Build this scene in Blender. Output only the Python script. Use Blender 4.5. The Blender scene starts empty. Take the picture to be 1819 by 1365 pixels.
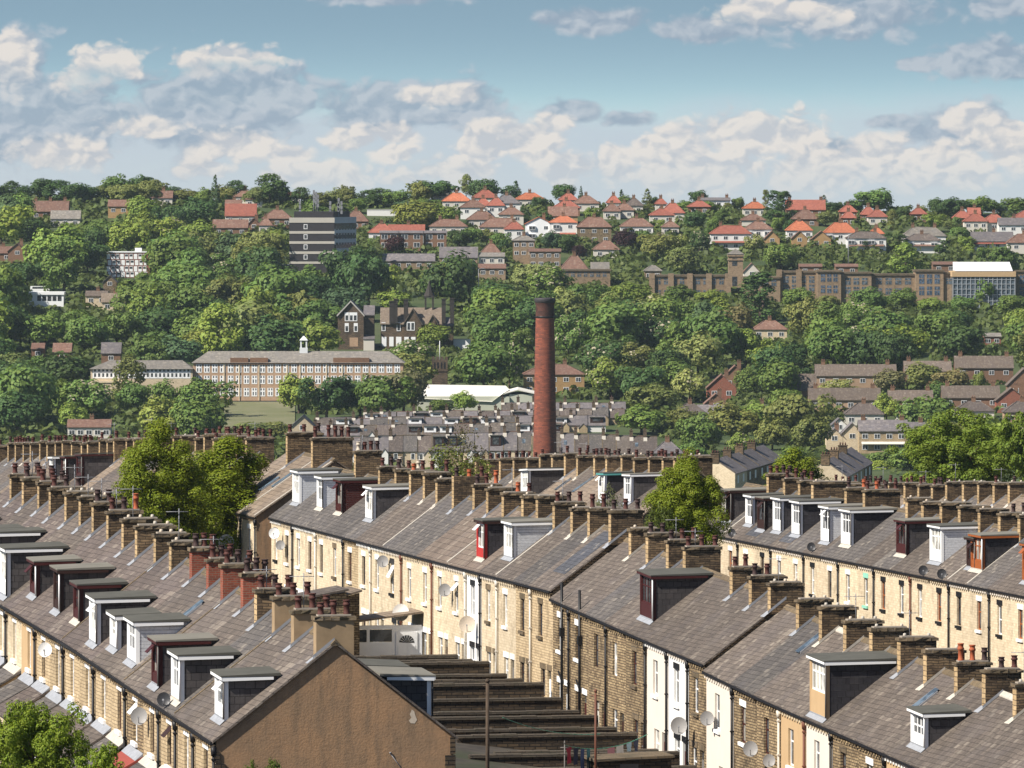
import bpy, math, random, os
import numpy as np
from mathutils import Vector
random.seed(11)
R = math.radians
scene = bpy.context.scene
COL = scene.collection
F = 14000.0; CX = 909.5; HY = 300.0; CZ = 60.0
TH = math.atan(2952.5 / F); SN, CS = math.sin(TH), math.cos(TH)

# ------------------------------------------------------------------ placing
def P(px, py, Y):
    return ((px - CX) * Y / F, Y, CZ - (py - HY) * Y / F)
def t_of(px, o):                      # distance along a street line at offset o
    Y = o / (SN + CS * (px - CX) / F)
    return (Y - o * SN) / CS
def z_of(py, t, o):
    return CZ - (py - HY) * (t * CS + o * SN) / F
def W2(t, o):
    return (-t * SN + o * CS, t * CS + o * SN)
def ysky(px):
    return 348 + 30 * min(max(px, -400), 2300) / 1819.0
def Yg(px, py):
    return 1950 + 900 * (830 - py) / (830 - ysky(px))
def interp(x, pts):
    if x <= pts[0][0]: return pts[0][1]
    for (a, b), (c, d) in zip(pts, pts[1:]):
        if x <= c: return b + (d - b) * (x - a) / (c - a)
    return pts[-1][1]

# eave heights along every terrace (t -> z)
E1 = [(240, 39.6), (265.3, 40.71), (280.6, 41.34), (295.1, 41.98), (314.7, 42.62), (345, 43.1), (420, 41.5)]
E2 = [(250, 35.2), (295, 36.95), (308.4, 37.48), (318.7, 37.86), (329.3, 38.45), (329.5, 38.62), (342, 39.1), (362, 39.86), (362.1, 40.23), (435, 40.38), (436, 40.45), (470, 40.5), (560, 37.2), (640, 34.2)]
E4 = [(330, 37.9), (470, 38.05), (490, 37.6), (534, 36.7), (580, 34.6), (640, 32)]
E5 = [(380, 38.2), (480, 36.6), (545, 33.9), (620, 31)]
WH = 5.9
def near_z(t, o):
    prof = [(49.4, interp(t, E1) - WH), (81.5, interp(t, E2) - WH), (113, interp(t, E4) - WH), (146, interp(t, E5) - WH - .6)]
    return interp(o, prof)
def sm(a, b, x):
    x = min(max((x - a) / (b - a), 0), 1); return x * x * (3 - 2 * x)
def ground_z(X, Y):
    t, o = -X * SN + Y * CS, X * CS + Y * SN
    px = CX + X * F / max(Y, 1); px = min(max(px, -500), 2400)
    zf = None
    if Y > 1400:
        v = (Y - 1950) / 900.0
        py = 830 + (ysky(px) - 830) * v
        if v > 1.0: py = ysky(px) + (v - 1) * 120
        zf = CZ - (py - HY) * Y / F
        if Y < 1950: zf = max(zf, -40)
    zn = near_z(min(t, 640), o)
    zv = zn + (-24 - zn) * sm(600, 1450, Y)
    if zf is None: return zv
    if Y < 1930:
        w = sm(1450, 1930, Y)
        zfar1930 = CZ - (830 - HY) * 1930 / F
        return (-24) * (1 - w) + zfar1930 * w if Y < 1930 else zf
    return zf
def far(px, py):                      # a point of the hillside seen at that place
    Y = Yg(px, py)
    return ((px - CX) * Y / F, Y, CZ - (py - HY) * Y / F, F / Y)

# ------------------------------------------------------------------ materials
MATS = {}
class NT:
    def __init__(s, tree): s.t = tree; s.n = tree.nodes; s.l = tree.links
    def new(s, typ, **kw):
        nd = s.n.new(typ)
        for k, v in kw.items(): setattr(nd, k, v)
        return nd
    def lk(s, a, b): s.l.new(a, b)
    def val(s, sock, v):
        if isinstance(v, (int, float, tuple, list)): sock.default_value = v
        else: s.lk(v, sock)
    def math(s, op, a, b=None, c=None, clamp=False):
        nd = s.new('ShaderNodeMath', operation=op); nd.use_clamp = clamp
        s.val(nd.inputs[0], a)
        if b is not None: s.val(nd.inputs[1], b)
        if c is not None: s.val(nd.inputs[2], c)
        return nd.outputs[0]
    def mix(s, fac, a, b, typ='MIX'):
        nd = s.new('ShaderNodeMix', data_type='RGBA', blend_type=typ)
        s.val(nd.inputs[0], fac); s.val(nd.inputs[6], a); s.val(nd.inputs[7], b)
        return nd.outputs[2]
    def noise(s, vec, scale, detail=3, rough=.55):
        nd = s.new('ShaderNodeTexNoise'); nd.inputs['Scale'].default_value = scale
        nd.inputs['Detail'].default_value = detail; nd.inputs['Roughness'].default_value = rough
        if vec is not None: s.lk(vec, nd.inputs['Vector'])
        return nd.outputs[0]
    def ramp(s, x, lo, hi):
        nd = s.new('ShaderNodeMapRange', interpolation_type='SMOOTHSTEP'); nd.clamp = True
        s.val(nd.inputs[0], x); nd.inputs[1].default_value = lo; nd.inputs[2].default_value = hi
        return nd.outputs[0]
def c4(c): return (c[0], c[1], c[2], 1.0)
def newmat(name):
    m = bpy.data.materials.new(name); m.use_nodes = True
    t = NT(m.node_tree); b = t.n['Principled BSDF']
    b.inputs['Roughness'].default_value = .85
    if 'Specular IOR Level' in b.inputs: b.inputs['Specular IOR Level'].default_value = .25
    MATS[name] = m
    return m, t, b
def uvrand(t, k=37.0):
    uv = t.new('ShaderNodeUVMap'); oi = t.new('ShaderNodeObjectInfo')
    off = t.math('MULTIPLY', oi.outputs['Random'], k)
    cb = t.new('ShaderNodeCombineXYZ'); t.lk(off, cb.inputs[0])
    off2 = t.math('MULTIPLY', oi.outputs['Random'], k * 1.7); t.lk(off2, cb.inputs[2])
    ad = t.new('ShaderNodeVectorMath', operation='ADD'); t.lk(uv.outputs[0], ad.inputs[0]); t.lk(cb.outputs[0], ad.inputs[1])
    return uv.outputs[0], ad.outputs[0], oi.outputs['Random']
def plain(name, c, rough=.7, var=.12, scale=3, metal=0, spec=.25):
    m, t, b = newmat(name)
    uv, uvr, rnd = uvrand(t)
    n = t.noise(uvr, scale, 4)
    k = t.math('MULTIPLY_ADD', n, var * 2, 1 - var)
    t.lk(t.mix(1.0, c4(c), k, 'MULTIPLY'), b.inputs['Base Color'])
    b.inputs['Roughness'].default_value = rough; b.inputs['Metallic'].default_value = metal
    b.inputs['Specular IOR Level'].default_value = spec
    return m
def bricks(name, c1, c2, mortar, bw, rh, ms=.012, stain=(.05, .035, .025), st_amt=.35, blotch=.35, bump=.4, objvar=.12, st_scale=.9, offset=.5, wob=.35):
    m, t, b = newmat(name)
    uv, uvr, rnd = uvrand(t)
    br = t.new('ShaderNodeTexBrick'); br.offset = offset
    # small wobble so that the courses are not ruler straight
    wn = t.new('ShaderNodeTexNoise'); wn.inputs['Scale'].default_value = 2.2; t.lk(uvr, wn.inputs['Vector'])
    ws = t.new('ShaderNodeVectorMath', operation='SCALE'); t.lk(wn.outputs[1], ws.inputs[0]); ws.inputs[3].default_value = rh * wob
    wa = t.new('ShaderNodeVectorMath', operation='ADD'); t.lk(uvr, wa.inputs[0]); t.lk(ws.outputs[0], wa.inputs[1])
    t.lk(wa.outputs[0], br.inputs['Vector'])
    br.inputs['Color1'].default_value = c4(c1); br.inputs['Color2'].default_value = c4(c2); br.inputs['Mortar'].default_value = c4(mortar)
    br.inputs['Scale'].default_value = 1; br.inputs['Mortar Size'].default_value = ms; br.inputs['Mortar Smooth'].default_value = .3
    br.inputs['Bias'].default_value = 0; br.inputs['Brick Width'].default_value = bw; br.inputs['Row Height'].default_value = rh
    n1 = t.noise(uvr, st_scale, 5, .6); n2 = t.noise(uvr, 7, 3)
    col = t.mix(t.math('MULTIPLY', t.ramp(n1, .5, .72), st_amt), br.outputs[0], c4(stain))
    k = t.math('MULTIPLY_ADD', n2, blotch * 2, 1 - blotch)
    k = t.math('MULTIPLY', k, t.math('MULTIPLY_ADD', rnd, objvar * 2, 1 - objvar))
    col = t.mix(1.0, col, k, 'MULTIPLY')
    t.lk(col, b.inputs['Base Color'])
    if bump:
        bp = t.new('ShaderNodeBump'); bp.inputs['Strength'].default_value = bump; bp.inputs['Distance'].default_value = .02
        h = t.math('SUBTRACT', t.math('MULTIPLY', n2, .6), br.outputs[1])
        t.lk(h, bp.inputs['Height']); t.lk(bp.outputs[0], b.inputs['Normal'])
    return m
def slates(name, c1, c2, dark, bw=.34, rh=.24, lich=(.22, .19, .15), la=.3, streak=.25):
    m, t, b = newmat(name)
    uv, uvr, rnd = uvrand(t)
    br = t.new('ShaderNodeTexBrick'); t.lk(uvr, br.inputs['Vector'])
    br.inputs['Color1'].default_value = c4(c1); br.inputs['Color2'].default_value = c4(c2); br.inputs['Mortar'].default_value = c4(dark)
    br.inputs['Scale'].default_value = 1; br.inputs['Mortar Size'].default_value = .012; br.inputs['Mortar Smooth'].default_value = .3
    br.inputs['Brick Width'].default_value = bw; br.inputs['Row Height'].default_value = rh
    sep = t.new('ShaderNodeSeparateXYZ'); t.lk(uvr, sep.inputs[0])
    mp = t.new('ShaderNodeMapping'); mp.inputs['Scale'].default_value = (1.6, .35, 1); t.lk(uvr, mp.inputs[0])
    fl = t.new('ShaderNodeVectorMath', operation='FLOOR'); dv = t.new('ShaderNodeVectorMath', operation='DIVIDE'); t.lk(uvr, dv.inputs[0]); dv.inputs[1].default_value = (bw * .93, rh, 50); t.lk(dv.outputs[0], fl.inputs[0])
    wn = t.new('ShaderNodeTexWhiteNoise', noise_dimensions='3D'); t.lk(fl.outputs[0], wn.inputs['Vector']); n4 = t.noise(uvr, .5, 3)
    n1 = t.noise(mp.outputs[0], 1.3, 5, .6)
    n2 = t.noise(uvr, 9, 2)
    rowd = t.math('FRACT', t.math('DIVIDE', sep.outputs[1], rh))      # darker foot of every course
    col = t.mix(t.math('MULTIPLY', t.ramp(n1, .52, .7), la), br.outputs[0], c4(lich))
    if streak > .1:
        col = t.mix(t.math('MULTIPLY', t.math('GREATER_THAN', wn.outputs[0], .95), .25), col, c4([x * 1.3 + .01 for x in lich]))
        col = t.mix(t.math('MULTIPLY', t.ramp(n4, .5, .66), .35), col, c4((c1[0] * .78, c1[1] * .82, c1[2] * .95)))
    k = t.math('MULTIPLY_ADD', n2, .5, .75)
    k = t.math('MULTIPLY', k, t.math('MULTIPLY_ADD', wn.outputs[0], streak * .9, 1 - streak * .45))
    k = t.math('MULTIPLY', k, t.math('MULTIPLY_ADD', n1, streak * 2, 1 - streak))
    k = t.math('MULTIPLY', k, t.math('MULTIPLY_ADD', rnd, .3, .85))
    col = t.mix(1.0, col, k, 'MULTIPLY')
    t.lk(col, b.inputs['Base Color']); b.inputs['Roughness'].default_value = .7
    bp = t.new('ShaderNodeBump'); bp.inputs['Strength'].default_value = .7; bp.inputs['Distance'].default_value = .025
    h = t.math('SUBTRACT', t.math('MULTIPLY_ADD', n2, .3, t.math('SUBTRACT', 1.0, rowd)), br.outputs[1])
    t.lk(h, bp.inputs['Height']); t.lk(bp.outputs[0], b.inputs['Normal'])
    return m
def glass(name, c, rough=.12):
    m, t, b = newmat(name)
    uv, uvr, rnd = uvrand(t)
    n = t.noise(uvr, 1.6, 2)
    t.lk(t.mix(t.ramp(n, .45, .6), c4(c), c4([x * 2.2 + .02 for x in c])), b.inputs['Base Color'])
    b.inputs['Roughness'].default_value = rough; b.inputs['Specular IOR Level'].default_value = .5
    return m

def build_materials():
    bricks('cream stone', (.61, .505, .355), (.49, .395, .265), (.44, .36, .25), .34, .135, .012, st_amt=.30, blotch=.16, bump=.25)
    bricks('golden stone', (.50, .385, .235), (.37, .275, .16), (.20, .15, .095), .33, .13, .015, st_amt=.38, blotch=.25)
    bricks('sooty stone', (.37, .275, .155), (.18, .125, .07), (.065, .048, .032), .30, .12, .02, stain=(.03, .022, .016), st_amt=.65, blotch=.4, bump=.6)
    bricks('dark sooty stone', (.105, .072, .042), (.042, .031, .021), (.018, .014, .011), .5, .15, .024, stain=(.018, .014, .01), st_amt=.7, blotch=.5, bump=.7)
    bricks('chimney stone', (.215, .145, .078), (.085, .058, .036), (.045, .033, .022), .46, .105, .016, stain=(.028, .02, .014), st_amt=.8, blotch=.6, bump=.8, st_scale=1.9, wob=1.0, objvar=.3)
    bricks('yard coping', (.085, .066, .046), (.055, .044, .032), (.03, .025, .02), .7, .3, .02, stain=(.04, .04, .025), st_amt=.5, blotch=.4)
    bricks('sunlit stack stone', (.46, .33, .18), (.34, .235, .12), (.14, .10, .06), .6, .2, .02, stain=(.10, .07, .045), st_amt=.45, blotch=.35, st_scale=1.6)  # brighter copy of the chimney stone, with sunlight put into the colour
    bricks('red brick', (.30, .075, .04), (.20, .05, .03), (.20, .15, .11), .23, .085, .009, st_amt=.4, blotch=.25)
    bricks('mill brick', (.245, .068, .037), (.115, .036, .024), (.12, .052, .037), .9, .3, .03, stain=(.10, .035, .022), st_amt=.6, blotch=.5, st_scale=.3, bump=0)
    bricks('sooty mill brick', (.105, .04, .027), (.06, .026, .02), (.05, .028, .022), .9, .3, .03, stain=(.03, .018, .015), st_amt=.7, blotch=.4, st_scale=.5, bump=0)
    plain('soot stone', (.038, .032, .028), .9, .3, .5); plain('lit side cladding', (.5, .53, .56), .7, .12, .5)
    bricks('pink brick', (.40, .265, .17), (.33, .21, .13), (.33, .25, .18), .5, .2, .02, st_amt=.2, blotch=.15, bump=0)
    bricks('brown brick', (.22, .115, .065), (.165, .085, .05), (.17, .12, .085), .4, .16, .02, st_amt=.3, blotch=.2, bump=0)
    bricks('yellow brick', (.40, .25, .10), (.32, .19, .08), (.28, .2, .12), .4, .16, .02, st_amt=.2, blotch=.2, bump=0)
    bricks('college stone', (.30, .215, .135), (.23, .165, .105), (.16, .115, .075), .6, .25, .02, st_amt=.45, blotch=.3, bump=0)
    bricks('gothic stone', (.15, .105, .065), (.085, .06, .04), (.05, .038, .028), .7, .3, .03, stain=(.022, .018, .016), st_amt=.75, blotch=.4, bump=0, st_scale=.3)
    bricks('coping stone', (.165, .122, .075), (.11, .082, .05), (.06, .05, .04), .7, .3, .02, stain=(.05, .05, .03), st_amt=.5, blotch=.3)
    # rendered gable, blotchy
    m, t, b = newmat('brown render'); uv, uvr, rnd = uvrand(t)
    n1 = t.noise(uv, .55, 6, .62); n2 = t.noise(uv, 2.6, 5, .7); mp = t.new('ShaderNodeMapping'); mp.inputs['Scale'].default_value = (3.2, .5, 1); t.lk(uv, mp.inputs[0]); n3 = t.noise(mp.outputs[0], 1, 4)
    col = t.mix(t.ramp(n1, .38, .62), (.335, .20, .108, 1), (.27, .172, .10, 1))
    col = t.mix(t.math('MULTIPLY', t.ramp(n3, .42, .68), .85), col, (.21, .14, .085, 1))
    col = t.mix(t.math('MULTIPLY', t.ramp(n2, .54, .72), .4), col, (.34, .215, .115, 1))
    t.lk(t.mix(1.0, col, t.math('MULTIPLY_ADD', t.noise(uv, 9, 6), .5, .75), 'MULTIPLY'), b.inputs['Base Color'])
    bp = t.new('ShaderNodeBump'); bp.inputs['Strength'].default_value = .5; bp.inputs['Distance'].default_value = .02
    t.lk(t.math('ADD', n2, t.noise(uv, 14, 3)), bp.inputs['Height']); t.lk(bp.outputs[0], b.inputs['Normal'])
    plain('tan render', (.45, .31, .17), .9, .14, 1.5); plain('cream render', (.64, .57, .485), .9, .08, 1.2); plain('white render', (.68, .665, .63), .85, .06, 1.2)
    plain('grey render', (.30, .26, .21), .9, .25, 2); plain('stack render', (.29, .205, .12), .9, .38, 2.2)
    slates('brown slate', (.124, .100, .082), (.094, .077, .064), (.05, .041, .035))
    slates('grey slate', (.110, .097, .087), (.082, .073, .067), (.044, .039, .036))
    slates('plum slate', (.122, .096, .082), (.092, .073, .063), (.048, .038, .034))
    slates('pale stone tile', (.205, .158, .114), (.16, .122, .09), (.06, .045, .035), .5, .34)
    slates('concrete tile', (.15, .116, .09), (.125, .095, .075), (.05, .04, .032), .42, .36)
    slates('new slate', (.075, .076, .084), (.062, .063, .071), (.035, .035, .038), la=.1)
    slates('cheek slate', (.085, .075, .072), (.055, .049, .049), (.018, .016, .016), .36, .26, lich=(.08, .07, .065), la=.25)
    slates('black cheek slate', (.05, .046, .05), (.033, .03, .034), (.01, .009, .01), .36, .26, lich=(.05, .045, .045), la=.2)
    slates('maroon boards', (.085, .022, .018), (.07, .018, .015), (.03, .008, .007), 6, .12, lich=(.1, .03, .025), la=.1)
    slates('white boards', (.68, .69, .70), (.66, .67, .68), (.42, .43, .45), 8, .13, lich=(.6, .6, .6), la=.1, streak=.06)
    slates('valley slate', (.155, .137, .137), (.125, .112, .112), (.06, .053, .054), .8, .5)
    slates('orange tile', (.42, .14, .07), (.34, .11, .055), (.24, .065, .03), .6, .4, lich=(.32, .12, .06), la=.3)
    slates('red tile', (.30, .10, .068), (.25, .085, .058), (.18, .05, .03), .6, .4, lich=(.22, .10, .065), la=.35)
    slates('brown tile', (.19, .105, .075), (.155, .085, .062), (.09, .055, .04), .6, .4, la=.3)
    slates('school slate', (.20, .18, .155), (.165, .148, .128), (.1, .09, .08), .8, .5, lich=(.25, .22, .17), la=.4)
    plain('lead', (.27, .28, .30), .55, .35, 5); plain('mortar', (.42, .385, .33), .9, .35, 6)
    plain('roof felt', (.08, .078, .066), .9, .35, 1.4); plain('pale felt', (.165, .155, .13), .9, .25, 1.4)
    plain('dark gutter', (.012, .011, .012), .5, .2); plain('rust pipe', (.13, .05, .03), .6, .3)
    plain('white paint', (.78, .78, .77), .45, .05); plain('grey wood', (.14, .13, .12), .8, .3, 6); plain('green paint', (.25, .55, .42), .5)
    plain('cream wall', (.56, .52, .45), .8, .08, .6)
    plain('maroon paint', (.055, .013, .012), .45, .15); plain('dark brown paint', (.035, .016, .012), .5, .2); plain('orange wood', (.30, .085, .022), .45, .25, 6)
    plain('red paint', (.42, .035, .03), .5, .15); plain('black paint', (.012, .012, .013), .4, .1); plain('teal paint', (.10, .32, .30), .5)
    plain('pot clay', (.075, .028, .022), .75, .4, 8); plain('orange pot', (.33, .085, .035), .75, .25, 8); plain('dark pot', (.045, .026, .024), .75, .35, 8); plain('buff pot', (.5, .42, .33), .8, .2, 8)
    plain('dish grey', (.26, .25, .24), .5, .1); plain('dish white', (.72, .71, .68), .4, .05); plain('dish dark', (.035, .035, .038), .4, .1)
    plain('metal', (.22, .22, .23), .4, .2); plain('pale concrete', (.42, .40, .36), .9, .15, .5); plain('concrete band', (.46, .43, .37), .9, .12, .4)
    plain('dark cladding', (.040, .036, .038), .6, .2, .8); plain('grey cladding', (.30, .32, .34), .7, .15, .5); plain('shed roof', (.64, .61, .54), .7, .1, .3); plain('shed wall', (.44, .45, .36), .7, .1, .4)
    plain('cupola white', (.62, .64, .64), .6, .1); plain('red tile porch', (.24, .055, .04), .7, .2, 5)
    plain('bark', (.07, .05, .035), .95, .4, 3); plain('white cloth', (.74, .73, .72), .9, .1); plain('blue cloth', (.05, .08, .2), .9, .2); plain('red cloth', (.36, .02, .05), .9, .2); plain('teal cloth', (.06, .2, .24), .9, .2); plain('pink cloth', (.55, .25, .3), .9, .1); plain('sky cloth', (.35, .5, .6), .9, .1); plain('navy cloth', (.02, .025, .06), .9, .2)
    plain('green cord', (.08, .3, .2), .6, .1)
    glass('window glass', (.03, .033, .036)); glass('curtained glass', (.26, .25, .22), .25); glass('blue glass', (.035, .055, .085), .08); glass('sky glass', (.05, .065, .08), .1)
    # foliage: object colour, a little variation from leaf to leaf
    for nm, cream in (('foliage', 0), ('blossom foliage', 1)):
        m, t, b = newmat(nm)
        oi = t.new('ShaderNodeObjectInfo'); g = t.new('ShaderNodeNewGeometry')
        r = g.outputs['Random Per Island']
        k = t.math('MULTIPLY_ADD', r, .42, .79)
        col = t.mix(1.0, oi.outputs['Color'], k, 'MULTIPLY')
        hs = t.new('ShaderNodeHueSaturation'); t.lk(col, hs.inputs['Color'])
        wn = t.new('ShaderNodeTexWhiteNoise', noise_dimensions='1D'); t.lk(r, wn.inputs['W'])
        t.lk(t.math('MULTIPLY_ADD', wn.outputs[0], .03, .485), hs.inputs['Hue'])
        col = hs.outputs[0]
        if cream:
            col = t.mix(t.math('GREATER_THAN', wn.outputs[0], .62), col, (.42, .37, .26, 1))
        t.lk(col, b.inputs['Base Color']); b.inputs['Roughness'].default_value = .6; b.inputs['Specular IOR Level'].default_value = .2
        tr = t.new('ShaderNodeBsdfTranslucent'); t.lk(t.mix(1.0, col, (1.0, 1.0, .55, 1), 'MULTIPLY'), tr.inputs[0])
        ms = t.new('ShaderNodeMixShader'); ms.inputs[0].default_value = .30
        out = t.n['Material Output']; t.lk(b.outputs[0], ms.inputs[1]); t.lk(tr.outputs[0], ms.inputs[2]); t.lk(ms.outputs[0], out.inputs[0])
    # ground: paving and trodden earth near, grass far
    m, t, b = newmat('ground cover'); tc = t.new('ShaderNodeTexCoord'); sp = t.new('ShaderNodeSeparateXYZ'); t.lk(tc.outputs['Object'], sp.inputs[0])
    n1 = t.noise(tc.outputs['Object'], .05, 5); n2 = t.noise(tc.outputs['Object'], .9, 4); n3 = t.noise(tc.outputs['Object'], .012, 4)
    near = t.mix(t.ramp(n2, .4, .65), (.06, .05, .04, 1), (.035, .03, .025, 1)); near = t.mix(t.ramp(n1, .5, .6), near, (.035, .04, .02, 1))
    fr = t.mix(t.ramp(n1, .35, .65), (.035, .055, .016, 1), (.06, .078, .026, 1)); fr = t.mix(t.math('MULTIPLY', t.ramp(n3, .55, .7), .6), fr, (.085, .085, .042, 1))
    t.lk(t.mix(t.ramp(sp.outputs[1], 640, 800), near, fr), b.inputs['Base Color']); b.inputs['Roughness'].default_value = .95
    m, t, b = newmat('pitch grass'); tc = t.new('ShaderNodeTexCoord'); n = t.noise(tc.outputs['Object'], .12, 4)
    t.lk(t.mix(t.ramp(n, .35, .65), (.13, .135, .065, 1), (.16, .155, .085, 1)), b.inputs['Base Color'])

# ------------------------------------------------------------------ mesh builder
class MB:
    def __init__(s, g=0.0): s.cyl = None; s.v = []; s.f = []; s.m = []; s.g = g; s.sm = []
    def face(s, pts, m=0, smooth=False):
        b = len(s.v); s.v += [tuple(p) for p in pts]; s.f.append(tuple(range(b, b + len(pts)))); s.m.append(m); s.sm.append(smooth)
    def hexa(s, p, m=0):              # p: bottom 4, top 4
        for q in ((3, 2, 1, 0), (4, 5, 6, 7), (0, 1, 5, 4), (1, 2, 6, 5), (2, 3, 7, 6), (3, 0, 4, 7)):
            s.face([p[i] for i in q], m)
    def box(s, x0, x1, y0, y1, z0, z1, m=0):
        s.hexa([(x0, y0, z0), (x1, y0, z0), (x1, y1, z0), (x0, y1, z0), (x0, y0, z1), (x1, y0, z1), (x1, y1, z1), (x0, y1, z1)], m)
    def extr(s, prof, axis, a, b, m=0):   # closed profile swept along x ('x': prof=(y,z)) or y ('y': prof=(x,z))
        mk = (lambda p, c: (c, p[0], p[1])) if axis == 'x' else (lambda p, c: (p[0], c, p[1]))
        n = len(prof)
        s.face([mk(p, a) for p in prof], m); s.face([mk(p, b) for p in reversed(prof)], m)
        for i in range(n):
            p, q = prof[i], prof[(i + 1) % n]
            s.face([mk(p, a), mk(p, b), mk(q, b), mk(q, a)], m)
    def lathe(s, prof, n=12, c=(0, 0, 0), m=0, cap=True, smooth=True):
        rings = []
        for r, z in prof:
            b = len(s.v); s.v += [(c[0] + r * math.cos(2 * math.pi * k / n), c[1] + r * math.sin(2 * math.pi * k / n), c[2] + z) for k in range(n)]; rings.append(b)
        for a, b in zip(rings, rings[1:]):
            for k in range(n):
                s.f.append((a + k, a + (k + 1) % n, b + (k + 1) % n, b + k)); s.m.append(m); s.sm.append(smooth)
        if cap:
            s.f.append(tuple(rings[0] + k for k in reversed(range(n)))); s.m.append(m); s.sm.append(False)
            s.f.append(tuple(rings[-1] + k for k in range(n))); s.m.append(m); s.sm.append(False)
    def tube(s, a, b, r0, r1=None, n=6, m=0):
        r1 = r0 if r1 is None else r1
        a, b = Vector(a), Vector(b); d = (b - a).normalized()
        u = d.orthogonal().normalized(); w = d.cross(u)
        i0 = len(s.v)
        for c, r in ((a, r0), (b, r1)):
            s.v += [tuple(c + (u * math.cos(2 * math.pi * k / n) + w * math.sin(2 * math.pi * k / n)) * r) for k in range(n)]
        for k in range(n):
            s.f.append((i0 + k, i0 + (k + 1) % n, i0 + n + (k + 1) % n, i0 + n + k)); s.m.append(m); s.sm.append(True)
        s.f.append(tuple(i0 + k for k in reversed(range(n)))); s.m.append(m); s.sm.append(False)
        s.f.append(tuple(i0 + n + k for k in range(n))); s.m.append(m); s.sm.append(False)
    def wallgrid(s, fn, us, vs, holes, depth_fn, m=0):
        """a wall in (u, v) with openings; fn(u, v, d) gives the point at depth d behind the face"""
        us = sorted(set(us + [h[0] for h in holes] + [h[1] for h in holes])); vs = sorted(set(vs + [h[2] for h in holes] + [h[3] for h in holes]))
        for u0, u1 in zip(us, us[1:]):
            for v0, v1 in zip(vs, vs[1:]):
                cu, cv = (u0 + u1) / 2, (v0 + v1) / 2
                if any(h[0] < cu < h[1] and h[2] < cv < h[3] for h in holes): continue
                s.face([fn(u0, v0, 0), fn(u1, v0, 0), fn(u1, v1, 0), fn(u0, v1, 0)], m)
        D = depth_fn
        for a, b, c, d in holes:
            s.face([fn(a, c, 0), fn(a, d, 0), fn(a, d, D), fn(a, c, D)], m); s.face([fn(b, c, 0), fn(b, c, D), fn(b, d, D), fn(b, d, 0)], m)
            s.face([fn(a, d, 0), fn(b, d, 0), fn(b, d, D), fn(a, d, D)], m); s.face([fn(a, c, 0), fn(a, c, D), fn(b, c, D), fn(b, c, 0)], m)
    def mesh(s, name, mats):
        v = np.array(s.v, dtype=np.float64).reshape(-1, 3)
        if s.g: v[:, 2] += s.g * v[:, 1]
        me = bpy.data.meshes.new(name); me.from_pydata(v.tolist(), [], s.f); 
        for mn in mats: me.materials.append(MATS[mn])
        me.polygons.foreach_set('material_index', s.m); me.polygons.foreach_set('use_smooth', s.sm)
        uvl = me.uv_layers.new(name='UVMap'); uv = []
        for f in s.f:
            a = v[f[0]]; n = np.zeros(3)
            for i in range(1, len(f) - 1): n += np.cross(v[f[i]] - a, v[f[i + 1]] - a)
            ln = math.sqrt(float(n @ n)) or 1; nx, ny, nz = n / ln
            h = math.hypot(nx, ny)
            if h < .05: tx, ty, bx, by, bz = 1, 0, 0, 1, 0
            else:
                tx, ty = -ny / h, nx / h
                if tx + ty * 1.01 < 0: tx, ty = -tx, -ty
                bx, by, bz = -nz * nx / h * 1.0, -nz * ny / h, h
            if s.cyl:
                mid = math.atan2(sum(v[i][1] for i in f), sum(v[i][0] for i in f))
                for i in f:
                    a = math.atan2(v[i][1], v[i][0]); a = mid + ((a - mid + math.pi) % (2 * math.pi) - math.pi); uv += [a * s.cyl, v[i][2]]
                continue
            for i in f:
                q = v[i]; uv += [q[0] * tx + q[1] * ty, q[0] * bx + q[1] * by + q[2] * bz]
        uvl.data.foreach_set('uv', uv)
        me.update()
        return me
def link(name, me, parent=None, loc=(0, 0, 0), rz=0):
    o = bpy.data.objects.new(name, me); COL.objects.link(o)
    if parent: o.parent = parent
    o.location = loc; o.rotation_euler = (0, 0, rz)
    return o
def obj(name, mb, mats, parent=None, loc=(0, 0, 0), rz=0):
    if isinstance(mats, str): mats = [mats]
    return link(name, mb.mesh(name, mats), parent, loc, rz)
def thing(name, label, cat, loc=(0, 0, 0), rz=0, group=None):
    return tag(link(name, None, None, loc, rz), label, cat, group)
def tag(o, label=None, cat=None, group=None, kind=None):
    if label: o['label'] = label
    if cat: o['category'] = cat
    if group: o['group'] = group
    if kind: o['kind'] = kind
    return o
def shared(name, me, parent, loc=(0, 0, 0), rz=0, col=None):
    o = link(name, me, parent, loc, rz)
    if col: o.color = (*col, 1)
    return o
ORD = 'zeroth first second third fourth fifth sixth seventh eighth ninth tenth eleventh twelfth thirteenth fourteenth fifteenth sixteenth seventeenth eighteenth nineteenth twentieth'.split()
def ordw(n):
    if n <= 20: return ORD[n]
    tens = {2: 'twenty', 3: 'thirty', 4: 'forty'}
    return tens[n // 10] + ('' if n % 10 == 0 else '-' + ORD[n % 10]) if n % 10 else {30: 'thirtieth', 40: 'fortieth'}.get(n)
SKIP = {-1, 5014, 5022, 5055, 5057, 5073, 5104, 5117, 5146, 5147, 5149, 5150, 5156, 5157, 5159, 5160, 5162, 5163, 6014, 6048, 6055, 6075, 6109, 6110, 6141, 6150, 6151, 6164, 6168, 6176, 7000, 7002, 7004, 7006, 7008, 7009, 7010, 7011, 7012, 7013, 7015, 7016, 7017, 7019, 7020, 7021, 7023, 7024, 7025, 7026, 7032, 7034, 7035, 7036, 7038, 7039, 7040, 7042, 7043, 7045, 7046, 7049, 7051, 7052, 7053, 7054, 7056, 7057, 7058}          # trees that would stand wholly hidden behind others
build_materials()
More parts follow.
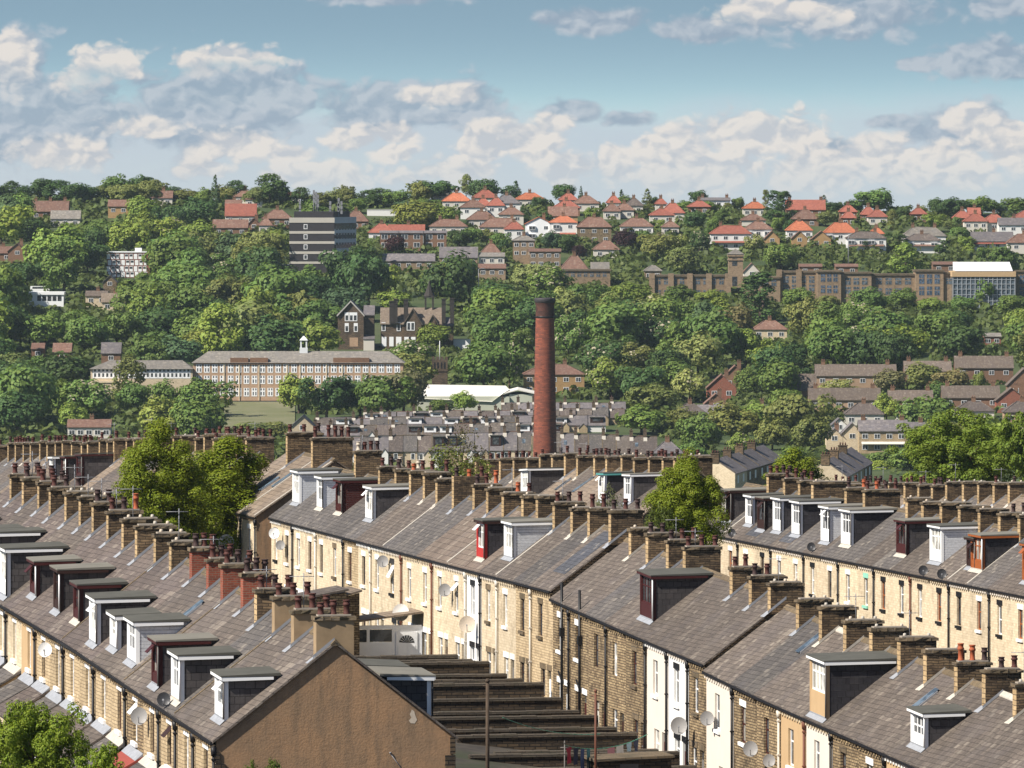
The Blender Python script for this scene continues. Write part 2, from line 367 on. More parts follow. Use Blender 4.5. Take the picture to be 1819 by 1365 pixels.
# ------------------------------------------------------------------ terrace houses (local x: across the street row, y: away along it)
POTS = {}
def pot_mesh(kind):
    if kind not in POTS:
        mb = MB(); h = {'tall': .62, 'mid': .46, 'short': .34}[kind.split()[0]]
        mb.lathe([(.125, 0), (.12, .05), (.105, .07), (.10, h * .6), (.135, h * .64), (.135, h * .74), (.105, h * .78), (.115, h * .93), (.135, h * .95), (.13, h), (.085, h), (.08, h * .8)], 10, cap=False)
        POTS[kind] = mb.mesh('chimney_pot', [{'c': 'pot clay', 'o': 'orange pot', 'd': 'dark pot', 'b': 'buff pot'}[kind.split()[1]]])
    return POTS[kind]
def chimney(root, y, zr, cw, h, mat, pots, potkind='mid c', g=0, rng=random, drop=.62, cap=True, lean=True, flash=True, aerial=False):
    """stack straddling the ridge; zr = ridge height at y"""
    th = .27; mb = MB()
    hw = cw / 2
    mb.box(-hw, hw, y - th, y + th, zr - drop, zr + h - .12)
    mb.m[3] = mb.m[5] = 1                    # narrow sides take a brighter stone, sunlight painted into its colour
    st = obj('chimney', mb, [mat, 'sunlit stack stone' if mat == 'chimney stone' else mat], root)
    cb = MB(); n = 5; o = .07
    if cap:                                      # rough slab, no two alike
        for k in range(n):
            a, b = -hw - o + (cw + 2 * o) * k / n, -hw - o + (cw + 2 * o) * (k + 1) / n
            j = lambda: rng.uniform(-.03, .035)
            zt = zr + h
            cb.hexa([(a, y - th - o + j(), zt - .12), (b, y - th - o + j(), zt - .12), (b, y + th + o, zt - .12), (a, y + th + o, zt - .12), (a, y - th - o + j(), zt + j()), (b, y - th - o + j(), zt + j()), (b, y + th + o, zt + j()), (a, y + th + o, zt + j())], 0)
        cb.box(-hw + .08, hw - .08, y - th + .06, y + th - .06, zr + h + .012, zr + h + .07, 1)
        obj('chimney_cap', cb, ['coping stone', 'grey render'], st)
    top = zr + h + (.06 if cap else -.12)
    if pots:
        side = pots if isinstance(pots, list) else [pots]
        xs = np.linspace(-hw + .2, hw - .2, max(len(side), 2))
        for x, kd in zip(xs, side):
            if kd: 
                p = link('chimney_pot', pot_mesh(kd), st, (float(x), y + rng.uniform(-.05, .05), top), rng.uniform(0, 6)); p.scale = (1, 1, rng.uniform(.9, 1.12))
    elif cap:
        for x in np.linspace(-hw + .25, hw - .25, rng.choice([2, 3])):
            if rng.random() < .7:
                q = MB(); q.lathe([(.06, 0), (.075, .03), (.06, .11), (.02, .12)], 8, (float(x), y, top)); obj('capped_flue', q, rng.choice(['buff pot', 'mortar']), st)
    if flash:
        fb = MB(); 
        return st, fb
    return st, None
def dish(root, x, y, z, r, mat, face=(-.25, -.95, .25)):
    d = MB(); prof = [(r * k / 5.0, .22 * r * (k / 5.0) ** 2) for k in range(1, 6)]
    n = Vector(face).normalized(); u = Vector((0, 0, 1)).cross(n).normalized(); w = n.cross(u)
    rings = []
    for rr, dd in [(0.02 * r, 0)] + prof:
        rings.append([tuple(Vector((x, y, z)) + u * rr * math.cos(k * math.pi / 8) + w * rr * 1.08 * math.sin(k * math.pi / 8) + n * dd) for k in range(16)])
    for a, b in zip(rings, rings[1:]):
        for k in range(16): d.face([a[k], a[(k + 1) % 16], b[(k + 1) % 16], b[k]], 0, True)
    d.face(rings[0], 0)
    for k in range(16):
        a, b = rings[-1][k], rings[-1][(k + 1) % 16]
        d.face([a, b, tuple(Vector(b) - n * .02), tuple(Vector(a) - n * .02)], 0)
    o = obj('satellite_dish', d, mat, root)
    c = Vector((x, y, z)); a = MB()
    low = c - w * r * .95; foc = c + n * r * .9 - w * r * .25
    a.tube(low, foc, .016, m=0); a.tube(foc - n * .02, foc + n * .07, .04, m=0); a.tube(c - n * .02, c - n * .14, .025, m=0); a.tube(c - n * .14, c - n * .14 + Vector((.3, 0, -.12)), .022, m=0)
    obj('dish_arm', a, 'metal', o)
    return o
def aerial(root, x, y, z, h=1.3, rng=random):
    a = MB(); a.tube((x, y, z), (x, y, z + h), .017); zz = z + h - .12
    a.tube((x - .5, y, zz), (x + .35, y - .1, zz), .012)
    for k in range(6):
        xx = x - .46 + k * .15; a.tube((xx, y - .2, zz), (xx, y + .2, zz), .008, n=4)
    return obj('tv_aerial', a, 'metal', root)
def dormer(root, xf, xb, y0, y1, z0, z1, kind, slope, g=0, rng=random, side=-1, roofm='roof felt'):
    """flat-roofed dormer on the left slope (side=-1) or right slope; xf/xb: front/back distance from the ridge, z0 sill line, z1 roof"""
    K = {'white': ('cheek slate', 'white paint', 'white paint', 'white paint'), 'whitewhite': ('white boards', 'white paint', 'white paint', 'white paint'),
         'maroon': ('cheek slate', 'maroon paint', 'maroon paint', 'maroon paint'), 'maroonall': ('maroon boards', 'maroon paint', 'maroon paint', 'maroon paint'),
         'dark': ('cheek slate', 'dark brown paint', 'dark brown paint', 'dark brown paint'), 'whiteblack': ('black cheek slate', 'white paint', 'white paint', 'white paint'),
         'orange': ('black cheek slate', 'orange wood', 'orange wood', 'orange wood'), 'red': ('black cheek slate', 'red paint', 'white paint', 'dark brown paint'),
         'teal': ('black cheek slate', 'white paint', 'white paint', 'teal paint'), 'tanbase': ('black cheek slate', 'tan render', 'white paint', 'white paint')}[kind]
    S = side
    X = lambda d: S * d
    d = MB(g)
    zb = lambda dist: slope(dist) - .06
    # cheeks (thick) and front wall with the window opening
    t = .10
    for ya, yb in ((y0, y0 + t), (y1 - t, y1)):
        pr = [(X(xf), zb(xf)), (X(xf), z1), (X(xb), z1), (X(xb), min(zb(xb), z1 - .02))]
        d.extr(pr, 'y', ya, yb, 0)
    sill = z0
    head = z1 - .16
    wy0, wy1 = y0 + .22, y1 - .22
    fn = lambda u, v, dd: (X(xf - dd - .0), u, v)
    d.wallgrid(lambda u, v, dd: (X(xf + .02 - dd), u, v), [y0 + .003, y1 - .003], [zb(xf) - .15, z1 - .003], [(wy0, wy1, sill, head)], .12, 1)
    for ya, yb in ((y0 - .02, y0 + .12), (y1 - .12, y1 + .02)):       # corner boards
        d.box(*sorted((X(xf + .035), X(xf - .11))), ya, yb, zb(xf) - .12, z1 - .01, 1)
    do = obj('dormer', d, [K[0], K[1]], root)
    # window frame and panes
    w = MB(g); n = max(2, int(round((wy1 - wy0) / .6))); fx0, fx1 = sorted((X(xf - .02), X(xf - .09)))
    w.box(fx0, fx1, wy0, wy1, sill, sill + .07); w.box(fx0, fx1, wy0, wy1, head - .07, head)
    for k in range(n + 1):
        yy = wy0 + (wy1 - wy0) * k / n; w.box(fx0 + .004, fx1 - .004, max(wy0, yy - .045), min(wy1, yy + .045), sill + .071, head - .071)
    tz = head - .42
    w.box(fx0 + .008, fx1 - .008, wy0 + .05, wy1 - .05, tz - .03, tz + .03)
    wo = obj('dormer_window', w, K[2], do)
    if rng.random() < .3:                                             # a top light standing open
        v = MB(g); xa = X(xf + .0); q = rng.randrange(n); ya = wy0 + (wy1 - wy0) * q / n + .05; yb = wy0 + (wy1 - wy0) * (q + 1) / n - .05
        v.hexa([(xa + S * .02, ya, head - .06), (xa + S * .02, yb, head - .06), (xa + S * .05, yb, head - .05), (xa + S * .05, ya, head - .05), (xa + S * .30, ya, tz + .08), (xa + S * .30, yb, tz + .08), (xa + S * .33, yb, tz + .09), (xa + S * .33, ya, tz + .09)], 0)
        obj('open_casement', v, K[2], do)
    p = MB(g); px0, px1 = sorted((X(xf - .05), X(xf - .07))); p.box(px0, px1, wy0 + .02, wy1 - .02, sill + .02, head - .02)
    obj('pane', p, rng.choice(['window glass', 'window glass', 'curtained glass']), do)
    # flat felt roof with a small fall to the front, fascia boards below
    r = MB(g); oh = .17
    za, zc = z1 + .0, z1 + .05
    xs = (X(xf + oh), X(xb + .0))
    r.extr([(xs[0], za), (xs[0], za + .05), (xs[1], zc + .08), (xs[1], zc - .02)], 'y', y0 - .16, y1 + .16, 0)
    obj('dormer_roof', r, roofm, do)
    f = MB(g)
    f.box(*sorted((X(xf + oh - .012), X(xf + oh - .04))), y0 - .15, y1 + .15, z1 - .11, z1 - .003)
    for yy in (y0 - .15, y1 + .122): f.extr([(X(xf + oh - .05), z1 - .14), (X(xf + oh - .05), z1 - .003), (X(xb + .25), z1 + .0), (X(xb + .25), z1 - .10)], 'y', yy, yy + .028, 0)
    obj('fascia', f, K[3], do)
    l = MB(g); ls = (slope(xf + .28) - slope(xf + .02))
    l.face([(X(xf + .03), y0 - .08, zb(xf) + .09), (X(xf + .21), y0 - .08, slope(xf + .21) + .025), (X(xf + .21), y1 + .08, slope(xf + .21) + .025), (X(xf + .03), y1 + .08, zb(xf) + .09)])
    l.box(*sorted((X(xf + .02), X(xf + .04))), y0, y1, zb(xf), zb(xf) + .14)
    obj('lead_flashing', l, rng.choice(['lead', 'lead', 'lead', 'mortar']), do)
    if K[0] != 'white boards' or rng.random() < .4:
        pp = MB(g); xx = X(xf + .07); yy = y0 - .05
        pp.tube((xx, yy, z1 - .1), (xx, yy, zb(xf) + .12), .03); obj('downpipe', pp, 'dark gutter' if K[0] == 'white boards' else rng.choice(['white paint', 'dark gutter', 'grey wood']), do)
    return do
def skylight(root, xa, xb, ya, yb, slope, side=-1, g=0, up=.05):
    m = MB(g); S = side
    pts = lambda a, b, c, e, h: [(S * a, c, slope(a) + h), (S * b, c, slope(b) + h), (S * b, e, slope(b) + h), (S * a, e, slope(a) + h)]
    m.hexa(pts(xa, xb, ya, yb, .0) + pts(xa, xb, ya, yb, up + .03), 0)
    o = obj('skylight', m, 'metal', root)
    p = MB(g); p.face(pts(xa - .07, xb + .07, ya + .07, yb - .07, up + .045)); obj('pane', p, 'sky glass', o)
    return o
def window_in_wall(root, x, ya, yb, za, zb, frame, g, rng, lintel='white paint', sill='white paint', narrow=False, openl=False, pane=None):
    """sash in the left-hand wall whose face is at x; glazing 0.11 behind it"""
    fr = MB(g); a, b = x + .10, x + .16; t = .065
    fr.box(a, b, ya, ya + t, za, zb); fr.box(a, b, yb - t, yb, za, zb); fr.box(a, b, ya + t, yb - t, za, za + t); fr.box(a, b, ya + t, yb - t, zb - t, zb)
    mz = za + (zb - za) * rng.choice([.5, .62, .66])
    fr.box(a + .004, b - .004, ya + t, yb - t, mz - .03, mz + .03)
    if yb - ya > 1.0: fr.box(a + .008, b - .008, (ya + yb) / 2 - .03, (ya + yb) / 2 + .03, za + t, mz - .03)
    w = obj('window', fr, frame, root)
    p = MB(g); p.face([(x + .13, ya + .03, za + .03), (x + .13, yb - .03, za + .03), (x + .13, yb - .03, zb - .03), (x + .13, ya + .03, zb - .03)])
    obj('pane', p, pane or rng.choice(['window glass', 'window glass', 'window glass', 'curtained glass']), w)
    if openl:
        v = MB(g); v.hexa([(x + .08, ya + .07, zb - .07), (x + .08, yb - .07, zb - .07), (x + .11, yb - .07, zb - .06), (x + .11, ya + .07, zb - .06), (x - .26, ya + .07, mz + .06), (x - .26, yb - .07, mz + .06), (x - .23, yb - .07, mz + .07), (x - .23, ya + .07, mz + .07)])
        obj('open_casement', v, frame, w)
    if lintel:
        l = MB(g); l.box(x - .022, x + .09, ya - .13, yb + .13, zb + .004, zb + .27); obj('lintel', l, lintel, root)
    if sill:
        l = MB(g); l.box(x - .10, x + .098, ya - .11, yb + .11, za - .15, za - .004); obj('sill', l, sill, root)
def house(name, label, group, o, t0, t1, ze0, ze1, hw, rise, S, rng, first=False, last=False, detail=2, stepped=None):
    """one house of a terrace; S is its look"""
    w = t1 - t0; g = (ze1 - ze0) / w
    X0, Y0 = W2(t0, o); zb = ze0 - WH
    root = thing('terraced_house', label, 'house', (X0, Y0, zb), TH, group)
    H = WH; slope = lambda d: H + rise * (1 - d / hw)          # roof height at distance d from the ridge
    lin, sil = S.get('lintel', 'white paint'), S.get('sill', S.get('lintel', 'white paint'))
    fr = S.get('frame', 'white paint')
    # walls
    holes = []
    uy = S.get('uy', .58) * w; uw = S.get('uw', .95)
    up = (uy - uw / 2, uy + uw / 2, *S.get('uz', (3.55, 5.08)))
    if detail >= 1: holes.append(up)
    if detail >= 2:
        dr = (.42, 1.22, .05, 2.05); gw = (1.75, 2.75, .75, 2.05)
        holes += [dr, gw]
    wm = MB(g)
    wm.wallgrid(lambda u, v, d: (-hw + d, u, v), [.002, w - .002], [-2.2, H], holes, .2, 0)
    wm.face([(hw, .002, -2.2), (hw, w - .002, -2.2), (hw, w - .002, H), (hw, .002, H)], 0)
    gm = 1
    for yy, on in ((.002, True), (w - .002, last)):
        if on: wm.face([(-hw, yy, -2.2), (hw, yy, -2.2), (hw, yy, H), (0, yy, H + rise - .05), (-hw, yy, H)], gm)
    obj('wall', wm, [S['wall'], S.get('gable', 'sooty stone')], root)
    # roof: two slabs, butted to the neighbours
    rm = MB(g); oh = .14; th = .09
    ya, yb = (-.10 if (first or stepped) else .003), (w + .1 if last else w - .003)
    for sd in (-1, 1):
        e = hw + oh
        rm.extr([(sd * e, slope(e)), (0, slope(0)), (0, slope(0) + th), (sd * e, slope(e) + th)], 'y', ya, yb, 0)
    ro = obj('roof', rm, S.get('roof', 'brown slate'), root)
    slope2 = lambda d: slope(d) + th
    # ridge tiles
    rt = MB(g); k = int(w / .45)
    for i in range(k):
        a, b = ya + (yb - ya) * i / k, ya + (yb - ya) * (i + 1) / k - .012
        rt.extr([(-.17, slope2(.17) - .01), (-.16, slope2(.16) + .05), (0, slope2(0) + .085), (.16, slope2(.16) + .05), (.17, slope2(.17) - .01)], 'y', a, b, 0)
    obj('ridge_tiles', rt, S.get('ridge', 'coping stone'), ro)
    if S.get('verge'):                                         # light mortar verge line between two roofs
        v = MB(g); v.extr([(-hw - .1, slope2(hw + .1) - .01), (-hw - .1, slope2(hw + .1) + .03), (-.2, slope2(.2) + .03), (-.2, slope2(.2) - .01)], 'y', .02, .2, 0); obj('verge', v, S['verge'], ro)
    if S.get('patch'):
        a, b, c, d = S['patch']; v = MB(g); v.face([(-c, a, slope2(c) + .012), (-d, a, slope2(d) + .012), (-d, b, slope2(d) + .012), (-c, b, slope2(c) + .012)]); obj('roof_patch', v, S.get('patchm', 'new slate'), ro)
    if detail >= 1:
        gt = MB(g); x = -hw - oh
        gt.box(x - .07, x + .02, .004, w - .004, H - .17, H - .075)
        obj('gutter', gt, S.get('gutter', 'dark gutter'), root)
        cb = MB(g); tooth = [(.006, H - .16), (.006, H - .2)]           # toothed cornice below the gutter, one continuous band
        for i in range(int(w / .42)):
            yy = .12 + i * .42; tooth += [(yy, H - .2), (yy, H - .34), (yy + .17, H - .34), (yy + .17, H - .2)]
        tooth += [(w - .006, H - .2), (w - .006, H - .16)]
        cb.extr(tooth, 'x', -hw - .13, -hw - .003, 0)
        obj('cornice', cb, S.get('brackets', 'sooty stone'), root)
        window_in_wall(root, -hw, *up[:2], up[2], up[3], fr, g, rng, lin, sil, openl=rng.random() < .07)
    if S.get('pipe'):
        pp = MB(g); y = .02; x = -hw - .09
        pp.tube((x, y, H - .2), (x, y, -.1), .055, m=0)
        for q in (.6, 2.2, 3.8, 5.2): pp.box(x - .07, x + .07, y - .07, y + .07, q, q + .06)
        pp.tube((x, y, H - .55), (x, y, H - .25), .085, .11)
        obj('downpipe', pp, S['pipe'], root)
    if S.get('soil'):
        pp = MB(g); y = S['soil'] * w; x = -hw - .12
        pp.tube((x, y, -.2), (x, y, H + .9), .065); pp.tube((x, y, 2.2), (x, y + .7, 2.6), .05); pp.box(x - .1, x + .1, y - .14, y + .14, 4.3, 4.7); obj('soil_pipe', pp, 'black paint', root)
    if detail >= 2:
        window_in_wall(root, -hw, *gw, fr, g, rng, lin, sil)
        d = MB(g); d.box(-hw + .09, -hw + .15, dr[0], dr[1], dr[2], dr[3] - .42)
        for (a, b) in ((.25, .85), (.98, 1.5)): d.box(-hw + .07, -hw + .089, dr[0] + .14, dr[1] - .14, a, b)
        dd = obj('door', d, S.get('door', 'white paint'), root)
        q = MB(g); q.box(-hw + .10, -hw + .14, dr[0] + .02, dr[1] - .02, dr[3] - .40, dr[3] - .02); obj('fanlight', q, 'window glass', dd)
        q = MB(g); q.box(-hw + .03, -hw + .069, dr[1] - .16, dr[1] - .10, .95, 1.0); obj('handle', q, 'metal', dd)
        if lin:
            l = MB(g); l.box(-hw - .022, -hw + .08, dr[0] - .14, dr[1] + .14, dr[3] + .004, dr[3] + .26); obj('lintel', l, lin, root)
        l = MB(g); l.box(-hw - .35, -hw - .003, dr[0] - .1, dr[1] + .1, -.4, .03); obj('doorstep', l, 'coping stone', root)
    # chimney on the near party wall
    if S.get('chimney', True):
        cw = S.get('cw', 1.45); hh = S.get('ch', .80)
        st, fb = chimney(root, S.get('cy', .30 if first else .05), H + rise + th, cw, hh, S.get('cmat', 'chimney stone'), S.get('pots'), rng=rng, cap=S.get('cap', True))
        st.location.z = g * .05
        # stepped lead flashing on the slope beside the stack
        fm = S.get('flash', 'lead'); y = S.get('cy', .30 if first else .05)
        n = 6; cl = cw / 2 + .12
        for i in range(n):
            a, b = cl * i / n, cl * (i + 1) / n
            fb.face([(-a, y + .27, slope2(a) + .012), (-b, y + .27, slope2(b) + .012), (-b, y + .27 + .26 * (.7 + .6 * rng.random()), slope2(b) + .012), (-a, y + .27 + .2, slope2(a) + .012)])
        fb.face([(-cl + .10, y - .30, slope2(cl - .1) + .014), (-cl - .2, y - .34, slope2(cl + .2) + .014), (-cl - .2, y + .36, slope2(cl + .2) + .014), (-cl + .10, y + .30, slope2(cl - .1) + .014)])
        fb.face([(-.02, y - .275, slope2(0) - .0), (-cl, y - .275, slope2(cl)), (-cl, y - .275, slope2(cl) + .13), (-.02, y - .275, slope2(0) + .13)])
        obj('flashing', fb, fm, st)
        if S.get('aerial'): aerial(st, -.3, y, H + rise + hh, rng.uniform(.9, 1.5), rng)
    for d in S.get('dormers', []):
        (ya_, yb_, kind, xf, xb) = d[:5]; sd = d[5] if len(d) > 5 else -1; rfm = d[6] if len(d) > 6 else 'roof felt'
        z1 = slope2(xb) + .02
        dormer(root, xf, xb, ya_, yb_, max(slope2(xf) + .42, z1 - 1.35), z1, kind, slope2, g, rng, sd, rfm)
    for s in S.get('skylights', []): skylight(root, *s, slope2, -1, g)
    for (x, y, z, r, m_) in S.get('dishes', []): dish(root, x, y, z, r, m_)
    if S.get('leanto'):                                         # ground-floor lean-to with its own small roof
        y0, y1 = .25, min(w - .25, 3.05); pr = 1.55; zt, zl = 3.55 + rng.uniform(-.08, .08), 2.6
        l = MB(g); l.box(-hw - pr, -hw - .004, y0, y0 + .15, -1.5, zl - .02); l.box(-hw - pr, -hw - .004, y1 - .15, y1, -1.5, zl - .02)
        for yy in (y0, y1 - .15): l.extr([(-hw - .004, zl - .02), (-hw - .004, zt - .05), (-hw - pr, zl - .02)], 'y', yy, yy + .15, 0)
        l.box(-hw - pr, -hw - pr + .15, y0 + .151, y1 - .151, -1.5, zl - .1)
        lo = obj('lean_to', l, S['leanto'][0], root)
        r = MB(g); r.extr([(-hw - .01, zt), (-hw - .01, zt + .09), (-hw - pr - .2, zl + .0), (-hw - pr - .2, zl - .09)], 'y', y0 - .18, y1 + .18, 0)
        obj('lean_to_roof', r, S['leanto'][1], lo)
        fl = MB(g); fl.extr([(-hw - .006, zt + .10), (-hw - .006, zt + .2), (-hw - .30, zt - .06)], 'y', y0 - .16, y1 + .16, 0); obj('lead_flashing', fl, rng.choice(['lead', 'lead', 'mortar']), lo)
        wd = MB(g); wd.box(-hw - pr - .02, -hw - pr - .001, y0 + .5, y0 + 1.3, .9, 1.9); obj('lean_to_window', wd, 'white paint', lo)
    return root, slope2, g
# ------------------------------------------------------------------ the near terraces
E2[:] = [p for p in E2 if p[0] < 460] + [(470, 40.4), (508, 38.9), (540, 37.6), (574, 36.3), (611, 34.8), (640, 33.4)]
E1[:] = [(a, b + .02) for a, b in E1]
TERR = {}
def lookup(px, tab, default):
    for a, b, v in tab:
        if a <= px < b: return v
    return default
def px_at(t, o):
    X, Y = W2(t, o); return CX + X * F / Y
FEATWORD = {'whitewhite': 'white boarded dormer', 'white': 'white dormer', 'whiteblack': 'black cheeked white dormer', 'maroon': 'maroon dormer', 'maroonall': 'maroon boarded dormer', 'dark': 'dark brown dormer', 'orange': 'orange timber dormer', 'red': 'red panelled dormer', 'teal': 'teal trimmed dormer', 'tanbase': 'wide white dormer'}
WALLWORD = {'cream stone': 'cream stone', 'golden stone': 'golden stone', 'sooty stone': 'sooty brown stone', 'white render': 'white painted', 'cream render': 'cream rendered', 'tan render': 'tan rendered', 'grey render': 'grey rendered', 'chimney stone': 'dark stone'}
def terrace(key, o, hw, rise, bounds, ef, look, dorm, sky, dsh, place, startword, group, detail, seed, lean=None):
    rng = random.Random(seed); n = len(bounds) - 1
    for i in range(n):
        t0, t1 = bounds[i], bounds[i + 1]; w = t1 - t0
        S = look(i, t0, t1, rng)
        S['dormers'] = list(S.get('dormers', []))
        words = []
        for (px, kind, xf, xb, wd, *rest) in dorm:
            sd = rest[0] if rest else -1
            td = t_of(px, o + sd * xf)
            if t0 <= td + wd / 2 < t1:
                y0 = min(max(td - t0, .12), w - wd - .12) if w > wd + .3 else .12
                S['dormers'].append((y0, min(y0 + wd, w - .12), kind, xf, xb, sd, rng.choice(['roof felt', 'roof felt', 'pale felt'])))
                words.append(FEATWORD[kind])
        S['skylights'] = [(xa, xb, max(.2, t_of(px, o - (xa + xb) / 2) - t0 - .35), max(.2, t_of(px, o - (xa + xb) / 2) - t0 - .35) + .75) for (px, xa, xb) in sky if t0 <= t_of(px, o - (xa + xb) / 2) < t1]
        ze0, ze1 = ef(t0 + .01), ef(t1 - .01)
        S['dishes'] = []
        for (px, py, r, m_, off) in dsh:
            td = t_of(px, o - hw - off)
            if t0 <= td < t1: S['dishes'].append((-hw - off, td - t0, z_of(py, td, o - hw - off) - (ze0 - WH), r, m_))
        if lean and lean(i): S['leanto'] = lean(i)
        S['ch'] = S.get('ch', .8) + rng.uniform(-.13, .10); S['cw'] = S.get('cw', 1.45) + rng.uniform(-.14, .12)
        nwords = f"{WALLWORD.get(S['wall'], 'stone')} terraced house"
        if words: nwords += ' with ' + words[0]
        lab = f"{nwords}, {ordw(i + 1)} {startword}" if place else None
        step = i > 0 and abs(ef(t0 + .01) - ef(t0 - .01)) > .12
        r, sl, g = house(key, S.get('label') or lab, group, o, t0, t1, ze0, ze1, hw, rise, S, rng, i == 0, i == n - 1, detail, step)
        TERR.setdefault(key, []).append((r, t0, t1, ze0))

def potset(rng, n, kinds=('mid c', 'mid c', 'mid d', 'tall c')):
    return [rng.choice(kinds) for _ in range(n)]

# --- left terrace (brown rendered gable towards us)
B1 = [263.35, 267.6, 271.3, 274.9, 278.7, 282.4, 286, 289.8, 293.7, 297.3, 301.1, 304.6, 308.7, 312.5, 316.0, 319.6, 323.8, 327.6, 331.4, 335.2, 339.0]
def look1(i, t0, t1, rng):
    px = px_at((t0 + t1) / 2, 45.2)
    S = dict(wall=lookup(px, [(-99, 28, 'cream stone'), (28, 55, 'tan render'), (212, 245, 'sooty stone')], 'golden stone'), gable='brown render',
             roof=['brown slate', 'brown slate', 'grey slate', 'brown slate', 'brown slate', 'brown slate', 'brown slate'][i] if i < 7 else rng.choice(['plum slate', 'plum slate', 'brown slate']),
             cw=1.38, ch=.74, uy=.50, uw=.85, uz=(3.9, 5.36), frame=rng.choice(['white paint', 'white paint', 'dark brown paint', 'maroon paint']))
    if i % 2 == 1 or i in (0, 2): S['pipe'] = 'dark gutter'
    if i in (0, 1, 2): S.update(cmat='stack render', pots=potset(rng, 3, ('mid c',)), cw=1.4); 
    if i == 0: S.update(cmat='stack render', pots=['mid c', 'mid c', 'mid c'], ch=.95)
    if i == 3: S['pots'] = potset(rng, 3)
    if 4 <= i <= 7: S.update(cmat='red brick', pots=potset(rng, 3, ('mid c', 'mid d')), cw=1.15, ch=.84)
    if i == 12: S['pots'] = ['mid c', 'mid d', 'tall o']
    if i == 13: S['pots'] = ['mid d', 'mid d', None]
    if i >= 16: S['pots'] = potset(rng, 3, ('mid d', 'mid c'))
    if rng.random() < .5: S['aerial'] = True
    if i in (2, 5, 9): S['verge'] = 'coping stone'
    return S
dorm1 = [(400, 'white', 3.58, 1.68, 1.9), (322, 'white', 3.83, 1.75, 1.95), (280, 'maroon', 3.8, 1.72, 1.6), (243, 'whitewhite', 3.6, 1.65, 2.0), (210, 'white', 3.55, 1.95, 1.8), (174, 'white', 3.77, 1.58, 1.9), (143, 'maroon', 3.45, 1.65, 1.6), (108, 'dark', 3.5, 1.4, 1.7), (66, 'maroon', 3.45, 1.68, 1.7), (14, 'white', 3.95, 1.5, 2.1), (-15, 'white', 3.55, 1.3, 1.9), (-45, 'white', 3.45, 1.5, 1.9), (-80, 'whitewhite', 3.45, 1.5, 1.9), (764, 'white', 3.58, 1.8, 2.2, 1), (712, 'white', 3.55, 2.0, 2.0, 1)]
dish1 = [(80, 1155, .27, 'dish white', .55), (291, 1243, .24, 'dish dark', .15), (247, 1273, .30, 'dish grey', .35)]
LEAN = {1: 'brown slate', 2: 'grey slate', 3: 'grey slate', 4: 'red tile porch', 5: 'grey slate', 6: 'brown slate', 7: 'plum slate', 8: 'brown slate', 9: 'grey slate', 10: 'plum slate', 11: 'grey slate'}
lean1 = lambda i: ('sooty stone' if i % 2 else 'cream stone', LEAN.get(i, 'grey slate')) if 0 < i < 15 else None
terrace('left', 49.4, 4.1, 3.2, B1, lambda t: interp(t, E1), look1, dorm1, [(335, 1.0, 1.9)], dish1, True, 'from the brown gable', 'houses of the left terrace', 2, 5, lean1)

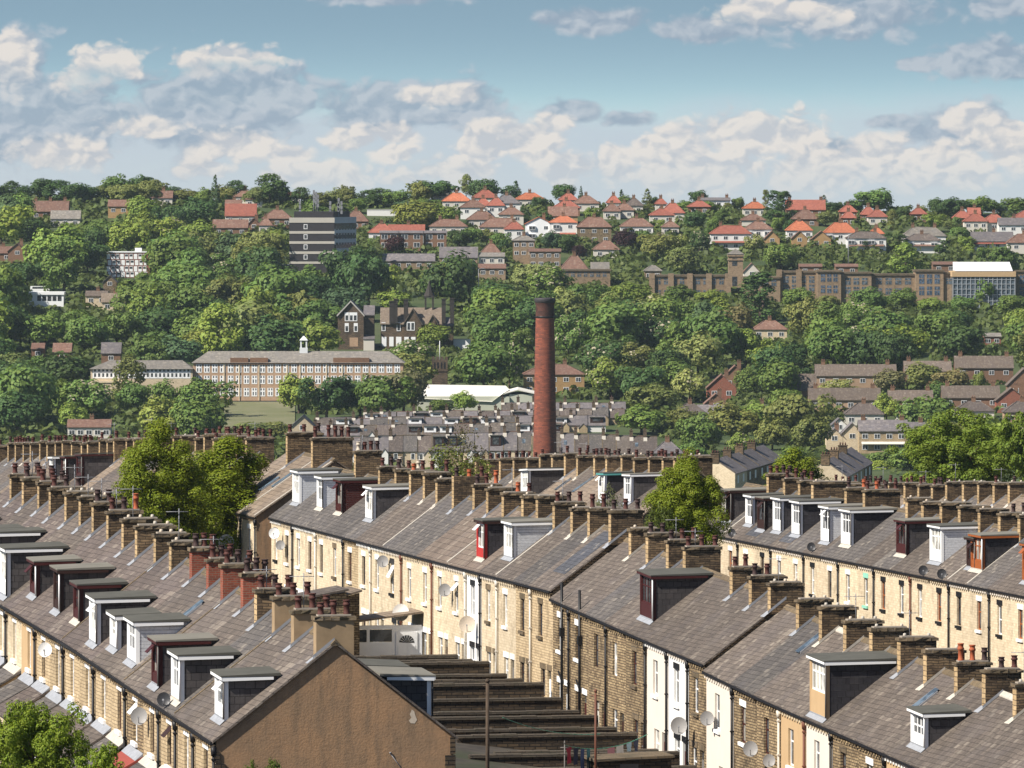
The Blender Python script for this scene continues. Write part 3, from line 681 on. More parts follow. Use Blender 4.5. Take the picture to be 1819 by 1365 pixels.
# --- middle terrace
B2 = [281.3, 285.6, 290.0, 294.3, 298.6, 302.9, 307.1, 311.5, 315.8, 320, 324.1, 328.3, 332.4, 336.4, 340.6, 344.8, 348.6, 352.6, 356.5, 360.3, 365, 368.7, 372.8, 376.8, 380.4, 384.7, 388.8, 392.4, 396.8, 401.5, 405.2, 409, 412.9, 417.7, 421, 424.5, 428, 431.5, 435]
B2 = [t + .25 for t in B2]
STEP1, STEP2 = 329.55 - .0, 362.05
B2[11] = 329.4; 
E2b = [(250, 35.25), (295, 37.05), (308.4, 37.58), (318.7, 37.98), (329.39, 38.5), (329.4, 38.78), (342, 39.22), (360.54, 39.95), (360.55, 40.3), (435, 40.5), (520, 40.5)]
def look2(i, t0, t1, rng):
    px = px_at((t0 + t1) / 2, 78)
    wall = lookup(px, [(598, 635, 'golden stone'), (842, 868, 'white render'), (930, 972, 'golden stone'), (972, 1137, 'sooty stone'), (1137, 1175, 'cream render'), (1175, 1212, 'white render'), (1212, 1255, 'sooty stone'), (1255, 1298, 'cream render'), (1298, 1385, 'sooty stone'), (1385, 1425, 'tan render'), (1425, 1468, 'cream render'), (1468, 1566, 'sooty stone'), (1566, 1625, 'tan render')], 'cream stone' if px < 960 else 'sooty stone')
    S = dict(wall=wall, gable='sooty stone', roof=rng.choice(['brown slate', 'brown slate', 'brown slate', 'grey slate']), uy=.6, uw=.9)
    if px < 640: S['roof'] = 'grey slate'
    if 735 < px < 855: S['roof'] = 'concrete tile'
    dark = wall in ('sooty stone', 'golden stone') or rng.random() < .25
    S['lintel'] = rng.choice(['white paint', 'white paint', 'black paint', 'white paint'] if not dark else ['white paint', 'white paint', 'coping stone', None])
    if 'render' in wall: S['lintel'] = None if wall != 'white render' else 'black paint'; S['sill'] = 'white paint'
    S['frame'] = rng.choice(['white paint', 'white paint', 'white paint', 'maroon paint', 'dark brown paint'])
    S['door'] = rng.choice(['white paint', 'white paint', 'maroon paint', 'dark brown paint', 'grey wood'])
    if wall != lookup(px_at((t0 + t1) / 2 + 4, 78), [], wall) or i % 2 == 0 or 'render' in wall: S['pipe'] = rng.choice(['dark gutter', 'dark gutter', 'dark gutter', 'cream wall', 'rust pipe'])
    if wall == 'sooty stone' and i in (17, 18): S['soil'] = .35
    if 'render' in wall or wall == 'cream stone': S['brackets'] = rng.choice(['cream render', 'cream stone', 'white render'])
    S['cw'] = 1.45; S['ch'] = .82
    pots = {3: [None, 'mid d', 'mid c'], 4: ['tall o', 'tall o', 'mid d'], 12: ['mid d', 'mid c', None], 13: ['mid c', 'mid c', None], 15: ['mid c'] * 3, 16: ['mid d', 'mid c', 'mid c'], 17: ['mid d', 'mid d', None], 19: ['mid d', 'mid c', 'mid d'], 20: ['tall c', 'tall c', None], 27: ['mid d', 'mid c', 'tall o'], 25: [None, 'mid o', 'mid c'], 30: [None, None, 'tall c'], 32: ['mid d', 'mid c', 'mid b'], 33: ['mid c', 'mid d', 'mid b'], 35: ['mid b', 'mid c', 'mid c', 'mid d']}
    if i in pots: S['pots'] = pots[i]
    elif 21 <= i <= 31 and rng.random() < .4: S['pots'] = potset(rng, 3, ('mid c', 'mid d', 'short o'))
    if i in (14, 34, 36, 37): S['chimney'] = False
    if i == 11: S['chimney'] = True; S['cw'] = 1.45
    if i in (15, 19): S.update(ch=1.05, cw=1.6)
    if i == 28: S.update(ch=1.3, cw=1.7, cap=False)
    if i == 35: S.update(ch=1.4, cw=1.55)
    S['flash'] = rng.choice(['lead', 'lead', 'mortar'])
    if i in (25, 22, 29): S['verge'] = 'mortar'
    if i in (24,): S['verge'] = 'concrete tile'
    if i == 19: S['patch'] = (.9, 3.6, .25, 2.75)
    if i in (8, 2): S['ridge'] = 'mortar'
    if rng.random() < .4: S['aerial'] = True
    return S
dorm2 = [(536, 'whitewhite', 2.5, .1, 2.1), (576, 'whitewhite', 2.45, .15, 1.9), (606, 'maroonall', 2.45, .1, 1.9), (664, 'white', 2.4, .1, 2.2), (860, 'red', 3.0, .5, 1.9), (913, 'whitewhite', 2.6, .3, 2.2), (1157, 'maroon', 2.85, .15, 2.6), (1469, 'tanbase', 3.4, .3, 2.7), (1644, 'white', 2.95, 1.15, 2.1)]
dish2 = [(487, 948, .3, 'dish white', .5), (498, 969, .26, 'dish grey', .3), (680, 998, .3, 'dish grey', .35), (790, 1049, .31, 'dish grey', .4), (830, 1110, .4, 'buff pot', .5), (712, 1089, .42, 'dish white', .9), (1206, 1290, .36, 'dish grey', .7), (1256, 1277, .3, 'dish grey', .35), (1333, 1331, .31, 'dish grey', .7), (1366, 1352, .26, 'dish grey', .4)]
terrace('middle', 81.5, 3.5, 2.62, B2, lambda t: interp(t, E2b), look2, dorm2, [(1442, .35, 1.5), (1640, .9, 1.9)], dish2, True, 'from the near end, middle terrace', 'houses of the middle terrace', 2, 8)

# --- taller row with rooflights beyond the middle terrace
def look2b(i, t0, t1, rng):
    return dict(wall='cream stone', gable='brown render', roof='pale stone tile', uy=.5, verge='mortar', lintel='white paint', pipe='dark gutter', cw=2.3 if i == 0 else 2.0, ch=1.25, pots=['tall c'] + [None] + ['tall c'] * 4 if i == 0 else (['mid c', 'mid c', 'mid d'] if i == 2 else None), chimney=i != 1, cy=1.0 if i == 0 else .05)
terrace('upper', 82, 4.5, 3.05, [437.2, 442.0, 446.8, 451.6], lambda t: 40.45, look2b, [], [(478, 2.0, 3.0), (500, 1.6, 2.6), (520, 2.6, 3.6), (545, .9, 1.9)], [(402, 965, .45, 'dish white', .9)], True, 'from the gable, rooflight row', 'houses of the row with rooflights', 2, 3)

# --- right-hand terrace
B4 = [390, 394, 398, 402.1, 406.1, 410.2, 414.1, 418, 422, 425.7, 430, 434, 438, 442, 445.9, 450.2, 454.1, 458, 462.2, 466.6]
def look4(i, t0, t1, rng):
    S = dict(wall='cream stone', gable='cream stone', roof=rng.choice(['brown slate', 'grey slate', 'brown slate']), uy=.55, uw=.85, lintel=rng.choice(['white paint', 'white paint', 'black paint']), frame=rng.choice(['white paint', 'white paint', 'dark brown paint', 'orange wood']), cw=1.55, ch=.85, brackets=rng.choice(['cream stone', 'cream render']))
    px = px_at((t0 + t1) / 2, 109.5)
    if 1530 < px < 1560: S['lintel'] = 'green paint'; S['frame'] = 'white paint'
    if 1565 < px < 1685: S['lintel'] = 'black paint'
    if i % 2 == 0: S['pipe'] = 'dark gutter' if rng.random() < .8 else 'rust pipe'
    i += 1
    pots = {18: ['mid c', 'mid c', 'mid d', 'mid d'], 17: ['mid c', 'tall c', 'mid c'], 16: ['mid d', 'mid c', None], 13: ['mid d', 'mid o', 'mid c'], 12: ['mid c', 'mid o', 'mid d', 'mid c'], 5: [None, 'mid d', 'mid d'], 3: ['mid c', None, 'mid c']}
    if i in pots: S['pots'] = pots[i]
    if i in (12, 13, 15): S.update(cw=2.1)
    if i in (11, 14, 19): S['chimney'] = False
    if i in (4, 5, 18): S['verge'] = 'mortar'
    if i in (16, 14): S['patch'] = (.3, 3.2, 1.6, 3.3)
    return S
dorm4 = [(1286, 'dark', 2.75, .3, 1.9), (1300, 'dark', 2.6, .2, 2.1), (1345, 'white', 2.6, .3, 1.8), (1363, 'dark', 2.8, .3, 1.9), (1389, 'whiteblack', 2.7, .1, 2.1), (1428, 'whiteblack', 2.7, .1, 2.1), (1475, 'whitewhite', 2.8, .1, 2.1), (1513, 'whiteblack', 2.75, .1, 2.3), (1613, 'maroon', 2.7, .2, 2.2), (1673, 'whitewhite', 2.75, .15, 2.4), (1733, 'dark', 2.7, .6, 1.7), (1756, 'orange', 2.75, .3, 2.3), (1832, 'orange', 2.9, .3, 2.4)]
dish4 = [(1300, 947, .24, 'dish dark', .1), (1441, 972, .24, 'dish dark', .1), (1640, 1014, .26, 'dish dark', .15), (1673, 1020, .26, 'dish dark', .15)]
terrace('right', 113, 3.5, 2.62, B4, lambda t: 38.1, look4, dorm4, [], dish4, True, 'from the right end, right terrace', 'houses of the right terrace', 1, 21)

# --- rows beyond the crest: roofs and stacks only show
def back_look(potp, roofs, wall='sooty stone', potn=(2, 4), kinds=('mid c', 'mid c', 'mid d', 'short c')):
    def f(i, t0, t1, rng):
        return dict(wall=wall, gable=wall, roof=rng.choice(roofs), cw=rng.choice([1.6, 1.75, 1.9]), ch=rng.uniform(.9, 1.02), pots=potset(rng, rng.randint(*potn), kinds) if rng.random() < potp else None, flash=rng.choice(['lead', 'mortar']), aerial=rng.random() < .2, lintel='white paint')
    return f
B0 = [495 + 4.1 * k for k in range(29)]
terrace('far left', 88, 3.8, 2.7, B0, lambda t: interp(t, [(495, 39.1), (508, 38.8), (540, 37.5), (574, 36.2), (611, 34.7), (640, 33.3)]), back_look(.85, ['pale stone tile', 'brown slate', 'grey slate']), [(96, 'white', 2.6, .3, 2.0), (118, 'maroon', 3.0, .3, 2.2), (150, 'maroon', 3.2, .1, 2.6)], [], [], True, 'from the near end, back left terrace', 'houses of the back left terrace', 1, 31)
p3 = [1226, 1203, 1181, 1158, 1133, 1107, 1082, 1059, 1031.5, 1009, 987, 963, 940.5, 917.7, 895, 872, 850, 828, 806]
B3 = [t_of(p, 116.8) for p in p3]
terrace('crest', 117.5, 4.0, 2.8, B3, lambda t: interp(t, [(495, 37.5), (505, 37.2), (534, 36.4), (559, 35.1), (580, 33.9), (610, 32)]), back_look(.75, ['grey slate', 'brown slate', 'pale stone tile']), [(1077, 'teal', 2.9, .3, 2.0), (1124, 'white', 2.9, .3, 2.2), (940, 'white', 3.3, .1, 2.6)], [(1000, 1.2, 2.2), (1035, 1.0, 2.3), (1150, 1.0, 2.2), (1165, 1.6, 2.8)], [], True, 'from the conifer, crest terrace', 'houses of the crest terrace', 1, 33)
B5 = [514.55 + 4.05 * k for k in range(16)]
terrace('back right', 146, 3.8, 2.7, B5, lambda t: interp(t, [(470, 36.8), (518, 35.0), (545, 33.7), (604, 31.8), (640, 30.5)]), back_look(.6, ['grey slate', 'brown slate', 'pale stone tile']), [], [], [], True, 'from the right end, back right terrace', 'houses of the back right terrace', 0, 35)
for k in ('left', 'middle', 'upper', 'right', 'far left', 'crest', 'back right'): pass

# --- extras on the brown gable
r0, _t0, _t1, _ze = TERR['left'][0]
q = MB(); xs, zs = 1.95, 6.55
pts = [(0, .38), (.12, .30), (.17, .12), (.26, -.10), (.14, -.26), (-.06, -.24), (-.14, -.12), (-.02, .02), (-.10, .16)]
q.face([(xs + .7 + a * .7, -.004, zs + b * .75) for a, b in pts]); obj('bare_patch', q, 'buff pot', r0)
q = MB(); q.tube((1.9, -.02, 5.35), (2.35, -.03, 4.75), .014, n=5); q.lathe([(.035, 0), (.03, .05)], 8, (1.9, -.03, 5.35)); obj('bracket_rod', q, 'metal', r0)
q = MB()
for k in range(9): q.box(4.1 - (.30 if k % 2 else .12), 4.16, -.05 - .01 * (k % 2), .12, 5.9 - .62 * (k + 1) + .02, 5.9 - .62 * k - .02)
obj('corner_stones', q, 'black paint' if False else 'dark sooty stone', r0)
q = MB()
for k in range(4): q.box(-4.16, -4.1 + (.30 if k % 2 else .12), -.05 - .01 * (k % 2), .12, 5.5 - .4 * (k + 1) + .02, 5.5 - .4 * k - .02)
obj('corner_stones', q, 'dark sooty stone', r0)

# --- yards between the left and the middle terrace
def mid_ground(t, o): return near_z(t, o)
NY = 0
for i, t in enumerate(B2):
    if not (327 < t < 383): continue
    o1 = 81.5 - 3.5; wr = random.Random(i * 7); L = wr.uniform(7.5, 10.5)
    zt = interp(t, E2b) - WH + wr.uniform(-.22, .2)
    X, Y = W2(t + .2, o1)
    root = thing('yard_wall', f'dark stone yard wall with pale coping behind the middle terrace, {ordw(NY + 1)} from the clothes line', 'wall', (X, Y, zt), TH, 'yard walls of the middle terrace'); NY += 1
    m = MB(); m.box(-L, -.42, -.16, .16, -2.5, 1.45); obj('wall', m, 'dark sooty stone', root)
    c = MB(); rr = random.Random(i); k = 12
    for j in range(k):
        a, b = -L + (L - .42) * j / k, -L + (L - .42) * (j + 1) / k - .012; h = rr.uniform(-.015, .03)
        c.hexa([(a, -.23, 1.452), (b, -.23, 1.452), (b, .23, 1.452), (a, .23, 1.452), (a, -.21, 1.56 + h), (b, -.21, 1.56 + h), (b, .21, 1.58 + h), (a, .21, 1.58 + h)])
    obj('coping', c, 'yard coping', root)
t0, t1 = 300, 400; q = MB(); X, Y = W2(322, 68.3)
def outhouse(px, py, o, w, d, h, label, roofm, wall, rise=.5, name='outhouse'):
    t = t_of(px, o); z = z_of(py, t, o); X, Y = W2(t, o)
    root = thing(name, label, 'shed', (X, Y, z - h), TH)
    m = MB(); m.box(0, w, 0, d, -3, h - .02); m.extr([(0, h - .02), (w, h - .02), (w, h + rise - .1)], 'y', 0, .2, 0); m.extr([(0, h - .02), (w, h - .02), (w, h + rise - .1)], 'y', d - .2, d, 0); obj('wall', m, wall, root)
    r = MB(); r.extr([(-.2, h - .03), (-.2, h + .08), (w + .1, h + rise + .08), (w + .1, h + rise - .02)], 'y', -.2, d + .2, 0); obj('roof', r, roofm, root)
    q = MB(); q.box(w * .3, w * .3 + .8, -.03, -.004, h - 2.0, h - .15); obj('door', q, 'grey wood', root)
    return root
outhouse(1062, 1352, 72.5, 3.2, 2.2, 2.0, 'low shed with grey stone slab roof below the clothes line', 'coping stone', 'dark sooty stone', .12)
outhouse(552, 1078, 72.0, 2.5, 3.2, 3.0, 'stone outhouse with sloping slab roof behind the chimneys of the left terrace', 'pale stone tile', 'sooty stone', .75)
outhouse(490, 1075, 70.0, 3.6, 3.0, 2.8, 'low stone outhouse with brown slate roof behind the left terrace chimneys', 'brown slate', 'sooty stone', .7)
# white porch
t = t_of(655, 75.2); X, Y = W2(t, 75.2); zb = interp(t, E2b) - WH
root = thing('entrance_porch', 'white panelled porch with fanlight door on the middle terrace', 'porch', (X, Y, zb), TH)
m = MB(); m.box(-1.6, 2.75, 0, .12, .0, 1.55); m.box(-1.6, -1.45, 0, .12, 1.551, 2.2); m.box(-.1, .05, 0, .12, 1.551, 2.2); m.box(1.2, 2.75, 0, .12, 1.551, 2.2); m.box(-1.6, 2.75, 0, .12, 2.201, 2.4); m.box(-1.6, -1.48, .121, 2.6, 0, 2.3)
obj('porch_frame', m, 'white paint', root)
m = MB(); m.extr([(-1.8, 2.42), (-1.8, 2.52), (2.74, 3.1), (2.74, 3.0)], 'y', -.25, 2.8, 0); obj('porch_roof', m, 'pale stone tile', root)
m = MB(); m.box(1.4, 2.5, -.04, -.004, .02, 2.05); 
d = obj('door', m, 'white paint', root)
m = MB(); n = 8
for k in range(n): 
    a, b = math.pi * k / n, math.pi * (k + 1) / n - .08
    m.face([(1.95, -.045, 1.5), (1.95 + .4 * math.cos(a), -.045, 1.5 + .4 * math.sin(a)), (1.95 + .4 * math.cos(b), -.045, 1.5 + .4 * math.sin(b))])
obj('fanlight', m, 'window glass', d)
m = MB(); 
for k, (a, b) in enumerate(((1.5, 1.88), (2.02, 2.4))):
    for z0, z1 in ((.15, .75), (.85, 1.38)): m.box(a, b, -.055, -.041, z0, z1)
obj('door_panels', m, 'grey cladding' if False else 'white paint', d)
m = MB(); m.box(-1.44, -.11, .04, .08, 1.56, 2.19); m.box(.06, 1.19, .04, .08, 1.56, 2.19); obj('pane', m, 'window glass', root)

# poles and washing
def pole(px, py0, py1, o, r, matn, label):
    t = t_of(px, o); X, Y = W2(t, o); z0, z1 = z_of(py1, t, o), z_of(py0, t, o)
    zg = min(z0, near_z(t, o)) - .3
    root = thing('washing_pole', label, 'pole', (X, Y, zg), 0)
    m = MB(); m.tube((0, 0, 0), (0, 0, z1 - zg), r, r * .85, 10); obj('post', m, matn, root)
    m = MB(); m.lathe([(r * 1.15, 0), (r * 1.2, .05), (r * .6, .14)], 10, (0, 0, z1 - zg)); m.tube((-.18, 0, z1 - zg - .15), (.18, 0, z1 - zg - .15), .02); obj('post_cap', m, matn, root)
    return Vector((X, Y, z1))
pA = pole(866, 1212, 1365, 64.5, .085, 'bark', 'thick dark wooden pole in the yard right of the brown gable')
pB = pole(1058, 1230, 1365, 72.0, .055, 'rust pipe', 'slim rusty iron pole beside the hanging washing')
pC = pole(1003, 1322, 1365, 70.5, .03, 'grey wood', 'thin leaning clothes prop left of the red washing')
pD = Vector(P(1150, 1305, t_of(1150, 77.0) * CS + 77.0 * SN))
def line(a, b, sag, name, label, n=14):
    m = MB(); pr = None; L = []
    for k in range(n + 1):
        u = k / n; p = a.lerp(b, u); p.z -= sag * 4 * u * (1 - u); L.append(p)
        if pr is not None: m.tube(pr - a, p - a, .016, n=5)
        pr = p
    o = obj(name, m, 'green cord', None, tuple(a)); tag(o, label, 'rope'); return L
pE = Vector(P(893, 1275, t_of(893, 66) * CS + 66 * SN))
line(pE, Vector(P(1066, 1304, t_of(1066, 75) * CS + 75 * SN)), .25, 'washing_line', 'green cord sagging across the dark stepped yard walls')
L = line(pC - Vector((0, 0, .05)), pD, .35, 'washing_line', 'washing line carrying clothes in front of the cream wall', 20)
cl = [(.05, 'red cloth', 'shirt', 'dark red shirt at the left end of the washing line'), (.13, 'navy cloth', 'shirt', 'navy top beside the red shirt on the line'), (.21, 'blue cloth', 'trousers', 'blue trousers hanging on the washing line'), (.28, 'teal cloth', 'trousers', 'teal trousers hanging beside the rusty pole'), (.55, 'pink cloth', 'sheet', 'pink towel hanging on the washing line'), (.66, 'white cloth', 'sheet', 'wide white sheet on the washing line'), (.77, 'sky cloth', 'shirt', 'pale blue shirt on the washing line'), (.86, 'navy cloth', 'shirt', 'dark garment at the right end of the washing line')]
for u, mt, kd, lab in cl:
    k = u * 20; i0 = int(k); p = L[i0].lerp(L[min(i0 + 1, 20)], k - i0); dv = (L[-1] - L[0]).normalized(); rr = random.Random(lab)
    w = {'shirt': .44, 'trousers': .36, 'sock': .14, 'sheet': .62}[kd]; h = {'shirt': .72, 'trousers': 1.05, 'sock': .3, 'sheet': .5}[kd]
    m = MB(); n = 6
    def pt(a, b):                                   # a across -1..1, b down 0..1
        wv = .05 * math.sin(3.1 * a + 4 * b + u * 30) * (b + .2); q = dv * (a * w) ; return (q.x + wv * .4, q.y + wv, -b * h - .01)
    outl = {'shirt': lambda b: 1.0 if b < .3 else .72, 'trousers': lambda b: .85, 'sock': lambda b: .9, 'sheet': lambda b: 1.0}[kd]
    for j in range(6):
        for a in range(n):
            b0, b1 = j / 6, (j + 1) / 6
            if kd == 'trousers' and b0 >= .33 and a in (n // 2 - 1, n // 2) and (a == n // 2 or True) and False: continue
            s0, s1 = outl(b0), outl(b1 - .01); a0, a1 = -1 + 2 * a / n, -1 + 2 * (a + 1) / n
            if kd == 'trousers' and b0 > .3: 
                gp = .06 * (b0 - .3) * 3
                a0 = a0 - gp if a1 <= 0 else a0 + gp; a1 = a1 - gp if a1 <= 0 else a1 + gp
            m.face([pt(a0 * s0, b0), pt(a1 * s0, b0), pt(a1 * s1, b1), pt(a0 * s1, b1)], 0, True)
    o = obj('hanging_garment', m, mt, None, tuple(p)); tag(o, lab, 'laundry', 'washing on the line')
# ------------------------------------------------------------------ buildings on the far hillside (pixel spans give the place, metres the shape)
BOX = []          # covered picture spans, so that no tree is planted in front: (x0, x1, ytop, ybase)
LABQ = []         # (object, description, px, py) -> labels written at the end
def cc(n, m, k=0): return m
def fhouse(x0, x1, yr, ye, yb, wall='cream wall', roof='red tile', style='hip', chim=1, cols=3, rows=2, rz=0, depth=8.0, desc=None, win='white paint', base=None, ext=None, group=None, bays=0, vis=None, cat='house', name='house', chm='brown brick', winw=1.5, winh=1.25):
    px = (x0 + x1) / 2
    X, Y, Z, s = far(px, yb)
    W = (x1 - x0) / s; H = (yb - ye) / s; rise = max((ye - yr) / s, .6); D = depth
    root = thing(name, None, cat, (X, Y, Z), rz, group)
    hw = W / 2
    m = MB()
    m.wallgrid(lambda u, v, d: (u, d, v), [-hw, hw], [-4, H], [], .1, 0)
    m.face([(hw, 0, -4), (hw, D, -4), (hw, D, H), (hw, 0, H)]); m.face([(-hw, D, -4), (-hw, 0, -4), (-hw, 0, H), (-hw, D, H)]); m.face([(hw, D, -4), (-hw, D, -4), (-hw, D, H), (hw, D, H)])
    o = .35; th = .18
    r = MB()
    if style == 'hip':
        e = min(D / 2, hw * .85); a = hw - e * .9
        A = [(-hw - o, -o), (hw + o, -o), (hw + o, D + o), (-hw - o, D + o)]; Rg = [(-a, D / 2), (a, D / 2)]
        zl, zt = H - .02, H + rise
        q = [(x, y, zl + .12) for x, y in A]; g = [(x, y, zt) for x, y in Rg]
        r.face([q[0], q[1], g[1], g[0]]); r.face([q[1], q[2], g[1]]); r.face([q[2], q[3], g[0], g[1]]); r.face([q[3], q[0], g[0]])
        for i in range(4):
            j = (i + 1) % 4; r.face([(A[i][0], A[i][1], zl), (A[j][0], A[j][1], zl), q[j], q[i]])
        r.face([(x, y, zl) for x, y in reversed(A)])
        cx = [0] if chim == 1 else list(np.linspace(-a, a, max(chim, 1)))
    elif style == 'gable':       # ridge parallel to the picture
        for x in (-hw, hw): m.face([(x, 0, H), (x, D, H), (x, D / 2, H + rise - .1)])
        for sg in (0, 1):
            f = (lambda y: y) if sg == 0 else (lambda y: D - y)
            r.extr([(f(-o), H - .15), (f(D / 2), H + rise), (f(D / 2), H + rise + th), (f(-o), H - .15 + th)], 'x', -hw - .2, hw + .2, 0)
        cx = list(np.linspace(-hw * .8, hw * .8, chim)) if chim > 1 else [hw * .1]
    else:                        # gable faces us
        m.face([(-hw, 0, H), (hw, 0, H), (0, 0, H + rise - .1)]); m.face([(-hw, D, H), (hw, D, H), (0, D, H + rise - .1)])
        for sg in (-1, 1):
            r.extr([(sg * (hw + o), H - .2), (0, H + rise), (0, H + rise + th), (sg * (hw + o), H - .2 + th)], 'y', -.3, D + .3, 0)
        cx = [hw * .35]
    obj('wall', m, wall, root); ro = obj('roof', r, roof, root)
    if style == 'hip':
        hr = MB()
        for p, g_ in ((q[0], g[0]), (q[1], g[1]), (q[2], g[1]), (q[3], g[0]), (g[0], g[1])): hr.tube(p, g_, .13, n=5)
        obj('ridge_tiles', hr, roof, ro)
    for x in (cx if chim else []):
        c = MB(); yy = D / 2 + .1; zt = H + rise
        if style == 'front': yy = D * .6
        c.box(x - .55, x + .55, yy - .35, yy + .35, zt - 1.0, zt + 1.0); c.box(x - .63, x + .63, yy - .43, yy + .43, zt + 1.001, zt + 1.15)
        for k in (-.3, .3): c.lathe([(.14, zt + 1.15), (.11, zt + 1.6)], 6, (x + k, yy, 0))
        obj('chimney', c, chm, ro)
    for j in range(rows):
        zc = H - 1.35 - j * 2.75
        if zc < .7: break
        for i in range(cols):
            u = -hw + W * (i + .5) / cols
            if style == 'front' and j == 0 and cols == 1: zc = H - .4
            big = 1.0 if not (bays and (i % 2 == 0)) else 1.5
            w = winw / 2 * big; w = min(w, W / cols * .42); h = winh / 2
            f = MB(); dd = .06 if big == 1 else .55
            f.box(u - w, u + w, -dd, -.004, zc - h, zc + h, 0)
            n = max(2, int(w / .38))
            for k in range(n):
                a, b = u - w + .1 + (2 * w - .1) * k / n, u - w + (2 * w - .1) * (k + 1) / n
                f.face([(a, -dd - .01, zc - h + .1), (b, -dd - .01, zc - h + .1), (b, -dd - .01, zc + h - .1), (a, -dd - .01, zc + h - .1)], 1)
            obj('bay_window' if big > 1 else 'window', f, [win, 'window glass'], root)
    if base:                      # brick or roofed ground-floor strip
        b = MB(); b.extr([(-.9, 2.35), (-.9, 2.48), (-.004, 3.0), (-.004, 2.85)], 'x', -hw * .9, hw * .9, 0); obj('porch_roof', b, base, root)
    BOX.append((x0 - 1, x1 + 1, yr, vis or (yr + (.62 if yb < 520 else .8) * (yb - yr))))
    LABQ.append((root, desc or f"{colw(wall)} {cat} with {colw(roof)} {'hipped' if style == 'hip' else 'gabled'} roof", px, (yr + yb) / 2))
    return root
CW = {'cream wall': 'cream', 'white paint': 'white', 'brown brick': 'brown brick', 'yellow brick': 'yellow brick', 'pink brick': 'pink brick', 'college stone': 'brown stone', 'gothic stone': 'dark stone', 'golden stone': 'golden stone', 'cream stone': 'cream stone', 'sooty stone': 'dark stone', 'red brick': 'red brick', 'white render': 'white', 'cream render': 'cream',
      'red tile': 'red', 'orange tile': 'orange', 'brown tile': 'brown', 'valley slate': 'grey', 'school slate': 'pale grey', 'grey slate': 'grey', 'pale stone tile': 'tan', 'concrete tile': 'brown', 'new slate': 'dark grey', 'plum slate': 'purple brown'}
def colw(m): return CW.get(m, 'plain')

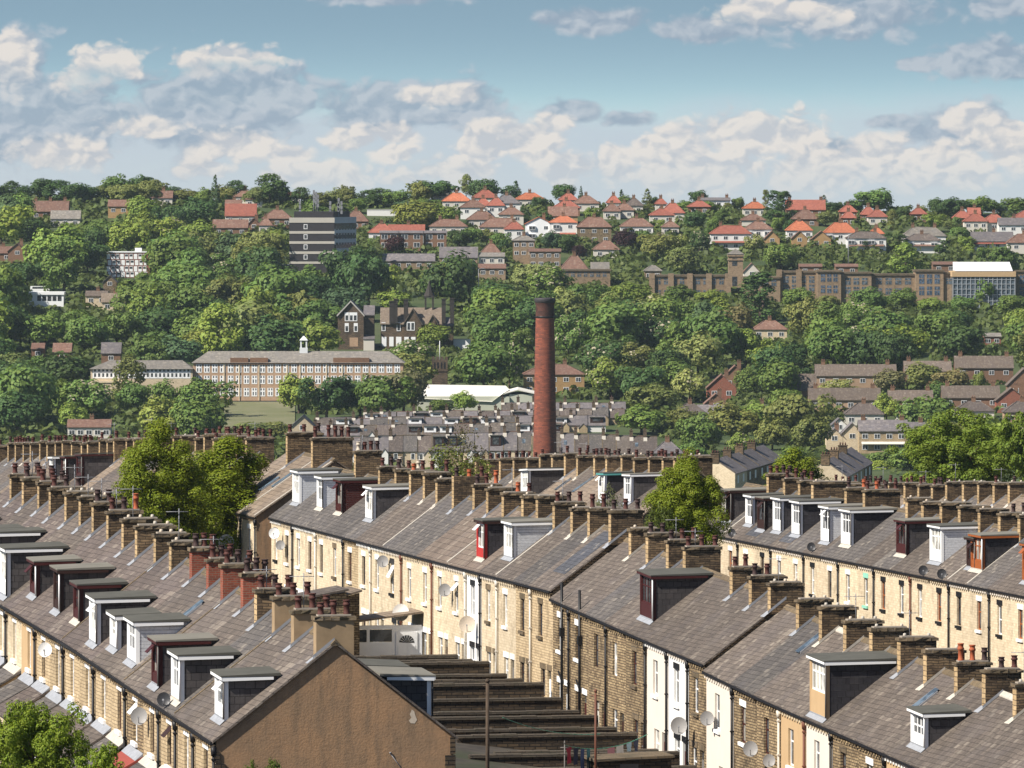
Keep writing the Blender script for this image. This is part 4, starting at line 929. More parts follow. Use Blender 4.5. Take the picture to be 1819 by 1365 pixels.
H_ = [ # x0, x1, ridge, eave, base, wall, roof, style, extra
 (56, 121, 358, 376, 392, 'brown brick', 'brown tile', 'gable', dict(chim=3, cols=4)), (90, 142, 375, 389, 403, 'cream wall', 'school slate', 'gable', dict(chim=0)),
 (192, 228, 356, 367, 388, 'yellow brick', 'brown tile', 'gable', dict(chim=0, cols=2)), (400, 428, 356, 366, 384, 'brown brick', 'brown tile', 'gable', dict(cols=2)),
 (400, 455, 363, 384, 402, 'cream wall', 'red tile', 'gable', dict(chim=0)), (416, 452, 338, 350, 364, 'cream wall', 'brown tile', 'hip', dict(cols=2)), (436, 466, 346, 355, 368, 'cream wall', 'brown tile', 'hip', dict(cols=2)),
 (378, 440, 391, 405, 420, 'brown brick', 'brown tile', 'gable', dict(chim=0)), (440, 462, 388, 400, 414, 'brown brick', 'brown tile', 'front', dict(cols=1)),
 (-14, 20, 439, 450, 472, 'brown brick', 'brown tile', 'gable', dict(cols=2)), (14, 47, 433, 447, 476, 'brown brick', 'brown tile', 'front', dict(cols=1, rows=2)),
 (466, 518, 373, 389, 408, 'brown brick', 'brown tile', 'hip', dict()), (460, 483, 388, 401, 418, 'cream wall', 'brown tile', 'hip', dict(cols=2)),
 (508, 532, 342, 350, 362, 'cream wall', 'red tile', 'gable', dict(chim=0, cols=2)), (270, 306, 340, 352, 366, 'cream wall', 'brown tile', 'gable', dict(cols=2)),
 (610, 654, 375, 394, 412, 'brown brick', 'brown tile', 'hip', dict()),
 (655, 700, 398, 414, 434, 'white render', 'red tile', 'hip', dict(cols=2)), (690, 754, 400, 415, 432, 'white render', 'red tile', 'gable', dict(cols=3)),
 (770, 806, 335, 349, 364, 'cream wall', 'school slate', 'hip', dict(cols=2)), (786, 836, 343, 358, 374, 'cream wall', 'orange tile', 'hip', dict()),
 (839, 884, 338, 352, 366, 'cream wall', 'red tile', 'hip', dict()), (876, 924, 347, 362, 384, 'white render', 'valley slate', 'hip', dict(cols=2)),
 (844, 872, 353, 366, 384, 'white render', 'red tile', 'hip', dict(cols=2)), (866, 896, 352, 366, 386, 'white render', 'red tile', 'hip', dict(cols=2)),
 (818, 862, 356, 369, 390, 'white render', 'brown tile', 'hip', dict(cols=2)), (829, 882, 376, 391, 409, 'cream wall', 'brown tile', 'hip', dict(cols=3)),
 (886, 930, 369, 382, 400, 'cream wall', 'brown tile', 'hip', dict(cols=2)), (763, 830, 390, 403, 420, 'cream wall', 'brown tile', 'hip', dict(chim=2, cols=4)),
 (852, 928, 388, 404, 422, 'cream wall', 'brown tile', 'hip', dict(chim=2, cols=4)), (896, 930, 395, 408, 432, 'white render', 'red tile', 'hip', dict(cols=2)),
 (915, 967, 343, 355, 368, 'cream wall', 'orange tile', 'hip', dict()), 
 (933, 982, 386, 398, 428, 'white paint', 'orange tile', 'front', dict(cols=2, rows=2, bays=1)), (976, 1025, 384, 396, 429, 'white render', 'orange tile', 'hip', dict(cols=2, bays=1, base='red tile')),
 (1025, 1086, 386, 404, 431, 'sooty stone', 'brown tile', 'hip', dict(cols=3)), (1102, 1160, 388, 403, 420, 'white render', 'brown tile', 'hip', dict(cols=4)),
 (993, 1026, 344, 356, 370, 'cream wall', 'red tile', 'hip', dict(cols=2)), (1018, 1064, 348, 362, 376, 'cream wall', 'brown tile', 'hip', dict(cols=2)), (982, 1030, 357, 370, 384, 'brown brick', 'red tile', 'hip', dict(cols=2)),
 (974, 1026, 368, 384, 398, 'yellow brick', 'brown tile', 'gable', dict(cols=2)), (1078, 1102, 348, 361, 376, 'cream wall', 'red tile', 'hip', dict(cols=2)), (1110, 1142, 353, 366, 380, 'cream wall', 'plum slate', 'hip', dict(cols=2)),
 (1072, 1102, 363, 376, 390, 'cream wall', 'brown tile', 'hip', dict(cols=2)), (1092, 1126, 362, 374, 388, 'cream wall', 'brown tile', 'hip', dict(cols=2)), (1174, 1216, 361, 379, 394, 'cream wall', 'red tile', 'hip', dict(cols=2)),
 (1154, 1198, 371, 383, 404, 'cream wall', 'red tile', 'hip', dict(cols=2)), (1164, 1184, 353, 363, 376, 'cream wall', 'red tile', 'hip', dict(cols=1)), (1176, 1206, 394, 404, 424, 'cream wall', 'brown tile', 'hip', dict(cols=2)),
 (1222, 1262, 357, 368, 384, 'brown brick', 'red tile', 'hip', dict(cols=2)), (1243, 1297, 352, 356, 374, 'white paint', 'valley slate', 'gable', dict(cols=4, chim=2)), (1320, 1362, 359, 371, 384, 'cream wall', 'orange tile', 'hip', dict(cols=3)),
 (1262, 1334, 401, 416, 444, 'white render', 'red tile', 'hip', dict(cols=4, chim=2, base='red tile')), (1322, 1372, 394, 408, 434, 'white render', 'brown tile', 'hip', dict(cols=3, bays=1)),
 (1316, 1360, 381, 392, 402, 'cream wall', 'brown tile', 'hip', dict(cols=2)),
 (1397, 1443, 393, 410, 430, 'white render', 'orange tile', 'hip', dict(cols=3)), (1464, 1522, 396, 414, 434, 'white render', 'orange tile', 'hip', dict(cols=3, bays=1)),
 (1504, 1574, 412, 424, 450, 'white render', 'plum slate', 'hip', dict(cols=4, chim=2, bays=1, base='brown tile')), (1545, 1570, 405, 416, 440, 'cream wall', 'orange tile', 'hip', dict(cols=1)),
 (1604, 1680, 404, 420, 440, 'white render', 'school slate', 'hip', dict(cols=3, chim=2)), (1607, 1670, 416, 428, 450, 'white render', 'plum slate', 'hip', dict(cols=3, bays=1, base='brown tile')),
 (1726, 1800, 413, 429, 446, 'white paint', 'valley slate', 'gable', dict(cols=4, base='red tile')), (1790, 1850, 416, 432, 456, 'cream wall', 'brown tile', 'hip', dict(cols=2)),
 (1358, 1385, 411, 425, 440, 'yellow brick', 'brown tile', 'front', dict(cols=1, rows=2, chim=0)), (1407, 1434, 411, 424, 440, 'yellow brick', 'brown tile', 'front', dict(cols=1, rows=2, chim=0)), (1442, 1476, 411, 425, 440, 'yellow brick', 'brown tile', 'front', dict(cols=2, rows=2, chim=0)),
 (1396, 1466, 356, 373, 386, 'brown brick', 'red tile', 'gable', dict(chim=2, cols=4)), (1407, 1454, 373, 390, 402, 'brown brick', 'brown tile', 'hip', dict(cols=2)), (1492, 1522, 365, 377, 392, 'brown brick', 'red tile', 'hip', dict(cols=2)), (1496, 1520, 376, 388, 400, 'brown brick', 'red tile', 'hip', dict(cols=2)),
 (1530, 1556, 368, 382, 396, 'brown brick', 'red tile', 'hip', dict(cols=2)), (1542, 1576, 373, 386, 400, 'cream wall', 'red tile', 'hip', dict(cols=2)), (1618, 1646, 370, 381, 396, 'brown brick', 'red tile', 'hip', dict(cols=2)),
 (1694, 1726, 375, 388, 400, 'brown brick', 'red tile', 'hip', dict(cols=2)), (1713, 1754, 380, 394, 412, 'cream wall', 'red tile', 'hip', dict(cols=3)), (1720, 1742, 370, 381, 396, 'brown brick', 'red tile', 'gable', dict(cols=2)), (1745, 1788, 381, 396, 412, 'cream wall', 'red tile', 'hip', dict(cols=3)),
 (1774, 1826, 388, 400, 418, 'white render', 'valley slate', 'gable', dict(cols=3)), (1800, 1850, 375, 388, 402, 'brown brick', 'red tile', 'hip', dict(cols=2)),
 (856, 888, 433, 449, 466, 'college stone', 'brown tile', 'hip', dict(cols=1)), (851, 896, 450, 456, 474, 'cream wall', 'school slate', 'gable', dict(cols=3, chim=0)), (850, 898, 470, 477, 500, 'college stone', 'brown tile', 'gable', dict(cols=3, chim=0)),
 (1054, 1100, 428, 444, 458, 'cream wall', 'brown tile', 'hip', dict(chim=0, cols=2)),
 (930, 1038, 648, 666, 700, 'yellow brick', 'brown tile', 'hip', dict(cols=5, chim=2, depth=12)),
 (1338, 1398, 570, 586, 604, 'cream stone', 'brown tile', 'hip', dict(cols=3)), (1748, 1778, 593, 598, 618, 'red brick', 'school slate', 'gable', dict(cols=2, chim=0)),
 (56, 78, 611, 620, 640, 'brown brick', 'brown tile', 'gable', dict(chim=0, cols=1)), (94, 126, 611, 626, 642, 'brown brick', 'brown tile', 'gable', dict(chim=0, cols=1)), (180, 214, 610, 628, 648, 'brown brick', 'valley slate', 'gable', dict(chim=0, cols=1)),
 (120, 196, 747, 759, 782, 'cream wall', 'brown tile', 'gable', dict(cols=5, chim=1)),
 # maisonettes and semis at the foot of the hill, right
 (1449, 1592, 649, 668, 694, 'pink brick', 'concrete tile', 'gable', dict(cols=6, chim=2)), (1607, 1690, 643, 660, 686, 'brown brick', 'concrete tile', 'gable', dict(cols=4, chim=2)), (1697, 1800, 634, 654, 682, 'brown brick', 'concrete tile', 'gable', dict(cols=4, chim=2)),
 (1437, 1564, 691, 711, 740, 'pink brick', 'concrete tile', 'gable', dict(cols=6, chim=2)), (1579, 1657, 695, 712, 738, 'brown brick', 'concrete tile', 'gable', dict(cols=4, chim=2)), (1674, 1776, 687, 707, 730, 'brown brick', 'concrete tile', 'gable', dict(cols=4, chim=2)),
 (1407, 1450, 666, 694, 716, 'brown brick', 'concrete tile', 'gable', dict(cols=2, chim=0)), (1770, 1824, 690, 712, 734, 'red brick', 'concrete tile', 'front', dict(cols=2)), (1790, 1850, 655, 685, 716, 'brown brick', 'concrete tile', 'front', dict(cols=2)),
 (1501, 1570, 717, 737, 756, 'cream wall', 'plum slate', 'hip', dict(cols=3)), (1696, 1766, 714, 731, 752, 'cream wall', 'plum slate', 'hip', dict(cols=3)), (1784, 1850, 714, 733, 756, 'pink brick', 'plum slate', 'hip', dict(cols=3)), (1592, 1660, 722, 738, 756, 'cream wall', 'brown tile', 'hip', dict(cols=3)),
 (1252, 1292, 700, 718, 738, 'brown brick', 'brown tile', 'front', dict(cols=1, chim=1)), (1256, 1308, 666, 690, 712, 'red brick', 'brown tile', 'front', dict(cols=2, chim=1)), (1284, 1328, 650, 672, 690, 'brown brick', 'brown tile', 'front', dict(cols=2)),
 (1198, 1254, 718, 736, 752, 'cream wall', 'plum slate', 'hip', dict(cols=3)), (1240, 1284, 721, 736, 752, 'cream wall', 'valley slate', 'gable', dict(cols=2)),
 (1340, 1368, 719, 734, 748, 'cream wall', 'plum slate', 'hip', dict(cols=2)),
 (1495, 1533, 752, 772, 800, 'cream stone', 'valley slate', 'front', dict(cols=1, rows=2, chim=0)), (1526, 1612, 748, 766, 806, 'golden stone', 'valley slate', 'gable', dict(cols=4, rows=2, chim=2, base='cream wall')), (1468, 1497, 762, 776, 800, 'cream stone', 'valley slate', 'front', dict(cols=1)),
 (1478, 1504, 744, 756, 776, 'white render', 'valley slate', 'front', dict(cols=1, chim=0)), (1608, 1660, 752, 768, 800, 'cream wall', 'valley slate', 'gable', dict(cols=2)),
]
for e in H_:
    if (e[0], e[2]) in SKIP: continue
    k = dict(e[8]); fhouse(*e[:5], wall=e[5], roof=e[6], style=e[7], **k)

def big(px, yb, name, label, cat='building', rz=0):
    X, Y, Z, s = far(px, yb); return thing(name, label, cat, (X, Y, Z), rz), s, Y
def win_strip(root, x0, x1, y, zs, n, w, h, frame='white paint', pane='window glass', name='window', dirx=None, dd=.05):
    for z in zs:
        for i in range(n):
            u = x0 + (x1 - x0) * (i + .5) / n
            f = MB(); f.box(u - w / 2, u + w / 2, y - dd, y - .004, z - h / 2, z + h / 2, 0)
            for a, b in ((u - w / 2 + .1, u - .05), (u + .05, u + w / 2 - .1)):
                q = .12 * w if frame == 'white paint' else 0; f.face([(a + q, y - dd - .01, z - h / 2 + .1 + q), (b - q * .6, y - dd - .01, z - h / 2 + .1 + q), (b - q * .6, y - dd - .01, z + .1), (a + q, y - dd - .01, z + .1)], 1); f.face([(a + q, y - dd - .01, z + .3 + q), (b - q * .6, y - dd - .01, z + .3 + q), (b - q * .6, y - dd - .01, z + h / 2 - .1), (a + q, y - dd - .01, z + h / 2 - .1)], 1)
            obj(name, f, [frame, pane], root)
# --- tower block
root, s, Y = big(554, 490, 'tower_block', 'dark office tower block with pale concrete bands and roof masts on the hillside')
z = lambda y: (490 - y) / s; wF = 80 / s; x0, x1 = -wF / 2, wF / 2; ang = R(-24)
D = 17.0
# local frame: front face along x, right face turned back
dx = 37 / s
def side(u): return (x1 + dx * u, D * u)
m = MB(); m.hexa([(x0, 0, -6), (x1, 0, -6), (x1 + dx, D, -6), (x0 + dx, D, -6), (x0, 0, z(387)), (x1, 0, z(387)), (x1 + dx, D, z(387)), (x0 + dx, D, z(387))]); obj('wall', m, 'dark cladding', root)
m = MB()
for (ya, yb) in ((387, 396), (411, 415.5), (429, 433.5), (447, 451.5), (465, 469)):
    m.face([(x0 - .05, -.12, z(yb)), (x1 + .05, -.12, z(yb)), (x1 + .05, -.12, z(ya)), (x0 - .05, -.12, z(ya))]); m.face([(x0 - .05, -.12, z(ya)), (x1 + .05, -.12, z(ya)), (x1 + .05, .1, z(ya) + .01), (x0 - .05, .1, z(ya) + .01)])
    m.face([(x0 - .05, -.12, z(yb)), (x0 - .05, -.12, z(ya)), (x0 - .05, .3, z(ya)), (x0 - .05, .3, z(yb))])
obj('concrete_band', m, 'concrete band', root)
for k, yy in enumerate((403, 421, 439, 457)):
    zc = z(yy); f = MB(); u = x0 + wF * .36
    f.box(u - .62, u + .62, -.08, -.004, zc - .8, zc + .8, 0); f.face([(u - .42, -.09, zc - .6), (u + .42, -.09, zc - .6), (u + .42, -.09, zc + .6), (u - .42, -.09, zc + .6)], 1); obj('window', f, ['white paint', 'window glass'], root)
for k, yy in enumerate((396, 405, 421, 438, 455)):
    f = MB()
    if k == 0: continue
    a, b = z(yy) + 1.2, z(yy) - .7
    for j in range(7):
        p, q = side(.06 + j * .13), side(.06 + j * .13 + .10); o_ = .06
        f.face([(p[0] + o_, p[1], b), (q[0] + o_, q[1], b), (q[0] + o_, q[1], a), (p[0] + o_, p[1], a)])
    obj('side_window', f, 'sky glass', root)
f = MB()
for yy in (392, 413, 430, 447, 464):
    p, q = side(0.0), side(1.0); f.face([(p[0] + .04, p[1], z(yy + 5)), (q[0] + .04, q[1], z(yy + 5)), (q[0] + .04, q[1], z(yy - 6)), (p[0] + .04, p[1], z(yy - 6))])
obj('side_band', f, 'lit side cladding', root)  # bands widened and lightened, painting light onto the unlit side wall
m = MB(); m.hexa([(x0 + 1.5, 1.2, z(387)), (x1 - .3, 1.2, z(387)), (x1 + dx * .7, D * .8, z(387)), (x0 + dx, D * .8, z(387)), (x0 + 1.5, 1.2, z(376)), (x1 - .3, 1.2, z(376)), (x1 + dx * .7, D * .8, z(376)), (x0 + dx, D * .8, z(376))]); obj('plant_room', m, 'dark cladding', root)
for k, (px, yt, rr) in enumerate(((557, 338, .16), (561, 341, .14), (564, 346, .12), (586, 358, .1), (601, 352, .13), (606, 358, .1), (600, 362, .1), (532, 357, .08))):
    a = MB(); xx = (px - 554) / s; a.tube((xx, 5, z(377)), (xx, 5, z(yt)), rr * 1.5, n=5)
    for q in range(3): a.box(xx - .35, xx + .35, 4.7, 4.95, z(yt) - 1.5 * q - 1.2, z(yt) - 1.5 * q)
    obj('mast', a, 'metal', root)
BOX.append((512, 634, 376, 467)); 
# low roofs at its foot
for (x0_, x1_, yr, ye, yb, rf, wl, desc) in ((548, 598, 452, 463, 476, 'pale stone tile', 'college stone', 'small tan hipped roof lodge at the foot of the tower block'),):
    pass
root, s, Y = big(552, 486, 'flat_roofed_annexe', 'long low annexe with flat blue grey roof below the tower block'); m = MB(); m.box(-50 / s, 50 / s, 0, 9, -4, 13 / s); obj('wall', m, 'college stone', root); m = MB(); m.box(-51 / s, 51 / s, -.5, 9.5, 13.1 / s, 15.5 / s); obj('roof', m, 'grey cladding', root); win_strip(root, -46 / s, 46 / s, 0, [6 / s], 9, 1.6, 1.2); BOX.append((502, 602, 470, 474))
# --- long white garden wall, brick terrace with white windows
root, s, Y = big(678, 384, 'garden_wall', 'long white boundary wall among trees right of the tower block', 'wall'); m = MB(); m.box(-26 / s, 26 / s, 0, .4, -2, 11 / s); obj('wall', m, 'white render', root); m = MB(); m.box(-26.4 / s, 26.4 / s, -.12, .52, 11.05 / s, 12 / s); obj('coping', m, 'pale concrete', root); BOX.append((652, 704, 371, 384))
for k, (a, b) in enumerate(((675, 708), (708, 752), (752, 794))):
    r_ = fhouse(a, b - 1, 411, 414, 446, 'red brick' if False else 'brown brick', 'valley slate', 'gable', chim=0, cols=2, rows=2, winw=2.2, winh=1.6, desc='flat roofed brick house with white windows')
# --- brick and white flats
root, s, Y = big(228, 494, 'apartment_block', 'red and white chequered block of flats among dark trees'); W = 76 / s; z = lambda y: (494 - y) / s
m = MB(); m.box(-W / 2, W / 2, 0, 11, -4, z(449)); obj('wall', m, 'red brick', root); m = MB(); m.box(-W / 2 - .2, W / 2 + .2, -.2, 11.2, z(449) + .01, z(447.5)); obj('roof', m, 'white paint', root)
m = MB(); m.box(2.0, 4.2, 3, 6, z(447), z(441)); obj('lift_housing', m, 'white paint', root)
for j, yy in enumerate((456, 467, 478, 488)):
    for i in range(9):
        u = -W / 2 + W * (i + .5 + (.25 if j % 2 else 0)) / 9.5
        f = MB(); f.box(u - .8, u + .35, -.06, -.004, z(yy) - .85, z(yy) + .85, 0); f.box(u - .7, u + .25, -.075, -.061, z(yy) + .0, z(yy) + .7, 1); obj('window', f, ['white paint', 'window glass'] if i % 3 else ['white paint', 'white paint'], root)
BOX.append((184, 266, 441, 488))
# --- white building and the vehicles above it
root, s, Y = big(82, 545, 'white_building', 'low white building with dark windows in the trees on the left'); W = 62 / s; z = lambda y: (545 - y) / s
m = MB(); m.box(-W / 2, W / 2, 0, 9, -4, z(524)); obj('wall', m, 'white paint', root); m = MB(); m.box(-W / 2 - .2, W / 2 + .2, -.3, 9.3, z(524) + .01, z(519)); obj('roof', m, 'white paint', root); win_strip(root, -W / 2 + 2.5, W / 2 - .5, 0, [z(530)], 5, 1.2, 1.7, 'black paint'); BOX.append((48, 114, 512, 545))
def vehicle(px, yb, L, Hh, body, label, van=True):
    X, Y, Z, s = far(px, yb); root = thing('parked_van' if van else 'parked_car', label, 'van' if van else 'car', (X, Y - 1, Z + .1))
    m = MB(); h = Hh
    pr = [(-L / 2, .35), (L / 2, .35), (L / 2, h * .62), (L / 2 - .25, h * .7), (L / 2 - (.6 if van else 1.2), h), (-L / 2 + (.1 if van else .9), h), (-L / 2, h * .66)]
    m.extr(pr, 'x', 0, 1, 0); m2 = MB()
    m = MB(); m.extr([(a, b) for a, b in pr], 'y', 0, 1.9, 0); obj('body', m, body, root)
    g = MB(); g.face([(-L / 2 + .7, -.01, h * .66), (L / 2 - .75, -.01, h * .66), (L / 2 - 1.1, -.01, h * .92), (-L / 2 + .8, -.01, h * .92)]); obj('side_window', g, 'window glass', root)
    for u in (-L * .32, L * .32):
        w = MB(); w.extr([(u + .33 * math.cos(k * math.pi / 6), .33 + .33 * math.sin(k * math.pi / 6)) for k in range(12)], 'y', -.05, .2, 0); obj('wheel', w, 'black paint', root)
vehicle(71, 523, 6.2, 2.5, 'white paint', 'white minibus parked above the low white building', True)
vehicle(170, 520, 5.6, 1.5, 'black paint', 'dark car parked left of the slate roofed stone lodge', False)
fhouse(152, 190, 518, 526, 546, 'cream stone', 'concrete tile', 'gable', chim=1, cols=2, desc='tan stone wing of the lodge below the flats')
fhouse(180, 222, 522, 537, 552, 'cream stone', 'pale stone tile', 'gable', chim=1, cols=2, desc='tan stone lodge with steep roof below the flats')
fhouse(183, 207, 490, 502, 520, 'sooty stone', 'valley slate', 'front', chim=0, cols=1, desc='small dark stone cottage with slate roof under the flats')
# --- long brick school with cupola
root, s, Y = big(520, 716, 'school_building', 'long pink brick school with slate roof, white windows and a white cupola'); X0 = (343 - 520) / s; X1 = (716 - 520) / s; z = lambda y: (716 - y) / s; D = 12
m = MB(); m.wallgrid(lambda u, v, d: (u, d, v), [X0, X1], [-4, z(645)], [], .1); m.face([(X0, 0, -4), (X0, D, -4), (X0, D, z(645)), (X0, 0, z(645))]); m.face([(X1, 0, -4), (X1, D, -4), (X1, D, z(645)), (X1, 0, z(645))]); obj('wall', m, 'pink brick', root)
r = MB(); zt = z(625); r.face([(X0 - .5, -.5, z(645)), (X1 + .5, -.5, z(645)), (X1 - 4, D / 2, zt), (X0 + 4, D / 2, zt)]); r.face([(X0 - .5, D + .5, z(645)), (X1 + .5, D + .5, z(645)), (X1 - 4, D / 2, zt), (X0 + 4, D / 2, zt)]); r.face([(X0 - .5, -.5, z(645)), (X0 - .5, D + .5, z(645)), (X0 + 4, D / 2, zt)]); r.face([(X1 + .5, -.5, z(645)), (X1 + .5, D + .5, z(645)), (X1 - 4, D / 2, zt)])
obj('roof', r, 'school slate', root)
zs = [z(655), z(675), z(697)]
for zz in zs: win_strip(root, X0 + .5, X1 - .5, 0, [zz], 26, 1.55, 2.3)
for u in (-95, -60, 88, 120):
    m = MB(); m.box((u - 16) / s, (u + 16) / s, -.3, 1.5, z(648), z(636)); obj('brick_parapet', m, 'brown brick', root)
m = MB()
for u in (-122, -95, -60, -10, 13, 60, 88): m.box(u / s - .15, u / s + .15, -.2, -.003, 0, z(645))
obj('pilaster', m, 'cream stone', root)
cu = MB(); cxp = (538.5 - 520) / s
cu.box(cxp - 1.1, cxp + 1.1, D / 2 - 1.1, D / 2 + 1.1, zt - 1, z(619)); 
for a in (-.75, .75):
    for b in (-.75, .75): cu.box(cxp + a - .2, cxp + a + .2, D / 2 + b - .2, D / 2 + b + .2, z(619), z(606))
cu.box(cxp - 1.15, cxp + 1.15, D / 2 - 1.15, D / 2 + 1.15, z(606), z(605)); cu.hexa([(cxp - 1.1, D / 2 - 1.1, z(605)), (cxp + 1.1, D / 2 - 1.1, z(605)), (cxp + 1.1, D / 2 + 1.1, z(605)), (cxp - 1.1, D / 2 + 1.1, z(605)), (cxp - .15, D / 2 - .15, z(598)), (cxp + .15, D / 2 - .15, z(598)), (cxp + .15, D / 2 + .15, z(598)), (cxp - .15, D / 2 + .15, z(598))])
obj('cupola', cu, 'cupola white', root); BOX.append((343, 520, 622, 706)); BOX.append((520, 690, 622, 672))
root, s, Y = big(250, 716, 'school_wing', 'cream school wing with hipped grey roof left of the long brick school'); X0, X1 = -89 / s, 92 / s; z = lambda y: (716 - y) / s
m = MB(); m.box(X0, X1, 0, 10, -4, z(656)); obj('wall', m, 'cream stone', root)
r = MB(); zt = z(641); A = [(X0 - .5, -.6), (X1 + .3, -.6), (X1 + .3, 10.5), (X0 - .5, 10.5)]; q = [(a, b, z(656) + .02) for a, b in A]; g = [(X0 + 5, 5, zt), (X1 - 3, 5, zt)]
r.face([q[0], q[1], g[1], g[0]]); r.face([q[1], q[2], g[1]]); r.face([q[2], q[3], g[0], g[1]]); r.face([q[3], q[0], g[0]]); obj('roof', r, 'school slate', root)
win_strip(root, X0 + .6, X1 - .6, 0, [z(664)], 12, 2.3, 2.6); win_strip(root, X0 + 2, X0 + 12, 0, [z(692)], 3, .8, 1.6, 'dark brown paint')
m = MB(); m.box(X0 + 1, X0 + 10, -2.5, -.004, -3, z(680)); m.box(X0 + .8, X0 + 10.2, -2.7, -.005, z(680) + .01, z(677)); obj('front_block', m, 'cream stone', root); BOX.append((161, 343, 640, 700))
# --- gothic manor
root, s, Y = big(690, 622, 'gothic_manor', 'dark gothic stone manor with steep gables, tall chimneys and a small steeple'); z = lambda y: (622 - y) / s; x = lambda p: (p - 690) / s
def gblock(parent, xa, xb, ya, yb, ye, yr, wall, roof, front=True):
    m = MB(); m.box(xa, xb, ya, yb, -4, z(ye)); xm = (xa + xb) / 2
    if front: m.face([(xa, ya, z(ye)), (xb, ya, z(ye)), (xm, ya, z(yr) - .1)]); m.face([(xa, yb, z(ye)), (xb, yb, z(ye)), (xm, yb, z(yr) - .1)])
    else:
        for q in (xa, xb): m.face([(q, ya, z(ye)), (q, yb, z(ye)), (q, (ya + yb) / 2, z(yr) - .1)])
    w = obj('wall', m, wall, parent); r = MB()
    if front:
        for sg, e in ((-1, xa), (1, xb)): r.extr([(e + sg * .4, z(ye) - .3), (xm, z(yr)), (xm, z(yr) + .3), (e + sg * .4, z(ye))], 'y', ya - .35, yb + .2, 0)
    else:
        for f0, e in ((-1, ya), (1, yb)): r.extr([(e + f0 * .4, z(ye) - .2), ((ya + yb) / 2, z(yr)), ((ya + yb) / 2, z(yr) + .25), (e + f0 * .4, z(ye) + .05)], 'x', xa - .2, xb + .2, 0)
    obj('roof', r, roof, parent)
gblock(root, x(600), x(646), 0, 16, 560, 536, 'gothic stone', 'valley slate'); gblock(root, x(646.4), x(664), 3, 14, 560, 545, 'gothic stone', 'valley slate', False)
v = MB()
for sg in (-1, 1): v.extr([(x(623) + sg * 24.5 / s, z(563)), (x(623), z(537)), (x(623), z(534)), (x(623) + sg * 24.5 / s, z(560))], 'y', -.55, -.36, 0)
obj('bargeboard', v, 'pale concrete', root)
gblock(root, x(676), x(786), 3, 14, 576, 549, 'gothic stone', 'pale stone tile', False); gblock(root, x(718), x(748), 1.5, 12, 577, 550, 'gothic stone', 'pale stone tile')
gblock(root, x(787), x(805), 4, 14, 580, 566, 'gothic stone', 'valley slate', False)
gblock(root, x(763), x(774), 2.4, 7, 573, 561, 'gothic stone', 'pale stone tile')
for px, yt, wd in ((696, 537, 1.5), (703, 533, 1.0), (721, 534, 1.3), (788, 533, 1.2), (803, 532, 1.2)):
    c = MB(); c.box(x(px) - wd / 2, x(px) + wd / 2, 2.2, 3.8, z(575), z(yt)); c.box(x(px) - wd / 2 - .15, x(px) + wd / 2 + .15, 2.05, 3.95, z(yt) + .01, z(yt) + .35); c.box(x(px) - wd / 2 - .1, x(px) + wd / 2 + .1, 2.1, 3.9, z(yt) - 1.3, z(yt) - 1.1); obj('chimney', c, 'soot stone', root)
st = MB(); cxp = x(762)
for a in (-1, 1):
    for b in (-1, 1): st.box(cxp + a * 1.1 - .25, cxp + a * 1.1 + .25, 9 + b * 1.1 - .25, 9 + b * 1.1 + .25, z(560), z(530))
st.box(cxp - 1.5, cxp + 1.5, 7.5, 10.5, z(530), z(527)); st.lathe([(1.7, z(527)), (1.0, z(518)), (.45, z(508)), (.12, z(500))], 8, (cxp, 9, 0), smooth=False); obj('steeple', st, 'soot stone', root)
for px, yy in ((616, 563), (624, 563), (631, 563), (616, 582), (632, 582)): 
    f = MB(); f.box(x(px) - .6, x(px) + .6, -.06, -.004, z(yy) - 1.3, z(yy) + 1.3, 0); f.face([(x(px) - .4, -.07, z(yy) - 1.1), (x(px) + .4, -.07, z(yy) - 1.1), (x(px) + .4, -.07, z(yy) + .4), (x(px) - .4, -.07, z(yy) + .4)], 1); obj('window', f, ['white paint', 'window glass'], root)
for px, yy in ((681, 581), (708, 581), (726, 580), (733, 580)): 
    yo = 2.95 if px < 718 else 1.45
    f = MB(); f.box(x(px) - .6, x(px) + .6, yo - .06, yo, z(yy) - 1.3, z(yy) + 1.3, 0); f.face([(x(px) - .4, yo - .07, z(yy) - 1.1), (x(px) + .4, yo - .07, z(yy) - 1.1), (x(px) + .4, yo - .07, z(yy) + 1.0), (x(px) - .4, yo - .07, z(yy) + 1.0)], 1); obj('window', f, ['white paint', 'window glass'], root)
for px, wd in ((682, 1.4), (695, 1.3), (708, 1.6), (724, 2.0), (732, 2.0)):
    yo = 2.95 if px < 718 else 1.45
    f = MB(); f.box(x(px) - wd / 2, x(px) + wd / 2, yo - .06, yo, z(616), z(599)); obj('boarded_window', f, 'white paint', root)
f = MB(); f.box(x(621), x(636), -.06, -.004, z(616), z(600)); obj('boarded_window', f, 'pink brick', root)
f = MB(); f.box(x(646), x(665), -3, 2.9, -3, z(603)); obj('white_annexe', f, 'cream wall', root); f = MB(); f.extr([(-3.2, z(603)), (-3.2, z(603) + .15), (2.9, z(596)), (2.9, z(596) - .15)], 'x', x(645), x(666)); obj('annexe_roof', f, 'valley slate', root)
BOX.append((598, 742, 532, 618)); BOX.append((742, 808, 532, 580)); BOX.append((752, 770, 500, 540))
root, s, Y = big(815, 620, 'garden_wall', 'white painted wall at the right of the gothic manor', 'wall'); m = MB(); m.box(-21 / s, 21 / s, 0, .4, -2, 17 / s); obj('wall', m, 'white paint', root); m = MB(); m.box(-21.4 / s, 21.4 / s, -.1, .5, 17.05 / s, 18 / s); obj('coping', m, 'pale concrete', root); BOX.append((794, 838, 600, 618))
